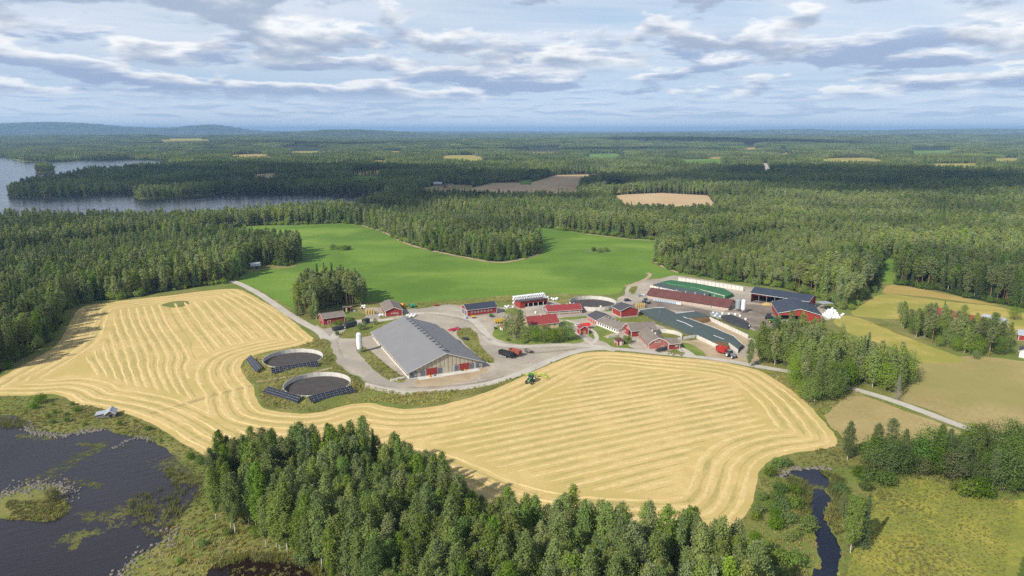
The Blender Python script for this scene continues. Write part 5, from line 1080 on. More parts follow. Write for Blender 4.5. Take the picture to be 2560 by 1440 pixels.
def silo(name, label, p, h, r, mat, leg=1.6):
    x, y = G(*p); e = empty(name, (x, y, 0)); tag(e, label, 'silo')
    MB().lathe([(0.35, leg * 0.55), (r, leg * 0.55 + 1.4), (r, h - 0.9), (r * 0.45, h - 0.15), (r * 0.3, h)], 18).obj('tank_body', mat, e, smooth=False)
    for k in range(4):
        an = k * math.pi / 2 + 0.5; MB().tube((r * math.cos(an), r * math.sin(an), 0), (r * math.cos(an), r * math.sin(an), leg * 0.55 + 1.6), 0.09, n=6).obj('leg', M_steel, e)
    m = MB(); m.tube((0, 0, h), (0, 0, h + 0.35), 0.16, n=8); m.obj('filler_cap', M_steel, e)
    m = MB(); m.tube((r + 0.12, 0.2, 0.3), (r + 0.12, 0.2, h - 0.9), 0.05, n=5); m.tube((r + 0.12, -0.2, 0.3), (r + 0.12, -0.2, h - 0.9), 0.05, n=5)
    for k in range(int(h / 0.6) - 2): m.tube((r + 0.12, -0.2, 0.6 + 0.6 * k), (r + 0.12, 0.2, 0.6 + 0.6 * k), 0.03, n=4)
    m.obj('ladder', M_steel, e); return e
silo('feed_silo', 'tall white feed silo at the corner of the big grey-roofed barn', (899, 881), 10.6, 1.35, M_silo)
silo('feed_silo', 'grey feed silo at the end of the long burgundy-roofed cowshed', (1844, 779), 8.0, 1.6, M_silogrey, 1.2)
silo('feed_silo', 'white feed silo beside the grey one by the burgundy-roofed cowshed', (1857, 782), 8.6, 1.35, M_silo, 1.6)

# ------------------------------------------------------------------ round slurry tanks
def tank(label, cx, cy_, r, h, level, mat=M_conc, inner=M_slurry, arc=None, fence=True):
    e = empty('slurry_tank', (cx, cy_, 0)); tag(e, label, 'tank'); n = 64; a0, a1 = arc or (0, 2 * math.pi); nseg = n if arc is None else int(n * (a1 - a0) / 6.283)
    if arc is None: MB().lathe([(0.01, level), (r - 0.05, level)], n, caps=False).obj('slurry', inner, e)
    else: MB().lathe([(0.01, level), (r - 0.2, level)], 40, caps=False).obj('tank_floor', inner, e)
    step = (a1 - a0) / 32                                    # wall of precast panels
    for k in range(32):
        b0, b1 = a0 + k * step + 0.0012, a0 + (k + 1) * step - 0.0012
        def q(a_, rr, z): return (rr * math.cos(a_), rr * math.sin(a_), z)
        MB().hexa([q(b0, r - 0.22, 0), q(b0, r, 0), q(b1, r, 0), q(b1, r - 0.22, 0)], [q(b0, r - 0.22, h), q(b0, r, h), q(b1, r, h), q(b1, r - 0.22, h)]).obj('wall_panel', mat, e)
    if fence:
        m = MB()
        for k in range(40):
            a_ = a0 + (a1 - a0) * k / 40; m.tube((r * 0.998 * math.cos(a_), r * 0.998 * math.sin(a_), h), (r * 0.998 * math.cos(a_), r * 0.998 * math.sin(a_), h + 0.9), 0.025, n=4)
        m.obj('fence', M_steel, e)
    return e
tank('round slurry tank nearest the straw field with two rows of solar panels', -85.2, 281.6, 14.4, 2.05, 0.10)
tank('round slurry tank behind the nearest one, beside the track and solar rows', -106.6, 316.2, 14.2, 2.05, 0.10)
tank('round slurry tank on the meadow edge behind the red-roofed calf house', 52.0, 426.0, 15.2, 2.6, 0.3)
t4 = tank('small old manure ring behind the grey-roofed cowsheds, half open and overgrown', 83.0, 355.0, 9.2, 2.3, 0.15, M_conc, M_rough, arc=(-0.55, math.pi * 0.98), fence=True)

def solar(label, pa, pb, shift=0.0, rows=3, tilt=33, z0=0.55, pw=1.75, ph=1.08):
    """tilted rows of panels; pa, pb: photo ends of the lower edge"""
    a_, b_ = Vector(G(*pa, 1.2)), Vector(G(*pb, 1.2)); L = (b_ - a_).length; e = empty('solar_array', (a_.x, a_.y, 0.65), math.atan2(b_.y - a_.y, b_.x - a_.x)); e.location = e.matrix_basis @ Vector((0, -shift, 0)); tag(e, label, 'solar panels', 'solar arrays beside the slurry tanks'); n = int(L / (pw + 0.03)); ct, st = math.cos(R(tilt)), math.sin(R(tilt))
    base = MB().box(0, pw, 0, ph, 0, 0.04); pm = base.mesh('panel', M_pv); fmesh = MB(); 
    for x0, x1, y0, y1 in ((0, pw, 0, 0.045), (0, pw, ph - 0.045, ph), (0, 0.045, 0.045, ph - 0.045), (pw - 0.045, pw, 0.045, ph - 0.045), (pw / 2 - 0.02, pw / 2 + 0.02, 0.045, ph - 0.045)): fmesh.box(x0, x1, y0, y1, 0.041, 0.055)
    fme = fmesh.mesh('panel_frame', M_pvframe)
    for i in range(n):
        for j in range(rows):
            o = link('panel', pm, e, (i * (pw + 0.03), j * (ph + 0.03) * ct, z0 + j * (ph + 0.03) * st)); o.rotation_euler = (R(tilt), 0, 0); link('panel_frame', fme, o)
    top = rows * (ph + 0.03)
    for i in range(0, n + 1, 3):
        x = min(i * (pw + 0.03), n * (pw + 0.03) - 0.1); MB().tube((x, 0.1, -0.7), (x, 0.1, z0), 0.05, n=5).obj('leg', M_steel, e); MB().tube((x, top * ct - 0.1, -0.7), (x, top * ct - 0.1, z0 + top * st - 0.1), 0.05, n=5).obj('leg', M_steel, e)
        MB().bar((x, 0, z0 - 0.06), (x, top * ct, z0 + top * st - 0.06), 0.06, 0.08).obj('rafter', M_steel, e)
    return e
solar('long solar row along the front of the nearest slurry tank', (777, 1006), (893, 976), 0.3)
solar('slanting solar row at the outer corner of the nearest slurry tank', (663, 978), (748, 1004), 1.3)
solar('long solar row along the front of the farther slurry tank', (680, 933), (801, 914), 0.3)
solar('short solar row at the outer corner of the farther slurry tank', (620, 897), (648, 931), 1.2)

# ------------------------------------------------------------------ red sheds and houses
e, L, f = house('red_shed', 'small red shed with weathered brown roof beside the grove', 'shed', (808, 814), (862, 806.5), 8.0, 4.3, 6.2, 'x', M_red, M_roofbrown, 0.2)
door(e, f['f'], 3.6, 0.2, 1.6, 2.2, M_redold); window(e, f['l'], 4, 2.4, 0.8, 0.8)
e, L = site('wood_shelter', (858, 780), (877, 779.5), 'little open-fronted shelter with one straw bale behind the brown-roofed shed', 'shelter')
MB().hexa([(-0.5, -0.5, 3.0), (L + 0.5, -0.5, 3.0), (L + 0.5, 4.5, 2.5), (-0.5, 4.5, 2.5)], [(-0.5, -0.5, 3.15), (L + 0.5, -0.5, 3.15), (L + 0.5, 4.5, 2.65), (-0.5, 4.5, 2.65)]).obj('roof', M_roofbrown, e)
MB().box(0, L, 3.9, 4.0, 0, 2.5).obj('back_wall', M_redold, e); MB().box(0, 0.1, 0, 3.9, 0, 2.6).obj('side_wall', M_redold, e); MB().box(L - 0.1, L, 0, 3.9, 0, 2.6).obj('side_wall', M_redold, e)
for x in (0.0, L - 0.15): MB().box(x, x + 0.15, -0.3, -0.15, 0, 2.9).obj('post', M_greywood, e)
e, L, f = house('red_shed', 'long red machine shed with brown roof and white hay rail on the gable', 'shed', (964.3, 792.2), (1005.9, 788.9), 20.0, 3.7, 5.6, 'y', M_red, M_roofbrown, 0.2, 0.7)
for s_ in (4.5, 8.5, 12.5): fbox(MB(), f['l'], s_, s_ + 1.5, 0, 0.05, 0.25, 3.3).obj('shade_panel', M_dark, e)  # near-black panels on the closed wall imitate shaded doorways
door(e, f['l'], 18.4, 0.2, 1.2, 2.4, M_white)
for k in range(6): window(e, f['f'], 3.6 + k * 0.75, 1.9, 0.45, 0.28, 1, 1)
window(e, f['f'], 7.3, 1.4, 0.4, 0.3, 1, 1)
e, L, f = house('red_workshop', 'red workshop with navy roof and a row of seven small windows', 'workshop', (1168, 793), (1242, 784), 9.0, 4.5, 6.7, 'x', M_red, M_roofblue, 0.7)
for k in range(7): window(e, f['f'], 3.0 + k * 2.15, 2.7, 0.85, 0.8)
for s_ in (2.6, 6.4): door(e, f['l'], s_, 0.3, 3.2, 3.5)
# open-fronted bale shed
e, L = site('bale_shed', (1300.5, 771), (1368, 763), 'open-fronted red shed with low navy roof before the white bales', 'shed'); Wd = 8.0
MB().hexa([(-0.5, -0.7, 4.5), (L + 0.5, -0.7, 4.5), (L + 0.5, Wd + 0.4, 3.3), (-0.5, Wd + 0.4, 3.3)], [(-0.5, -0.7, 4.65), (L + 0.5, -0.7, 4.65), (L + 0.5, Wd + 0.4, 3.45), (-0.5, Wd + 0.4, 3.45)]).obj('roof', M_roofdark, e)
MB().box(0, L, Wd - 0.12, Wd, 0, 3.3).obj('back_wall', M_red, e)
for x in (0, L - 0.12): MB().hexa([(x, 0, 0), (x + 0.12, 0, 0), (x + 0.12, Wd - 0.14, 0), (x, Wd - 0.14, 0)], [(x, 0, 4.4), (x + 0.12, 0, 4.4), (x + 0.12, Wd - 0.14, 3.35), (x, Wd - 0.14, 3.35)]).obj('side_wall', M_red, e)
MB().box(0.13, L - 0.13, -0.05, 0.06, 2.9, 4.38).obj('front_fascia', M_red, e); MB().box(0.13, 3.5, 0.0, 0.1, 0, 2.88).obj('front_wall', M_red, e)
for k in range(4): MB().box(5.5 + k * 3.6, 5.75 + k * 3.6, -0.12, 0.12, 0, 2.88).obj('post', M_white, e)
MB().box(3.6, L, -0.6, -0.25, 0, 0.5).obj('sill_wall', M_conc, e); MB().box(0.2, L - 0.2, 0.2, Wd - 0.2, 0.05, 0.09).obj('shed_floor', M_concd, e)
# calf house
e, L, f = house('calf_house', 'red-roofed calf house with long curtained openings and four ridge vents', 'barn', (1369.5, 790), (1453.8, 784), 9.5, 2.9, 5.3, 'x', M_red, M_roofred, 0.5)
for k in range(3):
    s_ = 4.0 + k * 6.7; fbox(MB(), f['f'], s_ - 3.1, s_ + 3.1, 0.0, 0.05, 0.9, 1.7).obj('curtain', M_poly, e); window(e, f['f'], s_, 2.15, 5.8, 0.65, 9, 1)
    fbox(MB(), f['f'], s_ + 3.15, s_ + 3.4, 0, 0.1, 0.5, 2.8).obj('post', M_white, e)
for k in range(4): MB().box(4 + k * 4.6, 5 + k * 4.6, 4.4, 5.2, 5.2, 5.95).obj('ridge_vent', M_roofmetal, e)
for s_ in (1.6, 3.6, 5.6): door(e, f['l'], s_, 0.4, 1.7, 2.6)
# farmhouse
e, L, f = house('farmhouse', 'cream farmhouse with steep red roof and small red-roofed bay', 'house', (1323, 829), (1396, 820.5), 9.0, 3.9, 7.3, 'x', M_yellow, M_roofred, 0.6, 0.6)
for s_ in (1.8, 4.4, 12.4, 15.6): window(e, f['f'], s_, 2.3, 1.1, 1.3, 2, 2)
for s_ in (2.6, 6.2): window(e, f['l'], s_, 2.3, 1.0, 1.3, 2, 2)
window(e, f['l'], 4.5, 5.2, 1.0, 1.1, 2, 2)
for s_ in (2.6, 6.2): window(e, f['r'], s_, 2.3, 1.0, 1.3, 2, 2)
b = MB().hexa([(7.0, -2.6, 0), (10.2, -2.6, 0), (10.2, 0.0, 0), (7.0, 0.0, 0)], [(7.0, -2.6, 2.7), (10.2, -2.6, 2.7), (10.2, 0.0, 2.7), (7.0, 0.0, 2.7)]).obj('porch', M_yellow, e)
MB().poly([(6.6, -3.0, 2.7), (10.6, -3.0, 2.7), (8.6, -1.0, 4.1)]).poly([(10.6, -3.0, 2.7), (10.6, 0, 2.7), (8.6, 0, 4.1), (8.6, -1.0, 4.1)]).poly([(6.6, 0, 2.7), (6.6, -3.0, 2.7), (8.6, -1.0, 4.1), (8.6, 0, 4.1)]).obj('porch_roof', M_roofred, b)
pf = lambda s, o, z: (s, -2.6 - o, z)
for s_ in (7.8, 9.4): window(e, pf, s_, 1.6, 1.0, 1.3, 2, 2)
MB().box(8.6, 9.4, 4.1, 4.9, 7.0, 8.3).obj('chimney', M_conc, e)
e, L, f = house('playhouse', 'tiny white playhouse at the corner of the farmhouse garden', 'playhouse', (1253, 826), (1264, 825), 2.4, 1.8, 2.8, 'y', M_white, M_roofred, 0.1, 0.25, cb=False)
door(e, f['f'], 1.3, 0.1, 0.7, 1.4, M_red)
e, L, f = house('red_hut', 'small square red storehouse with pale wooden door and red roof', 'hut', (1450, 837.7), (1470.6, 836), 4.6, 3.6, 5.0, 'y', M_red, M_roofred, 0.2, 0.45)
door(e, f['f'], 2.6, 0.2, 1.2, 2.0, M_wood, M_wood)
e, L, f = house('carport', 'little lean-to with bright red roof just behind the storehouse', 'shelter', (1459, 824), (1476, 822.5), 4.0, 2.0, 3.0, 'x', M_red, pmat('bright_red_sheet', (0.62, 0.035, 0.025), 0.5, var=0.2), 0.0, 0.4, cb=False)
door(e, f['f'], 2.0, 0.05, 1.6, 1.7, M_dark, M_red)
e, L, f = house('grain_barn', 'plain square red barn with dark roof on a pale concrete base', 'barn', (1551.6, 796), (1594.8, 791.6), 10.5, 4.8, 7.0, 'y', M_red, M_roofdark, 0.9, 0.55)
door(e, f['r'], 5, 0.9, 3, 3.2, M_redold, M_red)
# L-shaped cowshed
e, L, f = house('cowshed', 'long low cowshed with grey-brown roof and white pillars along the wall', 'barn', (1491.4, 813.4), (1545.5, 835.3), 10.0, 2.6, 4.6, 'x', M_white, M_roofbrown, 0.3, 0.5, cb=False)
for k in range(9): fbox(MB(), f['f'], 1.2 + k * 2.15, 2.1 + k * 2.15, 0, 0.04, 0.9, 2.2).obj('shade_panel', M_dark, e)  # dark panels between the pillars, inside shade given as colour
for k in range(5): MB().box(3 + k * 3.4, 3.7 + k * 3.4, 5.4, 6.1, 4.2, 5.1).obj('roof_vent', M_roofmetal, e)
e, L, f = house('cowshed_wing', 'taller dark-roofed wing joined to the end of the long low cowshed', 'barn', (1468, 800), (1490.6, 813), 11.5, 3.0, 5.2, 'x', M_orange, M_roofdark, 0.3, 0.5)
for k in range(4): window(e, f['f'], 2.0 + k * 2.5, 1.6, 0.9, 1.1, 2, 2)
e, L, f = house('old_barn', 'old red barn with weathered grey-brown roof and an open hay door', 'barn', (1577.8, 844), (1640.7, 838), 9.5, 3.8, 6.6, 'x', M_red, M_roofbrown, 0.4, 0.5)
fbox(MB(), f['l'], 6.4, 8.6, 0, 0.05, 0.5, 3.2).obj('shade_panel', M_dark, e); window(e, f['l'], 5.0, 4.2, 2.2, 0.7, 4, 1); window(e, f['l'], 2.2, 1.8, 1.1, 0.9, 2, 2)  # the hay door is a near-black panel painted as shade
fbox(MB(), f['f'], 8.0, 8.2, 0, 0.06, 0.4, 3.6).obj('downpipe', M_white, e)
# gambrel barn with its wing
e, L = site('gambrel_barn', (1621.6, 876.9), (1670.8, 875.5), 'weathered red barn with curved gambrel roof nearest the straw field', 'barn'); Wd = 19.0
prof = [(0, 3.7), (L * 0.16, 5.2), (L * 0.5, 6.7), (L * 0.84, 5.2), (L, 3.7)]
plinth(e, L, Wd, 1.0, M_plinth)
MB().poly([(0, 0, 1.0), (L, 0, 1.0)] + [(x, 0, z) for x, z in prof[::-1]]).poly([(L, Wd, 1.0), (0, Wd, 1.0)] + [(x, Wd, z) for x, z in prof]).quad((0, Wd, 1.0), (0, 0, 1.0), (0, 0, 3.7), (0, Wd, 3.7)).quad((L, 0, 1.0), (L, Wd, 1.0), (L, Wd, 3.7), (L, 0, 3.7)).obj('wall', M_redold, e)
pr = [(-0.6, 3.3)] + prof[1:4] + [(L + 0.6, 3.3)]; m = MB(); t = MB()
for (xa, za), (xb, zb) in zip(pr, pr[1:]):
    q = [(xa, -0.5, za), (xb, -0.5, zb), (xb, Wd + 0.5, zb), (xa, Wd + 0.5, za)]; m.hexa(q, [(x, y, z + 0.18) for x, y, z in q]); q = [(xa, -0.56, za - 0.1), (xb, -0.56, zb - 0.1), (xb, -0.5, zb - 0.1), (xa, -0.5, za - 0.1)]; t.hexa(q, [(x, y, z + 0.32) for x, y, z in q])
ro = m.obj('roof', M_roofbrown, e); t.obj('eaves_board', M_white, ro); fm = face_map('f', L, Wd); fl = face_map('l', L, Wd)
window(e, fm, L * 0.45, 4.7, 2.6, 0.6, 4, 1); corners(e, L, Wd, 3.6, 0.2)
fbox(MB(), fm, L - 2.5, L - 0.8, 0, 0.06, 1.0, 3.0).obj('door', M_redold, e); window(e, fm, L * 0.7, 2.0, 0.9, 0.7, 2, 1)
for k in range(5): window(e, fl, 3 + k * 3.2, 1.6, 0.7, 0.5, 2, 1)
for y_ in (6.5, 12.0): MB().tube((L * 0.5, y_, 6.6), (L * 0.5, y_, 7.6), 0.4, n=10).obj('roof_vent', M_conc, e)
e, L, f = house('barn_wing', 'small red wing with white corner boards at the gambrel barn side', 'shed', (1671.6, 875.0), (1699, 872.5), 9.0, 3.2, 4.8, 'x', M_red, M_roofbrown, 0.2, 0.5)
window(e, f['f'], 4.4, 1.8, 1.3, 0.7, 3, 2); window(e, f['r'], 4, 1.7, 1.0, 0.8)
e, L = site('kiosk', (1542.8, 864.3), (1557.6, 862.7), 'tiny flat-roofed red milk kiosk with white door beside the road', 'kiosk')
walls(e, L, 3.2, 2.6, 2.6, 'x', M_red, 0.05); MB().hexa([(-0.4, -0.4, 2.6), (L + 0.4, -0.4, 2.6), (L + 0.4, 3.6, 2.9), (-0.4, 3.6, 2.9)], [(-0.4, -0.4, 2.75), (L + 0.4, -0.4, 2.75), (L + 0.4, 3.6, 3.05), (-0.4, 3.6, 3.05)]).obj('roof', M_roofburg, e)
corners(e, L, 3.2, 2.55, 0.05, 0.2); f_ = face_map('f', L, 3.2); door(e, f_, 2.0, 0.05, 0.9, 2.0, M_white); window(e, face_map('l', L, 3.2), 1.6, 1.6, 1.2, 0.8)
e, L = site('ramp_wall', (1520, 846), (1545, 841), 'low pale concrete ramp wall before the old barn door', 'wall'); MB().box(0, L, 0, 0.3, 0, 1.2).obj('wall', M_conc, e); MB().hexa([(0, 0.3, 0), (L, 0.3, 0), (L, 3.5, 0), (0, 3.5, 0)], [(0, 0.3, 0.3), (L, 0.3, 1.2), (L, 3.5, 1.2), (0, 3.5, 0.3)]).obj('ramp', M_dirt, e)
# long burgundy cowshed
e, L, f = house('long_cowshed', 'very long brick cowshed with burgundy roof and a row of small windows', 'barn', (1618.5, 745.7), (1820.6, 777.4), 12.5, 2.7, 6.0, 'x', M_brick, M_roofburg, 0.4, 0.7, cb=False, trim=M_roofburg)
for k in range(28): window(e, f['f'], 1.8 + k * (L - 3.6) / 27, 1.9, 0.55, 0.55, 1, 1, M_brick, 0.05)
for k in range(8): MB().box(4 + k * 6.4, 4.7 + k * 6.4, 7.4, 8.1, 5.2, 6.9).obj('roof_vent', M_roofmetal, e)
door(e, f['r'], 5, 0.3, 3.0, 2.2, M_doorgrey); door(e, f['f'], L - 11, 0.3, 0.9, 1.9, M_doorgrey)
# open machinery hall
e, L = site('open_hall', (1876, 755), (2019, 778), 'tall open-sided hall with navy roof and heaps of straw inside', 'hall'); Wd, he, hr = 15.0, 6.4, 8.8
gable_roof(e, L, Wd, he, hr, 'x', M_roofblue, 0.8); MB().box(0, L, Wd - 0.15, Wd, 0, he).obj('back_wall', M_dark, e)  # back wall coloured near-black so the hall looks unlit inside
for x in (0.0, L - 0.15): MB().hexa([(x, 0.2, 0), (x + 0.15, 0.2, 0), (x + 0.15, Wd - 0.2, 0), (x, Wd - 0.2, 0)], [(x, 0.2, he), (x + 0.15, 0.2, he), (x + 0.15, Wd - 0.2, he), (x, Wd - 0.2, he)]).obj('side_wall', M_red, e); MB().poly([(x, 0.2, he), (x, Wd - 0.2, he), (x, Wd / 2, hr - 0.1)]).poly([(x + 0.15, 0.2, he), (x + 0.15, Wd / 2, hr - 0.1), (x + 0.15, Wd - 0.2, he)]).obj('gable', M_red, e)
for k in range(8): MB().box(0.0 + k * (L - 0.3) / 7, 0.3 + k * (L - 0.3) / 7, -0.15, 0.15, 0, he - 0.3).obj('post', M_greywood, e)
MB().box(0, L, -0.12, 0.12, he - 0.55, he - 0.3).obj('beam', M_greywood, e); MB().box(0.3, 12, 0.3, 0.4, he - 1.3, he - 0.56).obj('fascia', M_red, e)
for k in range(3): MB().hexa([(13 + k * 5.5, 0.6, 0), (13.4 + k * 5.5, 0.6, 0), (13.4 + k * 5.5, 8, 0), (13 + k * 5.5, 8, 0)], [(13 + k * 5.5, 0.9, 1.8), (13.4 + k * 5.5, 0.9, 1.8), (13.4 + k * 5.5, 8, 3.0), (13 + k * 5.5, 8, 3.0)]).obj('partition', M_concd, e)
MB().box(0.4, L - 0.4, 0.3, Wd - 0.3, 0.06, 0.10).obj('hall_floor', M_mud, e)
e, L = site('roof_lean_to', (2036, 772), (2056, 778), 'pale sheet-metal lean-to roof behind the open navy-roofed hall', 'lean-to')
MB().hexa([(0, 0, 4.6), (7, 0, 4.6), (7, 9, 4.2), (0, 9, 4.2)], [(0, 0, 4.75), (7, 0, 4.75), (7, 9, 4.35), (0, 9, 4.35)]).obj('roof', M_roofmetal, e)
for x in (0.2, 6.6):
    for y_ in (0.3, 8.5): MB().box(x, x + 0.2, y_, y_ + 0.2, 0, 4.3).obj('post', M_greywood, e)
e, L = site('machine_hall', (1945, 800), (2052, 806), 'wide navy-roofed machine hall with red gable half hidden by the copse', 'hall'); Wd, he, hr = 27.0, 4.4, 7.4
gable_roof(e, L, Wd, he, hr, 'y', M_roofblue, 0.7)
MB().poly([(0, 0, 3.2), (L, 0, 3.2), (L, 0, he), (L / 2, 0, hr), (0, 0, he)]).obj('gable', M_red, e); MB().box(0, 1.4, -0.05, 0.1, 0, 3.2).obj('front_wall', M_red, e); MB().box(L - 8, L, -0.05, 0.1, 0, 3.2).obj('front_wall', M_red, e)
MB().box(0, 0.15, 0.2, Wd, 0, he).obj('side_wall', M_red, e); MB().box(L - 0.15, L, 0.2, Wd, 0, he).obj('side_wall', M_greywood, e); MB().box(0.2, L - 0.2, Wd - 0.2, Wd - 0.05, 0, he).obj('back_wall', M_greywood, e); MB().box(0.3, L - 0.3, 0.2, Wd - 0.3, 0.06, 0.1).obj('hall_floor', M_mud, e)
corners(e, L, Wd, he, 0.0)
# houses to the side and far off
e, L, f = house('long_house', 'long red-walled building with faded red roof behind dark trees', 'house', (2313, 792), (2470, 828), 10.0, 3.4, 5.8, 'x', M_orange, M_roofred, 0.3, 0.6)
for k in range(8): window(e, f['f'], 3 + k * 5.0, 1.9, 1.1, 1.1)
e, L, f = house('outbuilding', 'pale-roofed outbuilding behind the long red-roofed building', 'shed', (2450, 806), (2502, 818), 7.0, 3.0, 4.6, 'x', M_white, M_roofmetal, 0.2, 0.4)
door(e, f['r'], 3, 0.2, 1.5, 2.0)
e, L, f = house('red_shed', 'red shed with pale roof cut by the picture edge', 'shed', (2545, 851), (2600, 858), 8, 3.4, 5.0, 'x', M_red, M_roofmetal, 0.2, 0.5)
door(e, f['f'], 4, 0.2, 2.5, 2.4, M_redold)
e, L, f = house('white_house', 'white house with dark roof at the picture edge', 'house', (2547, 894), (2610, 904), 8, 3.6, 6.4, 'y', M_white, M_roofdark, 0.4, 0.5)
window(e, f['f'], 2.5, 2.0, 1.1, 1.2, 2, 2); window(e, f['f'], 6.5, 2.0, 1.1, 1.2, 2, 2); window(e, f['l'], 4, 2.0, 1.1, 1.2, 2, 2)
e, L, f = house('boathouse', 'grey weathered wooden boathouse on the lake bank', 'boathouse', (264, 1047), (288, 1044), 4.5, 1.9, 3.0, 'y', M_greywood, M_roofmetal, 0.0, 0.35, cb=False)
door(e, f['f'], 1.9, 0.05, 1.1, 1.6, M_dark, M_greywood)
MB().hexa([(-3.8, 0.6, 1.5), (0, 0.6, 1.9), (0, 4.6, 1.9), (-3.8, 4.6, 1.5)], [(-3.8, 0.6, 1.65), (0, 0.6, 2.05), (0, 4.6, 2.05), (-3.8, 4.6, 1.65)]).obj('side_roof', M_roofmetal, e); MB().box(-3.6, -0.02, 0.9, 4.4, 0, 1.48).obj('side_room', M_greywood, e)
e, L, f = house('hay_barn', 'small grey hay barn with shiny metal roof at the forest corner', 'shed', (629, 673), (651, 671), 6.0, 2.8, 4.6, 'x', M_greywood, M_roofmetal, 0.0, 0.5, cb=False)
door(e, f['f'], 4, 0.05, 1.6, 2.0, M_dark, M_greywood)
FARH = [((1062, 462), (1080, 462), 16, 6, 9, M_white, M_roofmetal, 'pale barn of the far farm above the lake end'), ((1084, 466), (1104, 466), 14, 5, 8, M_greywood, M_roofmetal, 'long grey hall of the far farm above the lake end'), ((1045, 484), (1062, 484), 9, 4, 6, M_red, M_roofbrown, 'low red shed of the far farm near the lake end'), ((1108, 470), (1116, 470), 9, 5, 8, M_red, M_roofdark, 'red house of the far farm beside the dark spruces'),
    ((1120, 468), (1132, 468), 9, 5, 8, M_yellow, M_roofdark, 'cream house of the far farm beyond the spruces'), ((1131, 520), (1143, 520), 9, 6, 9, M_white, M_roofmetal, 'white house deep in the shaded forest belt'), ((1492, 362), (1510, 362), 30, 12, 16, M_white, M_roofmetal, 'distant white hall on the wooded plain'), ((1618, 378), (1626, 378), 16, 10, 14, M_white, M_roofmetal, 'distant white house beside the pale clearing'),
    ((1634, 376), (1640, 376), 16, 10, 14, M_white, M_roofdark, 'distant house next to the pale clearing'), ((1780, 381), (1788, 381), 16, 10, 14, M_orange, M_roofred, 'distant red-roofed house on the wooded plain'), ((1998, 368), (2006, 368), 16, 10, 16, M_white, M_roofdark, 'distant lone white house on the wooded plain'), ((2162, 384), (2184, 384), 16, 8, 11, M_white, M_roofmetal, 'distant row house beside the far beige strip'), ((1549, 368), (1553, 368), 16, 10, 14, M_white, M_roofmetal, 'tiny distant white house between the woods')]
for p0, p1, Wd, he, hr, wm, rm, lb in FARH:
    e, L, f = house('far_house', lb, 'house', p0, p1, Wd, he, hr, 'x', wm, rm, 0.0, 0.6, cb=False); e.location.z = float(terrain(e.location.x, e.location.y)) + 0.4
    window(e, f['f'], L * 0.3, he * 0.5, L * 0.12, he * 0.3); window(e, f['f'], L * 0.7, he * 0.5, L * 0.12, he * 0.3)
# ------------------------------------------------------------------ silage clamps
def mound(name, pts, z, mat, parent=None, flare=1.2, dome=0.5, drop=None):
    """a covered heap: top outline measured at height z, sides falling to the ground"""
    P = resample(np.array([G(px, py, z) for px, py in pts]), 1.5, True); c = P.mean(0); n = len(P); Vs = []; Fs = []
    lo, hi = P.min(0) , P.max(0); ds = []
    d_ = P - c; L = np.linalg.norm(d_, axis=1)[:, None]; outp = P + d_ / L * flare
    tri = []; gx, gy = np.meshgrid(np.arange(lo[0], hi[0], 1.6), np.arange(lo[1], hi[1], 1.6)); q = np.stack([gx.ravel(), gy.ravel()], 1); q = q[pip(q, P)]; q = q[dist_poly(q, P) > 0.9]
    from mathutils.geometry import delaunay_2d_cdt
    allp = [Vector(p) for p in P] + [Vector(p) for p in q]
    vs, es, fs, *_ = delaunay_2d_cdt(allp, [(k, (k + 1) % n) for k in range(n)], [], 1, 1e-4)
    dd = dist_poly(np.array([(v.x, v.y) for v in vs]), P)
    for v, dq in zip(vs, dd): Vs.append((v.x, v.y, z + dome * min(1, dq / 5) + (0.12 * mnoise.noise((v.x / 2.2, v.y / 2.2, 3)) if dq > 0.5 else 0)))
    for f_ in fs:
        a_, b_, c_ = (Vs[k] for k in f_[:3]); cr = (b_[0] - a_[0]) * (c_[1] - a_[1]) - (b_[1] - a_[1]) * (c_[0] - a_[0]); Fs.append(tuple(f_) if cr > 0 else tuple(f_)[::-1])
    m0 = len(Vs)
    Vs += [(p[0], p[1], 0.02) for p in outp]; top = {}
    tb = len(Vs); Vs += [(p[0], p[1], z) for p in P]
    ar = 0.5 * np.sum(P[:, 0] * np.roll(P[:, 1], -1) - np.roll(P[:, 0], -1) * P[:, 1])
    for k in range(n):
        k2 = (k + 1) % n; fq = (m0 + k, m0 + k2, tb + k2, tb + k); Fs.append(fq if ar > 0 else fq[::-1])
    me = bpy.data.meshes.new(name); me.from_pydata(Vs, [], Fs); me.materials.append(mat); me.polygons.foreach_set('use_smooth', [True] * len(me.polygons)); me.update()
    return link(name, me, parent)
def wall_run(e, pts, h, th=0.35, mat=M_conc, name='wall_panel', plen=3.0, zt=None):
    """precast concrete wall through photo points of its top edge"""
    P = [G(px, py, h) for px, py in pts]
    for a_, b_ in zip(P, P[1:]):
        L = math.dist(a_, b_); n = max(1, round(L / plen))
        for k in range(n):
            t0, t1 = k / n + 0.004, (k + 1) / n - 0.004; p = (a_[0] + (b_[0] - a_[0]) * t0, a_[1] + (b_[1] - a_[1]) * t0, h / 2); q = (a_[0] + (b_[0] - a_[0]) * t1, a_[1] + (b_[1] - a_[1]) * t1, h / 2)
            MB().bar(p, q, th, h).obj(name, mat, e)
def line_of(e, pts, z, w, h, mat, name):
    P = [G(px, py, z) for px, py in pts]
    for a_, b_ in zip(P, P[1:]): MB().bar((*a_, z), (*b_, z), w, h).obj(name, mat, e)
e = empty('silage_clamp'); tag(e, 'largest silage clamp, a long dark green sheeted heap between concrete walls', 'silage clamp')
mound('tarpaulin', [(1600, 775), (1632, 771), (1661, 769), (1686, 781), (1722, 796), (1780, 817), (1834.7, 840), (1858, 862), (1845, 872), (1821, 855), (1788, 851), (1743, 836), (1694, 816), (1640, 795)], 2.0, M_tarp, e, 0.25, 0.5)
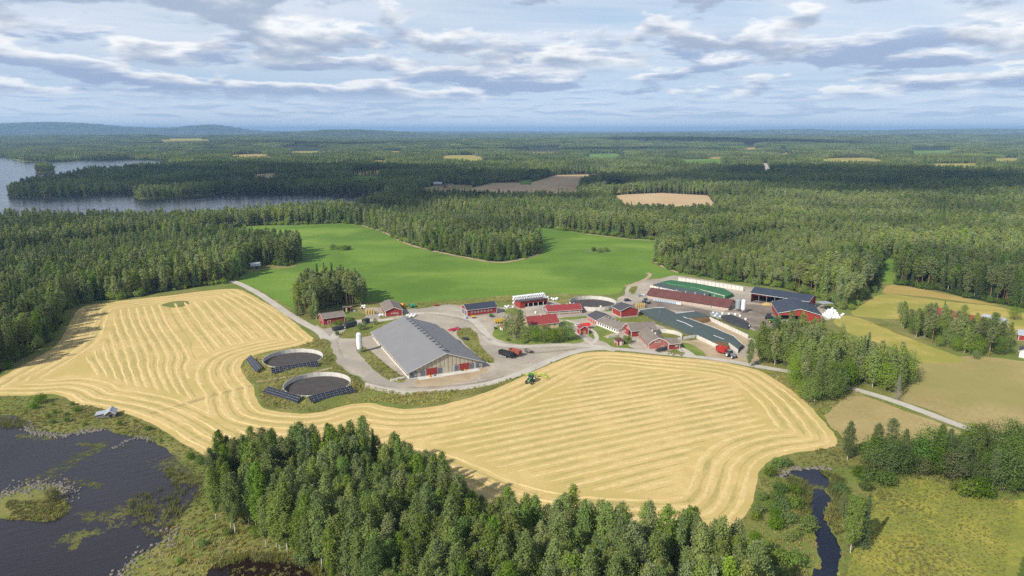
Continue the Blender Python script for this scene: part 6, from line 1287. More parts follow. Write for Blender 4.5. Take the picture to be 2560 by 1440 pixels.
wall_run(e, [(1742, 837), (1780, 855), (1817, 873)], 2.0); wall_run(e, [(1822, 856.5), (1845, 874)], 2.0)
line_of(e, [(1692, 800), (1712, 807), (1732, 817)], 2.62, 0.5, 0.12, M_wrap, 'white_seam'); line_of(e, [(1784, 838), (1810, 848)], 2.6, 0.35, 0.1, M_wrap, 'white_seam'); line_of(e, [(1600, 774.5), (1640, 768.5), (1661, 768.5)], 2.05, 0.3, 0.25, M_wrap, 'sheet_edge'); line_of(e, [(1722, 796), (1780, 817), (1834, 840), (1856, 860)], 2.05, 0.35, 0.25, M_conc, 'sheet_edge')
mound('silage_face', [(1786, 851), (1800, 850.5), (1818, 855), (1821, 866), (1812, 868), (1796, 858)], 1.5, M_silage, e, 1.4, 0.1)
e = empty('silage_clamp'); tag(e, 'opened silage clamp with brown cut face and bare earth floor', 'silage clamp')
mound('tarpaulin', [(1690, 783), (1736, 777.5), (1766, 786), (1773, 791), (1724, 794)], 2.0, M_tarp, e, 0.2, 0.3); mound('silage_face', [(1724, 795), (1772, 792), (1774, 796), (1750, 802), (1738, 800)], 1.7, M_silage, e, 1.2, 0.1)
wall_run(e, [(1774, 792), (1871, 837)], 2.2); line_of(e, [(1690, 783), (1736, 777.5)], 2.2, 0.45, 0.25, M_wrap, 'sheet_edge'); line_of(e, [(1709, 792), (1719, 796)], 2.55, 0.5, 0.12, M_wrap, 'white_seam')
patch('clamp_floor', [(1740, 806), (1772, 801), (1868, 846), (1872, 858), (1855, 858), (1790, 824)], M_dirt, Z1 + 0.02)
e = empty('silage_clamp'); tag(e, 'empty silage clamp with bent pale concrete wall nearest the road', 'silage clamp')
wall_run(e, [(1696, 844), (1739, 837)], 1.7)
e = empty('silage_clamp'); tag(e, 'silage clamp under bright green netting behind the long burgundy cowshed', 'silage clamp')
mound('green_net', [(1652, 705), (1676, 699.5), (1740, 708), (1810, 721), (1834, 734), (1812, 742), (1790, 735), (1720, 721), (1660, 710)], 2.2, M_tarpgreen, e, 0.3, 0.4)
mound('tarpaulin', [(1633, 711), (1652, 706), (1720, 722.5), (1775, 733), (1770, 739), (1700, 727), (1640, 715)], 2.0, M_tarp, e, 0.3, 0.3)
wall_run(e, [(1696, 693), (1780, 705), (1859, 717)], 3.0); wall_run(e, [(1750, 723), (1812, 739)], 2.6); wall_run(e, [(1626, 713), (1700, 729), (1770, 743)], 2.0)
line_of(e, [(1668, 709), (1716, 716)], 2.7, 0.5, 0.1, pmat('light_green_strip', (0.20, 0.42, 0.17), 0.6), 'net_seam'); line_of(e, [(1724, 717), (1752, 723)], 2.7, 0.6, 0.1, MATS['light_green_strip'], 'net_seam')
e = empty('covered_heap'); tag(e, 'low heap under black netting held down by white bales', 'silage heap')
mound('black_net', [(1806, 788), (1830, 786), (1860, 800), (1874, 808), (1868, 818), (1838, 808), (1812, 796)], 1.4, M_tarpblack, e, 1.5, 0.7)
mound('pale_sheet', [(1776, 780), (1800, 781), (1806, 790), (1795, 794), (1780, 786)], 0.6, M_silogrey, e, 0.8, 0.3)

# ------------------------------------------------------------------ bales
BALE = MB().lathe([(0.50, 0.0), (0.62, 0.06), (0.66, 0.3), (0.665, 0.9), (0.62, 1.16), (0.48, 1.22)], 14).mesh('wrapped_bale', M_wrap, True)
SBALE = MB().lathe([(0.60, 0.0), (0.66, 0.05), (0.67, 0.6), (0.66, 1.15), (0.60, 1.2)], 14).mesh('straw_bale', M_strawbale, True)
def bale(p, z=0.0, label='', group=None, me=None, lie=None, rz=0, name=None):
    x, y = p if not isinstance(p[0], tuple) else p; me = me or BALE
    o = link(name or ('wrapped_bale' if me is BALE else 'straw_bale'), me, None, (x, y, z), rz)
    if lie: o.location.z = z + 0.66; o.rotation_euler = (math.pi / 2, 0, lie); 
    tag(o, label, 'bale', group); return o
A, B = np.array(G(1285, 760)), np.array(G(1378, 749)); u = (B - A) / np.linalg.norm(B - A); v = np.array([-u[1], u[0]]); nb = int(np.linalg.norm(B - A) / 1.36)
for k in range(nb):
    for layer in range(4):
        for row in range(2):
            if row == 1 and layer < 3: continue
            if k >= nb - layer and layer: continue
            p = A + u * (k + 0.5 * (layer % 2)) * 1.36 + v * (0.9 + row * 1.36) + rt.normal(size=2) * 0.05; bale(tuple(p), layer * 1.2, 'white wrapped bale in the long stack behind the open red shed', 'white bales stacked behind the bale shed')
for k in range(9): p = B + u * (0.3 + 1.2 * (k % 4)) - v * (0.2 + 1.3 * (k // 4)) + rt.normal(size=2) * 0.25; bale(tuple(p), 0, 'white wrapped bale lying loose at the end of the long bale stack', 'loose white bales by the bale stack', lie=rt.uniform(0, 3))
for q, lb in (((1392, 750), 'lone white bale on the meadow edge between bale stack and tank'), ((1339, 783.5), 'lone white bale before the calf house doors'), ((1283, 769), 'lone white bale beside the bale shed corner'), ((1502, 769), 'single white bale near the tank verge')): bale(G(*q), 0, lb)
for q in ((1262, 768), (1266, 770), (1270, 767)): bale(G(*q), 0, 'white bale in the little row beside the navy-roofed workshop', 'white bales beside the workshop', lie=0.8)
c = np.array(G(2086, 797))                                  # big pile
for layer, nn in ((0, 6), (1, 5), (2, 4), (3, 3), (4, 1)):
    for i_ in range(nn):
        for j_ in range(nn): 
            p = c + np.array([(i_ - nn / 2 + 0.5) * 1.36, 4 + (j_ - nn / 2 + 0.5) * 1.36]) + rt.normal(size=2) * 0.12
            if 0 < i_ < nn - 1 and j_ > 1 and layer < 4 and 0 < j_ < nn - 1: continue
            bale(tuple(p), layer * 1.18, 'white wrapped bale in the tall pile behind the machine hall', 'white bales piled behind the machine hall')
for q in ((2102, 790), (2106, 787)): bale(G(*q), 0, 'white bale fallen beside the tall bale pile', 'white bales fallen beside the tall pile', lie=rt.uniform(0, 3))
for k in range(12): x, y = G(1905 + 7 * math.cos(k * 2.4) * (k / 12) ** 0.5, 836 + 3.6 * math.sin(k * 2.4) * (k / 12) ** 0.5); bale((x, y), 0 if k > 2 else 0.9, 'white bale in the small heap beside the copse', 'white bales in the small heap by the copse', lie=rt.uniform(0, 3))
for q in ((1783, 784), (1792, 787), (1806, 786), (1822, 787), (1838, 788), (1850, 792), (1864, 800), (1813, 797), (1828, 806), (1845, 811), (1862, 817), (1869, 816), (1873, 814), (1872, 818), (1788, 792), (1800, 794)): bale(G(*q), 0, 'white bale weighing down the edge of the black-netted heap', 'white bales round the netted heap')
for q in ((950, 789), (954, 790), (947, 791)): bale(G(*q), 0, 'white bale lying before the brown-roofed machine shed', 'white bales before the machine shed', lie=rt.uniform(0, 3))
for q in ((1017, 792), (1022, 794), (1027, 792), (1032, 793), (1020, 790), (1036, 790), (1029, 789)): bale(G(*q), 0, 'white bale in the row beside the machine shed gable', 'white bales beside the machine shed gable', lie=rt.uniform(0, 3))
for k in range(4):
    for layer in range(2): x, y = G(917 + k * 6.2, 786 - 0.3 * k); bale((x, y), layer * 1.2, 'straw roll in the two-high stack beside the machine shed', 'straw rolls beside the machine shed', SBALE)
for k in range(3):
    for layer in range(2): x, y = G(919 + k * 6.2, 782.5); bale((x, y), layer * 1.2, 'straw roll in the two-high stack beside the machine shed', 'straw rolls beside the machine shed', SBALE)
for layer in range(2): bale(G(867, 780), layer * 1.2, 'straw roll standing in the little open shelter', 'straw rolls in the shelter', SBALE)
for k in range(5):
    for j_ in range(2):
        for layer in range(2): x, y = G(1591 + k * 4.8, 771 - j_ * 3.4 - k * 0.3); bale((x, y), layer * 1.2, 'straw roll in the golden stack by the long cowshed', 'straw rolls by the long cowshed', SBALE)
e = empty('straw_heap', (*G(1990, 768), 0)); tag(e, 'loose golden straw heap spilling from the open hall', 'straw heap')
def lump(name, r_, h_, mat, parent, loc=(0, 0, 0), sx=1.0, sy=1.0):
    m = MB().lathe([(r_, 0), (r_ * 0.85, h_ * 0.35), (r_ * 0.55, h_ * 0.75), (r_ * 0.2, h_), (0.02, h_ * 1.02)], 16); m.v = [(x * sx * (1 + 0.25 * mnoise.noise((x, y, z))), y * sy * (1 + 0.25 * mnoise.noise((y, x, z + 3))), z * (1 + 0.3 * mnoise.noise((x * 1.3, y * 1.3, 8)))) for x, y, z in m.v]; return m.obj(name, mat, parent, loc, smooth=True)
lump('straw_pile', 3.2, 1.6, M_strawbale, e, (-16, 6, 0), 1.3, 0.9); lump('straw_pile', 3.0, 1.4, M_strawbale, e, (-4, 0, 0), 1.2, 0.8); lump('silage_pile', 3.0, 1.3, M_silage, e, (-10, 3, 0), 1.4, 0.8); lump('grain_pile', 2.4, 1.5, M_brick, e, (1.5, -2, 0))
e = empty('muck_heap', (*G(1900, 812), 0)); tag(e, 'flat dark muck heap on the muddy yard', 'heap'); lump('heap_body', 5.0, 0.8, M_mud, e, (0, 0, 0), 1.6, 0.7); lump('heap_body', 4.0, 0.7, M_mud, e, (-6, 30, 0), 1.5, 0.7)

# ------------------------------------------------------------------ vehicles
M_tyre = pmat('tyre', (0.022, 0.021, 0.020), 0.9); M_green = pmat('green_paint', (0.030, 0.165, 0.035), 0.35, spec=0.5); M_yel = pmat('yellow_paint', (0.62, 0.42, 0.03), 0.4, spec=0.5); M_lime = pmat('lime_paint', (0.42, 0.50, 0.06), 0.45); M_redp = pmat('red_paint', (0.42, 0.030, 0.026), 0.35, spec=0.5, var=0.2); M_rust = pmat('faded_red_paint', (0.36, 0.072, 0.045), 0.7, var=0.6, vscale=1.2, col2=(0.22, 0.075, 0.05)); M_black = pmat('black_paint', (0.028, 0.030, 0.032), 0.45); M_navy = pmat('navy_paint', (0.018, 0.028, 0.060), 0.2, spec=0.6); M_greyp = pmat('grey_paint', (0.16, 0.20, 0.22), 0.4); M_blue = pmat('blue_plastic', (0.03, 0.14, 0.42), 0.5); M_orangep = pmat('orange_paint', (0.68, 0.30, 0.03), 0.45); M_teal = pmat('teal_paint', (0.03, 0.33, 0.18), 0.4); M_cardark = pmat('dark_car_paint', (0.020, 0.024, 0.030), 0.2, spec=0.6); M_carred = pmat('red_car_paint', (0.52, 0.015, 0.06), 0.25, spec=0.6)
def wheel(e, x, y, r_, w_, rim=M_steel, name='wheel'):
    o = empty(name, (x, y, r_), 0, e); s_ = -1 if y < 0 else 1; m = MB()
    for a_, b_, ra, rb in ((-w_ / 2, -w_ * 0.35, r_ * 0.93, r_), (-w_ * 0.35, w_ * 0.35, r_, r_), (w_ * 0.35, w_ / 2, r_, r_ * 0.93)): m.tube((0, a_, 0), (0, b_, 0), ra, rb, 18, True)
    m.obj('tyre', M_tyre, o); MB().tube((0, -w_ / 2 - 0.02, 0), (0, w_ / 2 + 0.02, 0), r_ * 0.55, n=14).obj('rim', rim, o); return o
def tractor(label, p, heading, body, rim, scale=1.0):
    x, y = G(*p); e = empty('tractor', (x, y, 0.06), heading); e.scale = (scale,) * 3; tag(e, label, 'tractor')
    MB().hexa([(0.3, -0.42, 0.95), (2.5, -0.36, 0.95), (2.5, 0.36, 0.95), (0.3, 0.42, 0.95)], [(0.3, -0.45, 1.85), (2.3, -0.34, 1.62), (2.3, 0.34, 1.62), (0.3, 0.45, 1.85)]).obj('bonnet', body, e)
    MB().box(-1.1, 2.3, -0.3, 0.3, 0.6, 0.98).obj('chassis', M_black, e)
    c = MB().hexa([(-1.25, -0.78, 1.15), (0.3, -0.78, 1.15), (0.3, 0.78, 1.15), (-1.25, 0.78, 1.15)], [(-1.15, -0.7, 2.75), (0.15, -0.7, 2.75), (0.15, 0.7, 2.75), (-1.15, 0.7, 2.75)]).obj('cab', M_glass, e)
    MB().box(-1.35, 0.35, -0.82, 0.82, 2.76, 2.96).obj('cab_roof', body, c)
    for a_, b_ in ((-1.2, -0.75), (-1.2, 0.75), (0.24, -0.75), (0.24, 0.75)): MB().bar((a_ * 1.02, b_ * 1.03, 1.15), (a_ * 0.96, b_ * 0.95, 2.76), 0.09, 0.09).obj('pillar', M_black, c)
    for s_ in (-1, 1):
        m = MB(); m.hexa([(-1.75, s_ * 1.18 - 0.28, 1.5), (0.0, s_ * 1.18 - 0.28, 1.5), (0.0, s_ * 1.18 + 0.28, 1.5), (-1.75, s_ * 1.18 + 0.28, 1.5)], [(-1.45, s_ * 1.18 - 0.28, 1.78), (-0.2, s_ * 1.18 - 0.28, 1.9), (-0.2, s_ * 1.18 + 0.28, 1.9), (-1.45, s_ * 1.18 + 0.28, 1.78)]); m.obj('mudguard', body, e)
        wheel(e, -0.85, s_ * 1.12, 0.92, 0.55, rim); wheel(e, 1.9, s_ * 1.0, 0.66, 0.45, rim)
    MB().tube((1.2, -0.45, 1.6), (1.2, -0.45, 2.75), 0.06, n=8).obj('exhaust', M_black, e)
    for s_ in (-1, 1): MB().box(2.5, 2.56, s_ * 0.2 - 0.1, s_ * 0.2 + 0.1, 1.3, 1.48).obj('headlight', M_white, e)
    return e
hd = math.atan2(*(np.array(G(1318, 962)) - np.array(G(1345, 935)))[::-1])
tractor('green tractor with yellow wheels pulling a hay rake on the straw field', (1327, 956), hd, M_green, M_yel, 1.25)
x, y = G(1340, 944); e = empty('hay_rake', (x, y, 0.06), hd); tag(e, 'lime green rotary hay rake hitched behind the tractor', 'rake')
MB().bar((2.8, 0, 0.9), (-2.6, 0, 1.0), 0.22, 0.22).obj('drawbar', M_lime, e)
MB().bar((-0.6, -4.6, 1.1), (-0.6, 4.6, 1.1), 0.16, 0.16).obj('cross_arm', M_lime, e); MB().bar((-2.4, -3.4, 1.1), (-2.4, 3.4, 1.1), 0.16, 0.16).obj('cross_arm', M_lime, e)
for k, (cx_, cy_) in enumerate(((-0.6, -4.6), (-0.6, 4.6), (-3.6, -2.6), (-3.6, 2.6))):
    ro = empty('rotor', (cx_, cy_, 0.5), k * 0.4, e); MB().lathe([(0.35, -0.1), (0.42, 0.15), (0.2, 0.6)], 12).obj('gearbox', M_lime, ro); m = MB(); t = MB()
    for q in range(11):
        an = q * 2 * math.pi / 11; ca, sa = math.cos(an), math.sin(an); m.bar((0.3 * ca, 0.3 * sa, 0.05), (2.0 * ca, 2.0 * sa, 0.0), 0.07, 0.07)
        for w_ in (1.6, 1.8, 2.0): t.bar((w_ * ca, w_ * sa, 0.0), (w_ * ca - 0.1 * sa, w_ * sa + 0.1 * ca, -0.42), 0.04, 0.04)
    m.obj('tine_arms', M_lime, ro); t.obj('tines', M_steel, ro)
for s_ in (-1, 1): wheel(e, -1.6, s_ * 0.9, 0.42, 0.3, M_lime)
def trailer(label, p, heading, mat, L=6.5, W_=2.5, h=1.5, floor=1.1, axles=2, rim=M_steel, load=None, name='trailer', cat='trailer', slope=0.12):
    x, y = G(*p); e = empty(name, (x, y, 0.06), heading); tag(e, label, cat); t = 0.1
    MB().box(-L / 2, L / 2, -W_ / 2, W_ / 2, floor - 0.15, floor).obj('bed', M_black, e)
    for s_ in (-1, 1): MB().hexa([(-L / 2, s_ * W_ / 2 - t / 2, floor), (L / 2, s_ * W_ / 2 - t / 2, floor), (L / 2, s_ * W_ / 2 + t / 2, floor), (-L / 2, s_ * W_ / 2 + t / 2, floor)], [(-L / 2 - slope, s_ * (W_ / 2 + slope) - t / 2, floor + h), (L / 2 + slope, s_ * (W_ / 2 + slope) - t / 2, floor + h), (L / 2 + slope, s_ * (W_ / 2 + slope) + t / 2, floor + h), (-L / 2 - slope, s_ * (W_ / 2 + slope) + t / 2, floor + h)]).obj('side_panel', mat, e)
    for s_ in (-1, 1): MB().hexa([(s_ * L / 2 - t / 2, -W_ / 2 + t, floor), (s_ * L / 2 + t / 2, -W_ / 2 + t, floor), (s_ * L / 2 + t / 2, W_ / 2 - t, floor), (s_ * L / 2 - t / 2, W_ / 2 - t, floor)], [(s_ * (L / 2 + slope) - t / 2, -W_ / 2 + t, floor + h), (s_ * (L / 2 + slope) + t / 2, -W_ / 2 + t, floor + h), (s_ * (L / 2 + slope) + t / 2, W_ / 2 - t, floor + h), (s_ * (L / 2 + slope) - t / 2, W_ / 2 - t, floor + h)]).obj('end_panel', mat, e)
    for k in range(5):
        for s_ in (-1, 1): xx = -L / 2 + 0.3 + k * (L - 0.6) / 4; MB().bar((xx, s_ * (W_ / 2 + 0.09), floor), (xx, s_ * (W_ / 2 + slope + 0.09), floor + h), 0.1, 0.1).obj('rib', mat, e)
    MB().bar((L / 2, 0, floor - 0.25), (L / 2 + 1.8, 0, 0.6), 0.14, 0.14).obj('drawbar', M_black, e); MB().bar((-L / 2, 0, floor - 0.3), (L / 2, 0, floor - 0.3), 0.4, 0.3).obj('chassis', M_black, e)
    for k in range(axles):
        for s_ in (-1, 1): wheel(e, -L * 0.12 + (k - (axles - 1) / 2) * 1.25, s_ * (W_ / 2 - 0.15), 0.55, 0.42, rim)
    if load: lump('load', W_ * 0.5, h * 0.9, load, e, (0, 0, floor), L / W_ * 0.9, 0.85)
    return e
hd2 = math.atan2(*(np.array(G(1290, 892)) - np.array(G(1252, 882)))[::-1])
trailer('black three-axle tipping trailer parked on the gravel', (1266, 893), hd2, M_black, 8.0, 2.6, 1.9, 1.2, 3, M_silo)
trailer('faded red high-sided trailer parked beside the black one', (1288, 889), hd2, M_rust, 6.4, 2.5, 1.9, 1.3, 2, M_rust)
trailer('small grey flat trailer with a pale load', (1321, 881), hd2 - 0.25, M_greywood, 4.6, 2.1, 0.5, 0.9, 2, M_steel, M_greywood)
trailer('green and yellow trailer parked beside the farmhouse garden', (1248, 808), 0.25, M_yel, 5.2, 2.3, 1.3, 1.1, 2, M_yel, None); 
hd3 = math.atan2(*(np.array(G(1836, 894)) - np.array(G(1800, 880)))[::-1])
e = trailer('tall bright red feed mixer wagon beside the silage clamp', (1805, 883), hd3, M_redp, 6.0, 2.6, 2.3, 0.9, 2, M_redp, None, 'mixer_wagon', 'wagon', 0.25)
tractor('grey tractor hitched to the red mixer wagon', (1826, 893), hd3, M_greyp, M_silo, 1.2)
tractor('green tractor with yellow wheels parked at the machine hall mouth', (1936, 808), 2.6, M_green, M_yel, 1.3)
tractor('dark muddy tractor reversed against the machine hall corner', (1922, 798), 0.9, M_black, M_black, 1.2)
tractor('dark green tractor parked at the end of the long cowshed', (1615, 758), -0.9, M_greyp, M_black, 1.15)
def car(label, p, heading, mat, L=4.4, W_=1.78, h=1.45, wagon=False):
    x, y = G(*p); e = empty('car', (x, y, 0.06), heading); tag(e, label, 'car'); a = L / 2; b = W_ / 2
    m = MB(); prof = [(-a, 0.35, 0.75), (-a + 0.15, 0.28, 0.92), (a - 1.2, 0.26, 0.90), (a - 0.15, 0.30, 0.72), (a, 0.38, 0.6)]
    for (x0, z0, z1), (x1, z2, z3) in zip(prof, prof[1:]): m.hexa([(x0, -b, z0), (x1, -b, z2), (x1, b, z2), (x0, b, z0)], [(x0, -b * 0.95, z1), (x1, -b * 0.95, z3), (x1, b * 0.95, z3), (x0, b * 0.95, z1)])
    m.obj('body', mat, e); r0 = -a + (0.25 if wagon else 0.75)
    g = MB().hexa([(r0 - 0.1, -b * 0.93, 0.9), (a - 1.15, -b * 0.93, 0.88), (a - 1.15, b * 0.93, 0.88), (r0 - 0.1, b * 0.93, 0.9)], [(r0 + 0.3, -b * 0.76, h - 0.06), (a - 2.0, -b * 0.76, h - 0.06), (a - 2.0, b * 0.76, h - 0.06), (r0 + 0.3, b * 0.76, h - 0.06)]).obj('windows', M_glass, e)
    MB().box(r0 + 0.28, a - 1.98, -b * 0.77, b * 0.77, h - 0.06, h).obj('roof', mat, e)
    for xx in (r0 + 0.15, -0.1, a - 1.55):
        for s_ in (-1, 1): MB().bar((xx + (0.0 if xx < a - 1.6 else 0.35), s_ * b * 0.935, 0.9), (xx + (0.15 if xx < -0.2 else (0 if xx < 0 else -0.42)), s_ * b * 0.78, h - 0.04), 0.07, 0.07).obj('pillar', mat, e)
    for xx in (-a + 0.85, a - 0.85):
        for s_ in (-1, 1): wheel(e, xx, s_ * (b - 0.1), 0.32, 0.2)
    for s_ in (-1, 1): MB().box(a - 0.03, a + 0.02, s_ * b * 0.7 - 0.15, s_ * b * 0.7 + 0.15, 0.52, 0.66).obj('headlight', M_white, e); MB().box(-a - 0.02, -a + 0.03, s_ * b * 0.75 - 0.12, s_ * b * 0.75 + 0.12, 0.6, 0.75).obj('tail_light', M_redp, e)
    return e
car('red car at the near side of the pair parked behind the big barn', (1129, 827), 2.5, M_carred, 4.0); car('red car at the far side of the pair parked behind the big barn', (1141, 824), 2.9, M_carred, 4.0); car('black car parked alone on the gravel by the big barn', (1163, 849), 2.4, M_cardark, 4.3); car('dark blue off-road car standing on the track by the round tank', (1569, 753), 0.25, M_navy, 4.8, 1.9, 1.8, True)
car('pale car half hidden behind the farm hut beside the silage clamps', (1446, 815), 0.4, M_silo, 4.2)

# ------------------------------------------------------------------ implements and odds and ends
def implement(name, label, cat, p, heading): x, y = G(*p); e = empty(name, (x, y, 0.06), heading); tag(e, label, cat); return e
def seed_drill(e, c, w_=3.0):
    MB().hexa([(-0.5, -w_ / 2, 0.9), (0.5, -w_ / 2, 0.9), (0.5, w_ / 2, 0.9), (-0.5, w_ / 2, 0.9)], [(-0.75, -w_ / 2, 1.7), (0.75, -w_ / 2, 1.7), (0.75, w_ / 2, 1.7), (-0.75, w_ / 2, 1.7)]).obj('hopper', c, e); MB().box(-0.9, 0.9, -w_ / 2, w_ / 2, 0.55, 0.7).obj('frame', M_black, e); MB().bar((0.9, 0, 0.6), (2.4, 0, 0.6), 0.12, 0.12).obj('drawbar', c, e)
    for k in range(9): MB().bar((-0.7, -w_ / 2 + 0.2 + k * (w_ - 0.4) / 8, 0.6), (-0.95, -w_ / 2 + 0.2 + k * (w_ - 0.4) / 8, 0.05), 0.06, 0.06).obj('coulter', M_steel, e)
    for s_ in (-1, 1): wheel(e, 0, s_ * (w_ / 2 + 0.2), 0.5, 0.25, M_steel)
e = implement('cement_tank', 'orange slurry tanker standing behind the machine shed', 'tanker', (1003, 768), -0.5); MB().tube((-2.2, 0, 1.6), (2.2, 0, 1.6), 0.95, n=16).obj('tank_body', M_orangep, e); MB().bar((2.0, 0, 0.8), (3.4, 0, 0.6), 0.15, 0.15).obj('drawbar', M_orangep, e); MB().box(-1.6, 1.6, -0.5, 0.5, 0.5, 0.75).obj('chassis', M_black, e); [wheel(e, -0.3, s_ * 0.95, 0.6, 0.4, M_orangep) for s_ in (-1, 1)]
e = implement('field_sprayer', 'teal green sprayer with folded dark booms on the meadow edge', 'sprayer', (1032, 769), 0.5); MB().hexa([(-1.3, -0.8, 0.8), (1.3, -0.8, 0.8), (1.3, 0.8, 0.8), (-1.3, 0.8, 0.8)], [(-1.0, -0.65, 2.3), (1.1, -0.65, 2.3), (1.1, 0.65, 2.3), (-1.0, 0.65, 2.3)]).obj('liquid_tank', M_teal, e); MB().box(-2.0, 2.6, -0.35, 0.35, 0.5, 0.78).obj('chassis', M_black, e)
for s_ in (-1, 1): m = MB(); [m.bar((-2.0, s_ * (1.2 + 0.25 * k), 0.7), (-2.2, s_ * (1.2 + 0.25 * k), 3.3), 0.08, 0.08) for k in range(3)]; [m.bar((-2.0, s_ * 1.2, 1.0 + 0.6 * k), (-2.1, s_ * 1.7, 1.0 + 0.6 * k), 0.06, 0.06) for k in range(4)]; m.obj('boom', M_greyp, e); wheel(e, -0.2, s_ * 1.0, 0.7, 0.3, M_teal)
e = implement('harrow', 'red folded harrow parked on the meadow edge', 'harrow', (1092, 765), 0.2)
for s_ in (-1, 1): m = MB(); [m.bar((-1.0, s_ * (1.0 + 0.3 * k), 0.5), (-0.9, s_ * (0.8 + 0.3 * k), 2.9), 0.1, 0.1) for k in range(3)]; [m.bar((-1, s_ * 0.8, 0.8 + 0.6 * k), (-1, s_ * 1.7, 0.8 + 0.6 * k), 0.08, 0.08) for k in range(4)]; m.obj('folded_wing', M_redp, e); wheel(e, 0.2, s_ * 0.8, 0.45, 0.25, M_redp)
MB().box(-1.6, 1.2, -0.9, 0.9, 0.5, 0.7).obj('frame', M_redp, e); MB().bar((1.2, 0, 0.6), (2.8, 0, 0.6), 0.14, 0.14).obj('drawbar', M_redp, e)
seed_drill(implement('seed_drill', 'green seed drill with yellow details beside the workshop wall', 'seed drill', (1228, 792), 0.4), M_green)
e = implement('spreader', 'yellow fertiliser spreader in front of the workshop', 'spreader', (1183, 796), 0.3); MB().lathe([(0.4, 0.45), (1.1, 1.3), (1.15, 1.6)], 12).obj('hopper', M_yel, e); MB().box(-0.8, 0.8, -0.5, 0.5, 0.25, 0.45).obj('frame', M_black, e); [MB().tube((0, s_ * 0.4, 0.1), (0, s_ * 0.4, 0.3), 0.3, n=12).obj('spinner', M_steel, e) for s_ in (-1, 1)]
e = implement('barrel', 'blue plastic barrel at the workshop corner', 'barrel', (1167, 797), 0); MB().lathe([(0.4, 0), (0.46, 0.1), (0.5, 0.6), (0.46, 1.1), (0.4, 1.2)], 14).obj('barrel_body', M_blue, e); MB().lathe([(0.2, 1.2), (0.2, 1.26)], 10).obj('lid', M_black, e)
e = implement('roller', 'dark field roller standing by the green and yellow trailer', 'roller', (1238, 822), 0.3); MB().tube((0, -1.2, 0.5), (0, 1.2, 0.5), 0.5, n=16).obj('drum', M_black, e); MB().bar((0, -1.3, 0.6), (1.2, -0.2, 0.6), 0.1, 0.1).obj('side_arm', M_green, e); MB().bar((0, 1.3, 0.6), (1.2, 0.2, 0.6), 0.1, 0.1).obj('side_arm', M_green, e)
for p, hd_, c, lb in (((1075, 942), 0.35, M_orangep, 'orange loader bucket on the apron before the barn doors'), ((1086, 940), 0.4, M_greyp, 'grey loader bucket beside the orange one before the barn doors'), ((1155, 927), 0.4, M_green, 'green loader bucket before the far barn doors'), ((1162, 926), 0.3, M_yel, 'yellow loader bucket beside the green one before the barn doors')):
    e = implement('loader_bucket', lb, 'bucket', p, hd_); e.location.z = 0.14; e.scale = (0.7, 0.8, 0.6); m = MB()
    for q in range(5):
        a0, a1 = R(-100 + 40 * q), R(-60 + 40 * q); m.hexa([(0.6 * math.cos(a0) * -1, -1.0, 0.6 + 0.6 * math.sin(a0)), (0.6 * math.cos(a1) * -1, -1.0, 0.6 + 0.6 * math.sin(a1)), (0.6 * math.cos(a1) * -1, 1.0, 0.6 + 0.6 * math.sin(a1)), (0.6 * math.cos(a0) * -1, 1.0, 0.6 + 0.6 * math.sin(a0))], [(0.52 * math.cos(a0) * -1, -1.0, 0.6 + 0.52 * math.sin(a0)), (0.52 * math.cos(a1) * -1, -1.0, 0.6 + 0.52 * math.sin(a1)), (0.52 * math.cos(a1) * -1, 1.0, 0.6 + 0.52 * math.sin(a1)), (0.52 * math.cos(a0) * -1, 1.0, 0.6 + 0.52 * math.sin(a0))])
    m.obj('shell', c, e); [MB().box(-0.55, 0.5, s_ * 1.02 - 0.03, s_ * 1.02 + 0.03, 0.02, 0.95).obj('side_plate', c, e) for s_ in (-1, 1)]; MB().box(0.1, 0.9, -1.0, 1.0, 0.0, 0.04).obj('lip', M_steel, e)
for p, q, h, lb in (((835, 830), (861, 824), 1.6, 'low black old trailer frame in the weeds'), ((866, 822), (893, 816), 2.4, 'dark grey box trailer standing in the weeds'), ((912, 812), (925, 808), 2.2, 'dark trailer half hidden by saplings')):
    e, L = site('box_trailer', p, q, lb, 'trailer'); MB().box(0, L, 0, 2.4, 0.8, 0.8 + h).obj('box_body', M_tarpblack, e); MB().box(0.2, L - 0.2, 0.3, 2.1, 0.55, 0.78).obj('chassis', M_black, e)
    for k in range(int(L / 0.8)): MB().box(0.2 + k * 0.8, 0.28 + k * 0.8, -0.05, 0.0, 0.85, 0.75 + h).obj('rib', M_greyp, e)
    for xx in (L * 0.25, L * 0.75): [wheel(e, xx, yy, 0.45, 0.3) for yy in (0.3, 2.1)]
e = implement('sheeted_load', 'slanting dark sheet over a load beside the gambrel barn', 'sheeted load', (1653, 877), 0.5); MB().hexa([(-3, -1.2, 0.05), (3, -1.2, 0.05), (3, 1.2, 0.05), (-3, 1.2, 0.05)], [(-2.8, -1.0, 0.5), (3, -0.8, 2.2), (3, 1.0, 2.4), (-2.8, 1.0, 0.8)]).obj('sheet', M_tarpblack, e); MB().box(-3.4, 3.2, -2.2, -1.9, 0.0, 0.4).obj('timber', M_wood, e)
for p, lb in (((1002, 948), 'stack of grey concrete blocks at the big barn corner'), ((985, 952), 'low heap of planks beside the big barn corner')):
    e = implement('block_stack', lb, 'stack', p, 0.4)
    for k in range(6): MB().box(-1.6 + (k % 3) * 1.1, -0.6 + (k % 3) * 1.1, -0.5, 0.5, (k // 3) * 0.42, 0.40 + (k // 3) * 0.42).obj('block', M_conc if '2' else M_wood, e)
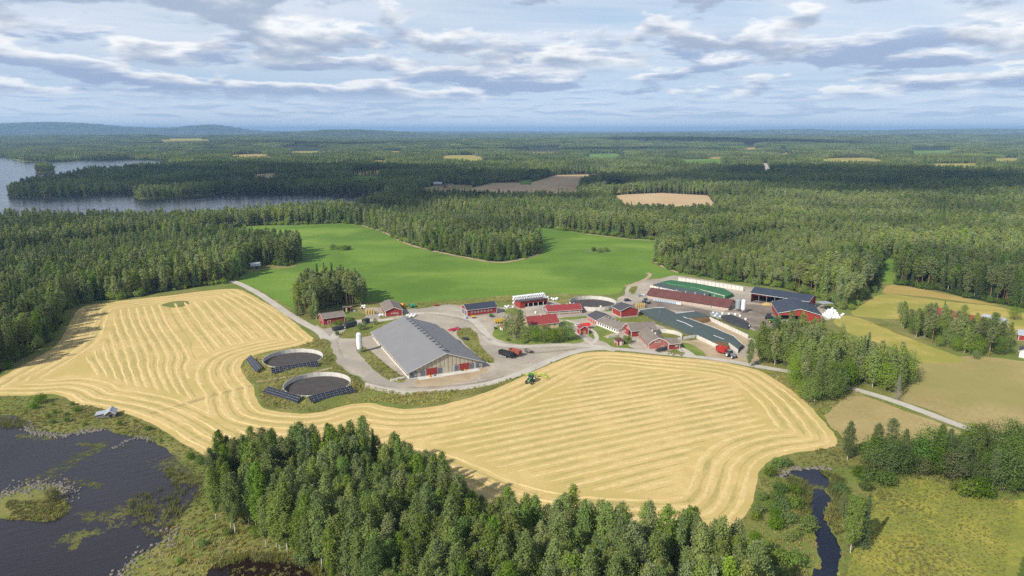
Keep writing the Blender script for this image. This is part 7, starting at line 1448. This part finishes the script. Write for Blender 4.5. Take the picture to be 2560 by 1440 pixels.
for p, lb in (((905, 770), 'heap of grey scrap behind the grove shelter'), ((887, 777), 'dark heap of scrap beside the shelter'), ((912, 765), 'white sacks on the scrap heap behind the grove')):
    e = implement('scrap_heap', lb, 'heap', p, 0.2)
    for k in range(5): lump('scrap', rt.uniform(0.6, 1.2), rt.uniform(0.4, 1.0), (M_silogrey, M_greywood, M_tarpblack, M_wrap, M_conc)[k if 'white' not in lb else 3], e, (rt.uniform(-1.8, 1.8), rt.uniform(-1.8, 1.8), 0))
e = implement('trough_row', 'row of pale blue sacks along the long cowshed wall', 'sacks', (1634, 750.5), R(-37))
for k in range(14): MB().hexa([(k * 1.3, -0.4, 0), (k * 1.3 + 1.1, -0.4, 0), (k * 1.3 + 1.1, 0.4, 0), (k * 1.3, 0.4, 0)], [(k * 1.3 + 0.1, -0.3, 1.0), (k * 1.3 + 1.0, -0.3, 1.0), (k * 1.3 + 1.0, 0.3, 1.0), (k * 1.3 + 0.1, 0.3, 1.0)]).obj('sack', pmat('pale_blue', (0.35, 0.48, 0.62), 0.6) if k == 0 else MATS['pale_blue'], e)
e = implement('white_container', 'white bulk container halfway along the long cowshed wall', 'container', (1697, 763), R(-37)); MB().tube((-1.6, 0, 0.9), (1.6, 0, 0.9), 0.8, n=14).obj('tank_body', M_silo, e); [MB().box(x_, x_ + 0.2, -0.7, 0.7, 0, 0.4).obj('cradle', M_steel, e) for x_ in (-1.2, 1.0)]
for k, (p, lb) in enumerate((((1601, 741), 'pale sheeted crate at the near end of the cowshed yard'), ((1607, 740), 'white sheeted crate beside the cowshed end wall'), ((1597, 742), 'grey crate by the track at the cowshed yard'))):
    e = implement('crate', lb, 'crate', p, 0.4 * k); MB().box(-1.1, 1.1, -0.7, 0.7, 0.1, 1.2).obj('box', M_silogrey if k != 1 else M_wrap, e); MB().box(-1.15, 1.15, -0.75, 0.75, 0, 0.1).obj('pallet', M_wood, e)
def pole(label, p, h, arm=1.0):
    e = implement('utility_pole', label, 'pole', p, 0.6); MB().tube((0, 0, 0), (0, 0, h), 0.13, 0.09, 8).obj('mast', M_greywood, e); MB().bar((-arm, 0, h - 0.4), (arm, 0, h - 0.4), 0.1, 0.12).obj('crossarm', M_greywood, e)
    for s_ in (-0.8, 0, 0.8): MB().lathe([(0.06, h - 0.34), (0.08, h - 0.2), (0.04, h - 0.12)], 8, s_ * arm, 0).obj('insulator', M_white, e)
pole('thin pole standing on the grass slope before the long silage clamp', (1648, 800), 5.6, 0.6)
# wooden fence beside the cowshed
e, L = site('paddock_fence', (1482, 826), (1512, 832), 'pale tubular fence along the paddock before the cowshed', 'fence')
for k in range(6): MB().tube((k * L / 5, 0, 0), (k * L / 5, 0, 1.3), 0.05, n=6).obj('post', M_steel, e)
for z_ in (0.5, 0.85, 1.2): MB().bar((0, 0, z_), (L, 0, z_), 0.05, 0.05).obj('rail', M_steel, e)
# dead spruce by the lane
x, y = G(2242, 1000); e = empty('dead_spruce', (x, y, 0)); tag(e, 'dead grey spruce with bare drooping branches by the lane', 'tree'); MB().tube((0, 0, 0), (0.2, 0, 11.5), 0.16, 0.03, 8).obj('trunk', M_greybark, e); m = MB(); rr = np.random.default_rng(5)
for k in range(150):
    z_ = 1.0 + 10.2 * k / 150; an = k * 2.4; L_ = (2.3 * (1 - z_ / 12) + 0.25) * rr.uniform(0.7, 1.15); m.tube((0, 0, z_), (L_ * math.cos(an), L_ * math.sin(an), z_ - 0.35 * L_), 0.035, 0.012, 3, False)
    for q in range(3): t = 0.4 + 0.25 * q; m.tube((L_ * t * math.cos(an), L_ * t * math.sin(an), z_ - 0.35 * L_ * t), (L_ * t * math.cos(an) + rr.normal() * 0.3, L_ * t * math.sin(an) + rr.normal() * 0.3, z_ - 0.35 * L_ * t - 0.45), 0.02, 0.008, 3, False)
m.obj('crown', M_greybark, e)
# ------------------------------------------------------------------ clouds overhead, whose shadows lie across the woods
def volmat(name, dens, col=(1, 1, 1), ani=0.0):
    m = bpy.data.materials.new(name); m.use_nodes = True; t = NT(m.node_tree); t.n.clear(); o = t.node('ShaderNodeOutputMaterial'); v = t.node('ShaderNodeVolumePrincipled')
    v.inputs['Color'].default_value = (*col, 1); v.inputs['Density'].default_value = dens; v.inputs['Anisotropy'].default_value = ani; t.l.new(v.outputs[0], o.inputs['Volume']); return m
M_cloud = volmat('cloud_vapour', 0.013)
def cloud(label, gx, gy, sx, sy, sz, seed, base=1050):
    """a flat-based cumulus placed so that its shadow falls at gx, gy"""
    import bmesh
    bm = bmesh.new(); bmesh.ops.create_icosphere(bm, subdivisions=5, radius=1.0); off = Vector((seed * 7.1, seed * 3.3, 0))
    for v in bm.verts:
        n = v.co.normalized(); d_ = 1 + 0.45 * mnoise.fractal(n * 1.5 + off, 0.8, 2.0, 4) + 0.12 * mnoise.noise(n * 7 + off)
        v.co = n * max(0.3, d_)
        v.co.z *= 1.0 if v.co.z > 0 else 0.35
        v.co = Vector((v.co.x * sx, v.co.y * sy, v.co.z * sz))
    me = bpy.data.meshes.new('cloud'); bm.to_mesh(me); bm.free(); me.materials.append(M_cloud)
    k = (base + sz * 0.3) / math.tan(SUN_EL); hx, hy = math.sin(SUN_AZ), math.cos(SUN_AZ)
    o = link('cloud', me, None, (gx + hx * k, gy + hy * k, base + sz * 0.35)); tag(o, label, 'cloud', 'clouds drifting above the farm', 'stuff'); return o
for k, (gx, gy, sx, sy, sz) in enumerate(((-280, 1400, 520, 320, 140), (740, 1500, 430, 400, 150), (-170, 1030, 260, 100, 80), (-700, 1750, 500, 300, 130), (900, 1250, 300, 160, 90), (-850, 1410, 420, 230, 130), (-1500, 4600, 900, 400, 160), (1700, 5000, 1000, 420, 160), (400, 3600, 700, 200, 120))):
    cloud('grey-white cumulus cloud passing above the woods', gx, gy, sx, sy, sz, k + 1)
# ------------------------------------------------------------------ haze: one closed box of air round the whole landscape
hz = MB().box(-46000, 46000, -46000, 46000, -1.5, max(Z_TOP + 28, 135)).obj('haze', volmat('haze_air', HAZE, (0.40, 0.65, 1.0), 0.0)); tag(hz, kind='stuff')
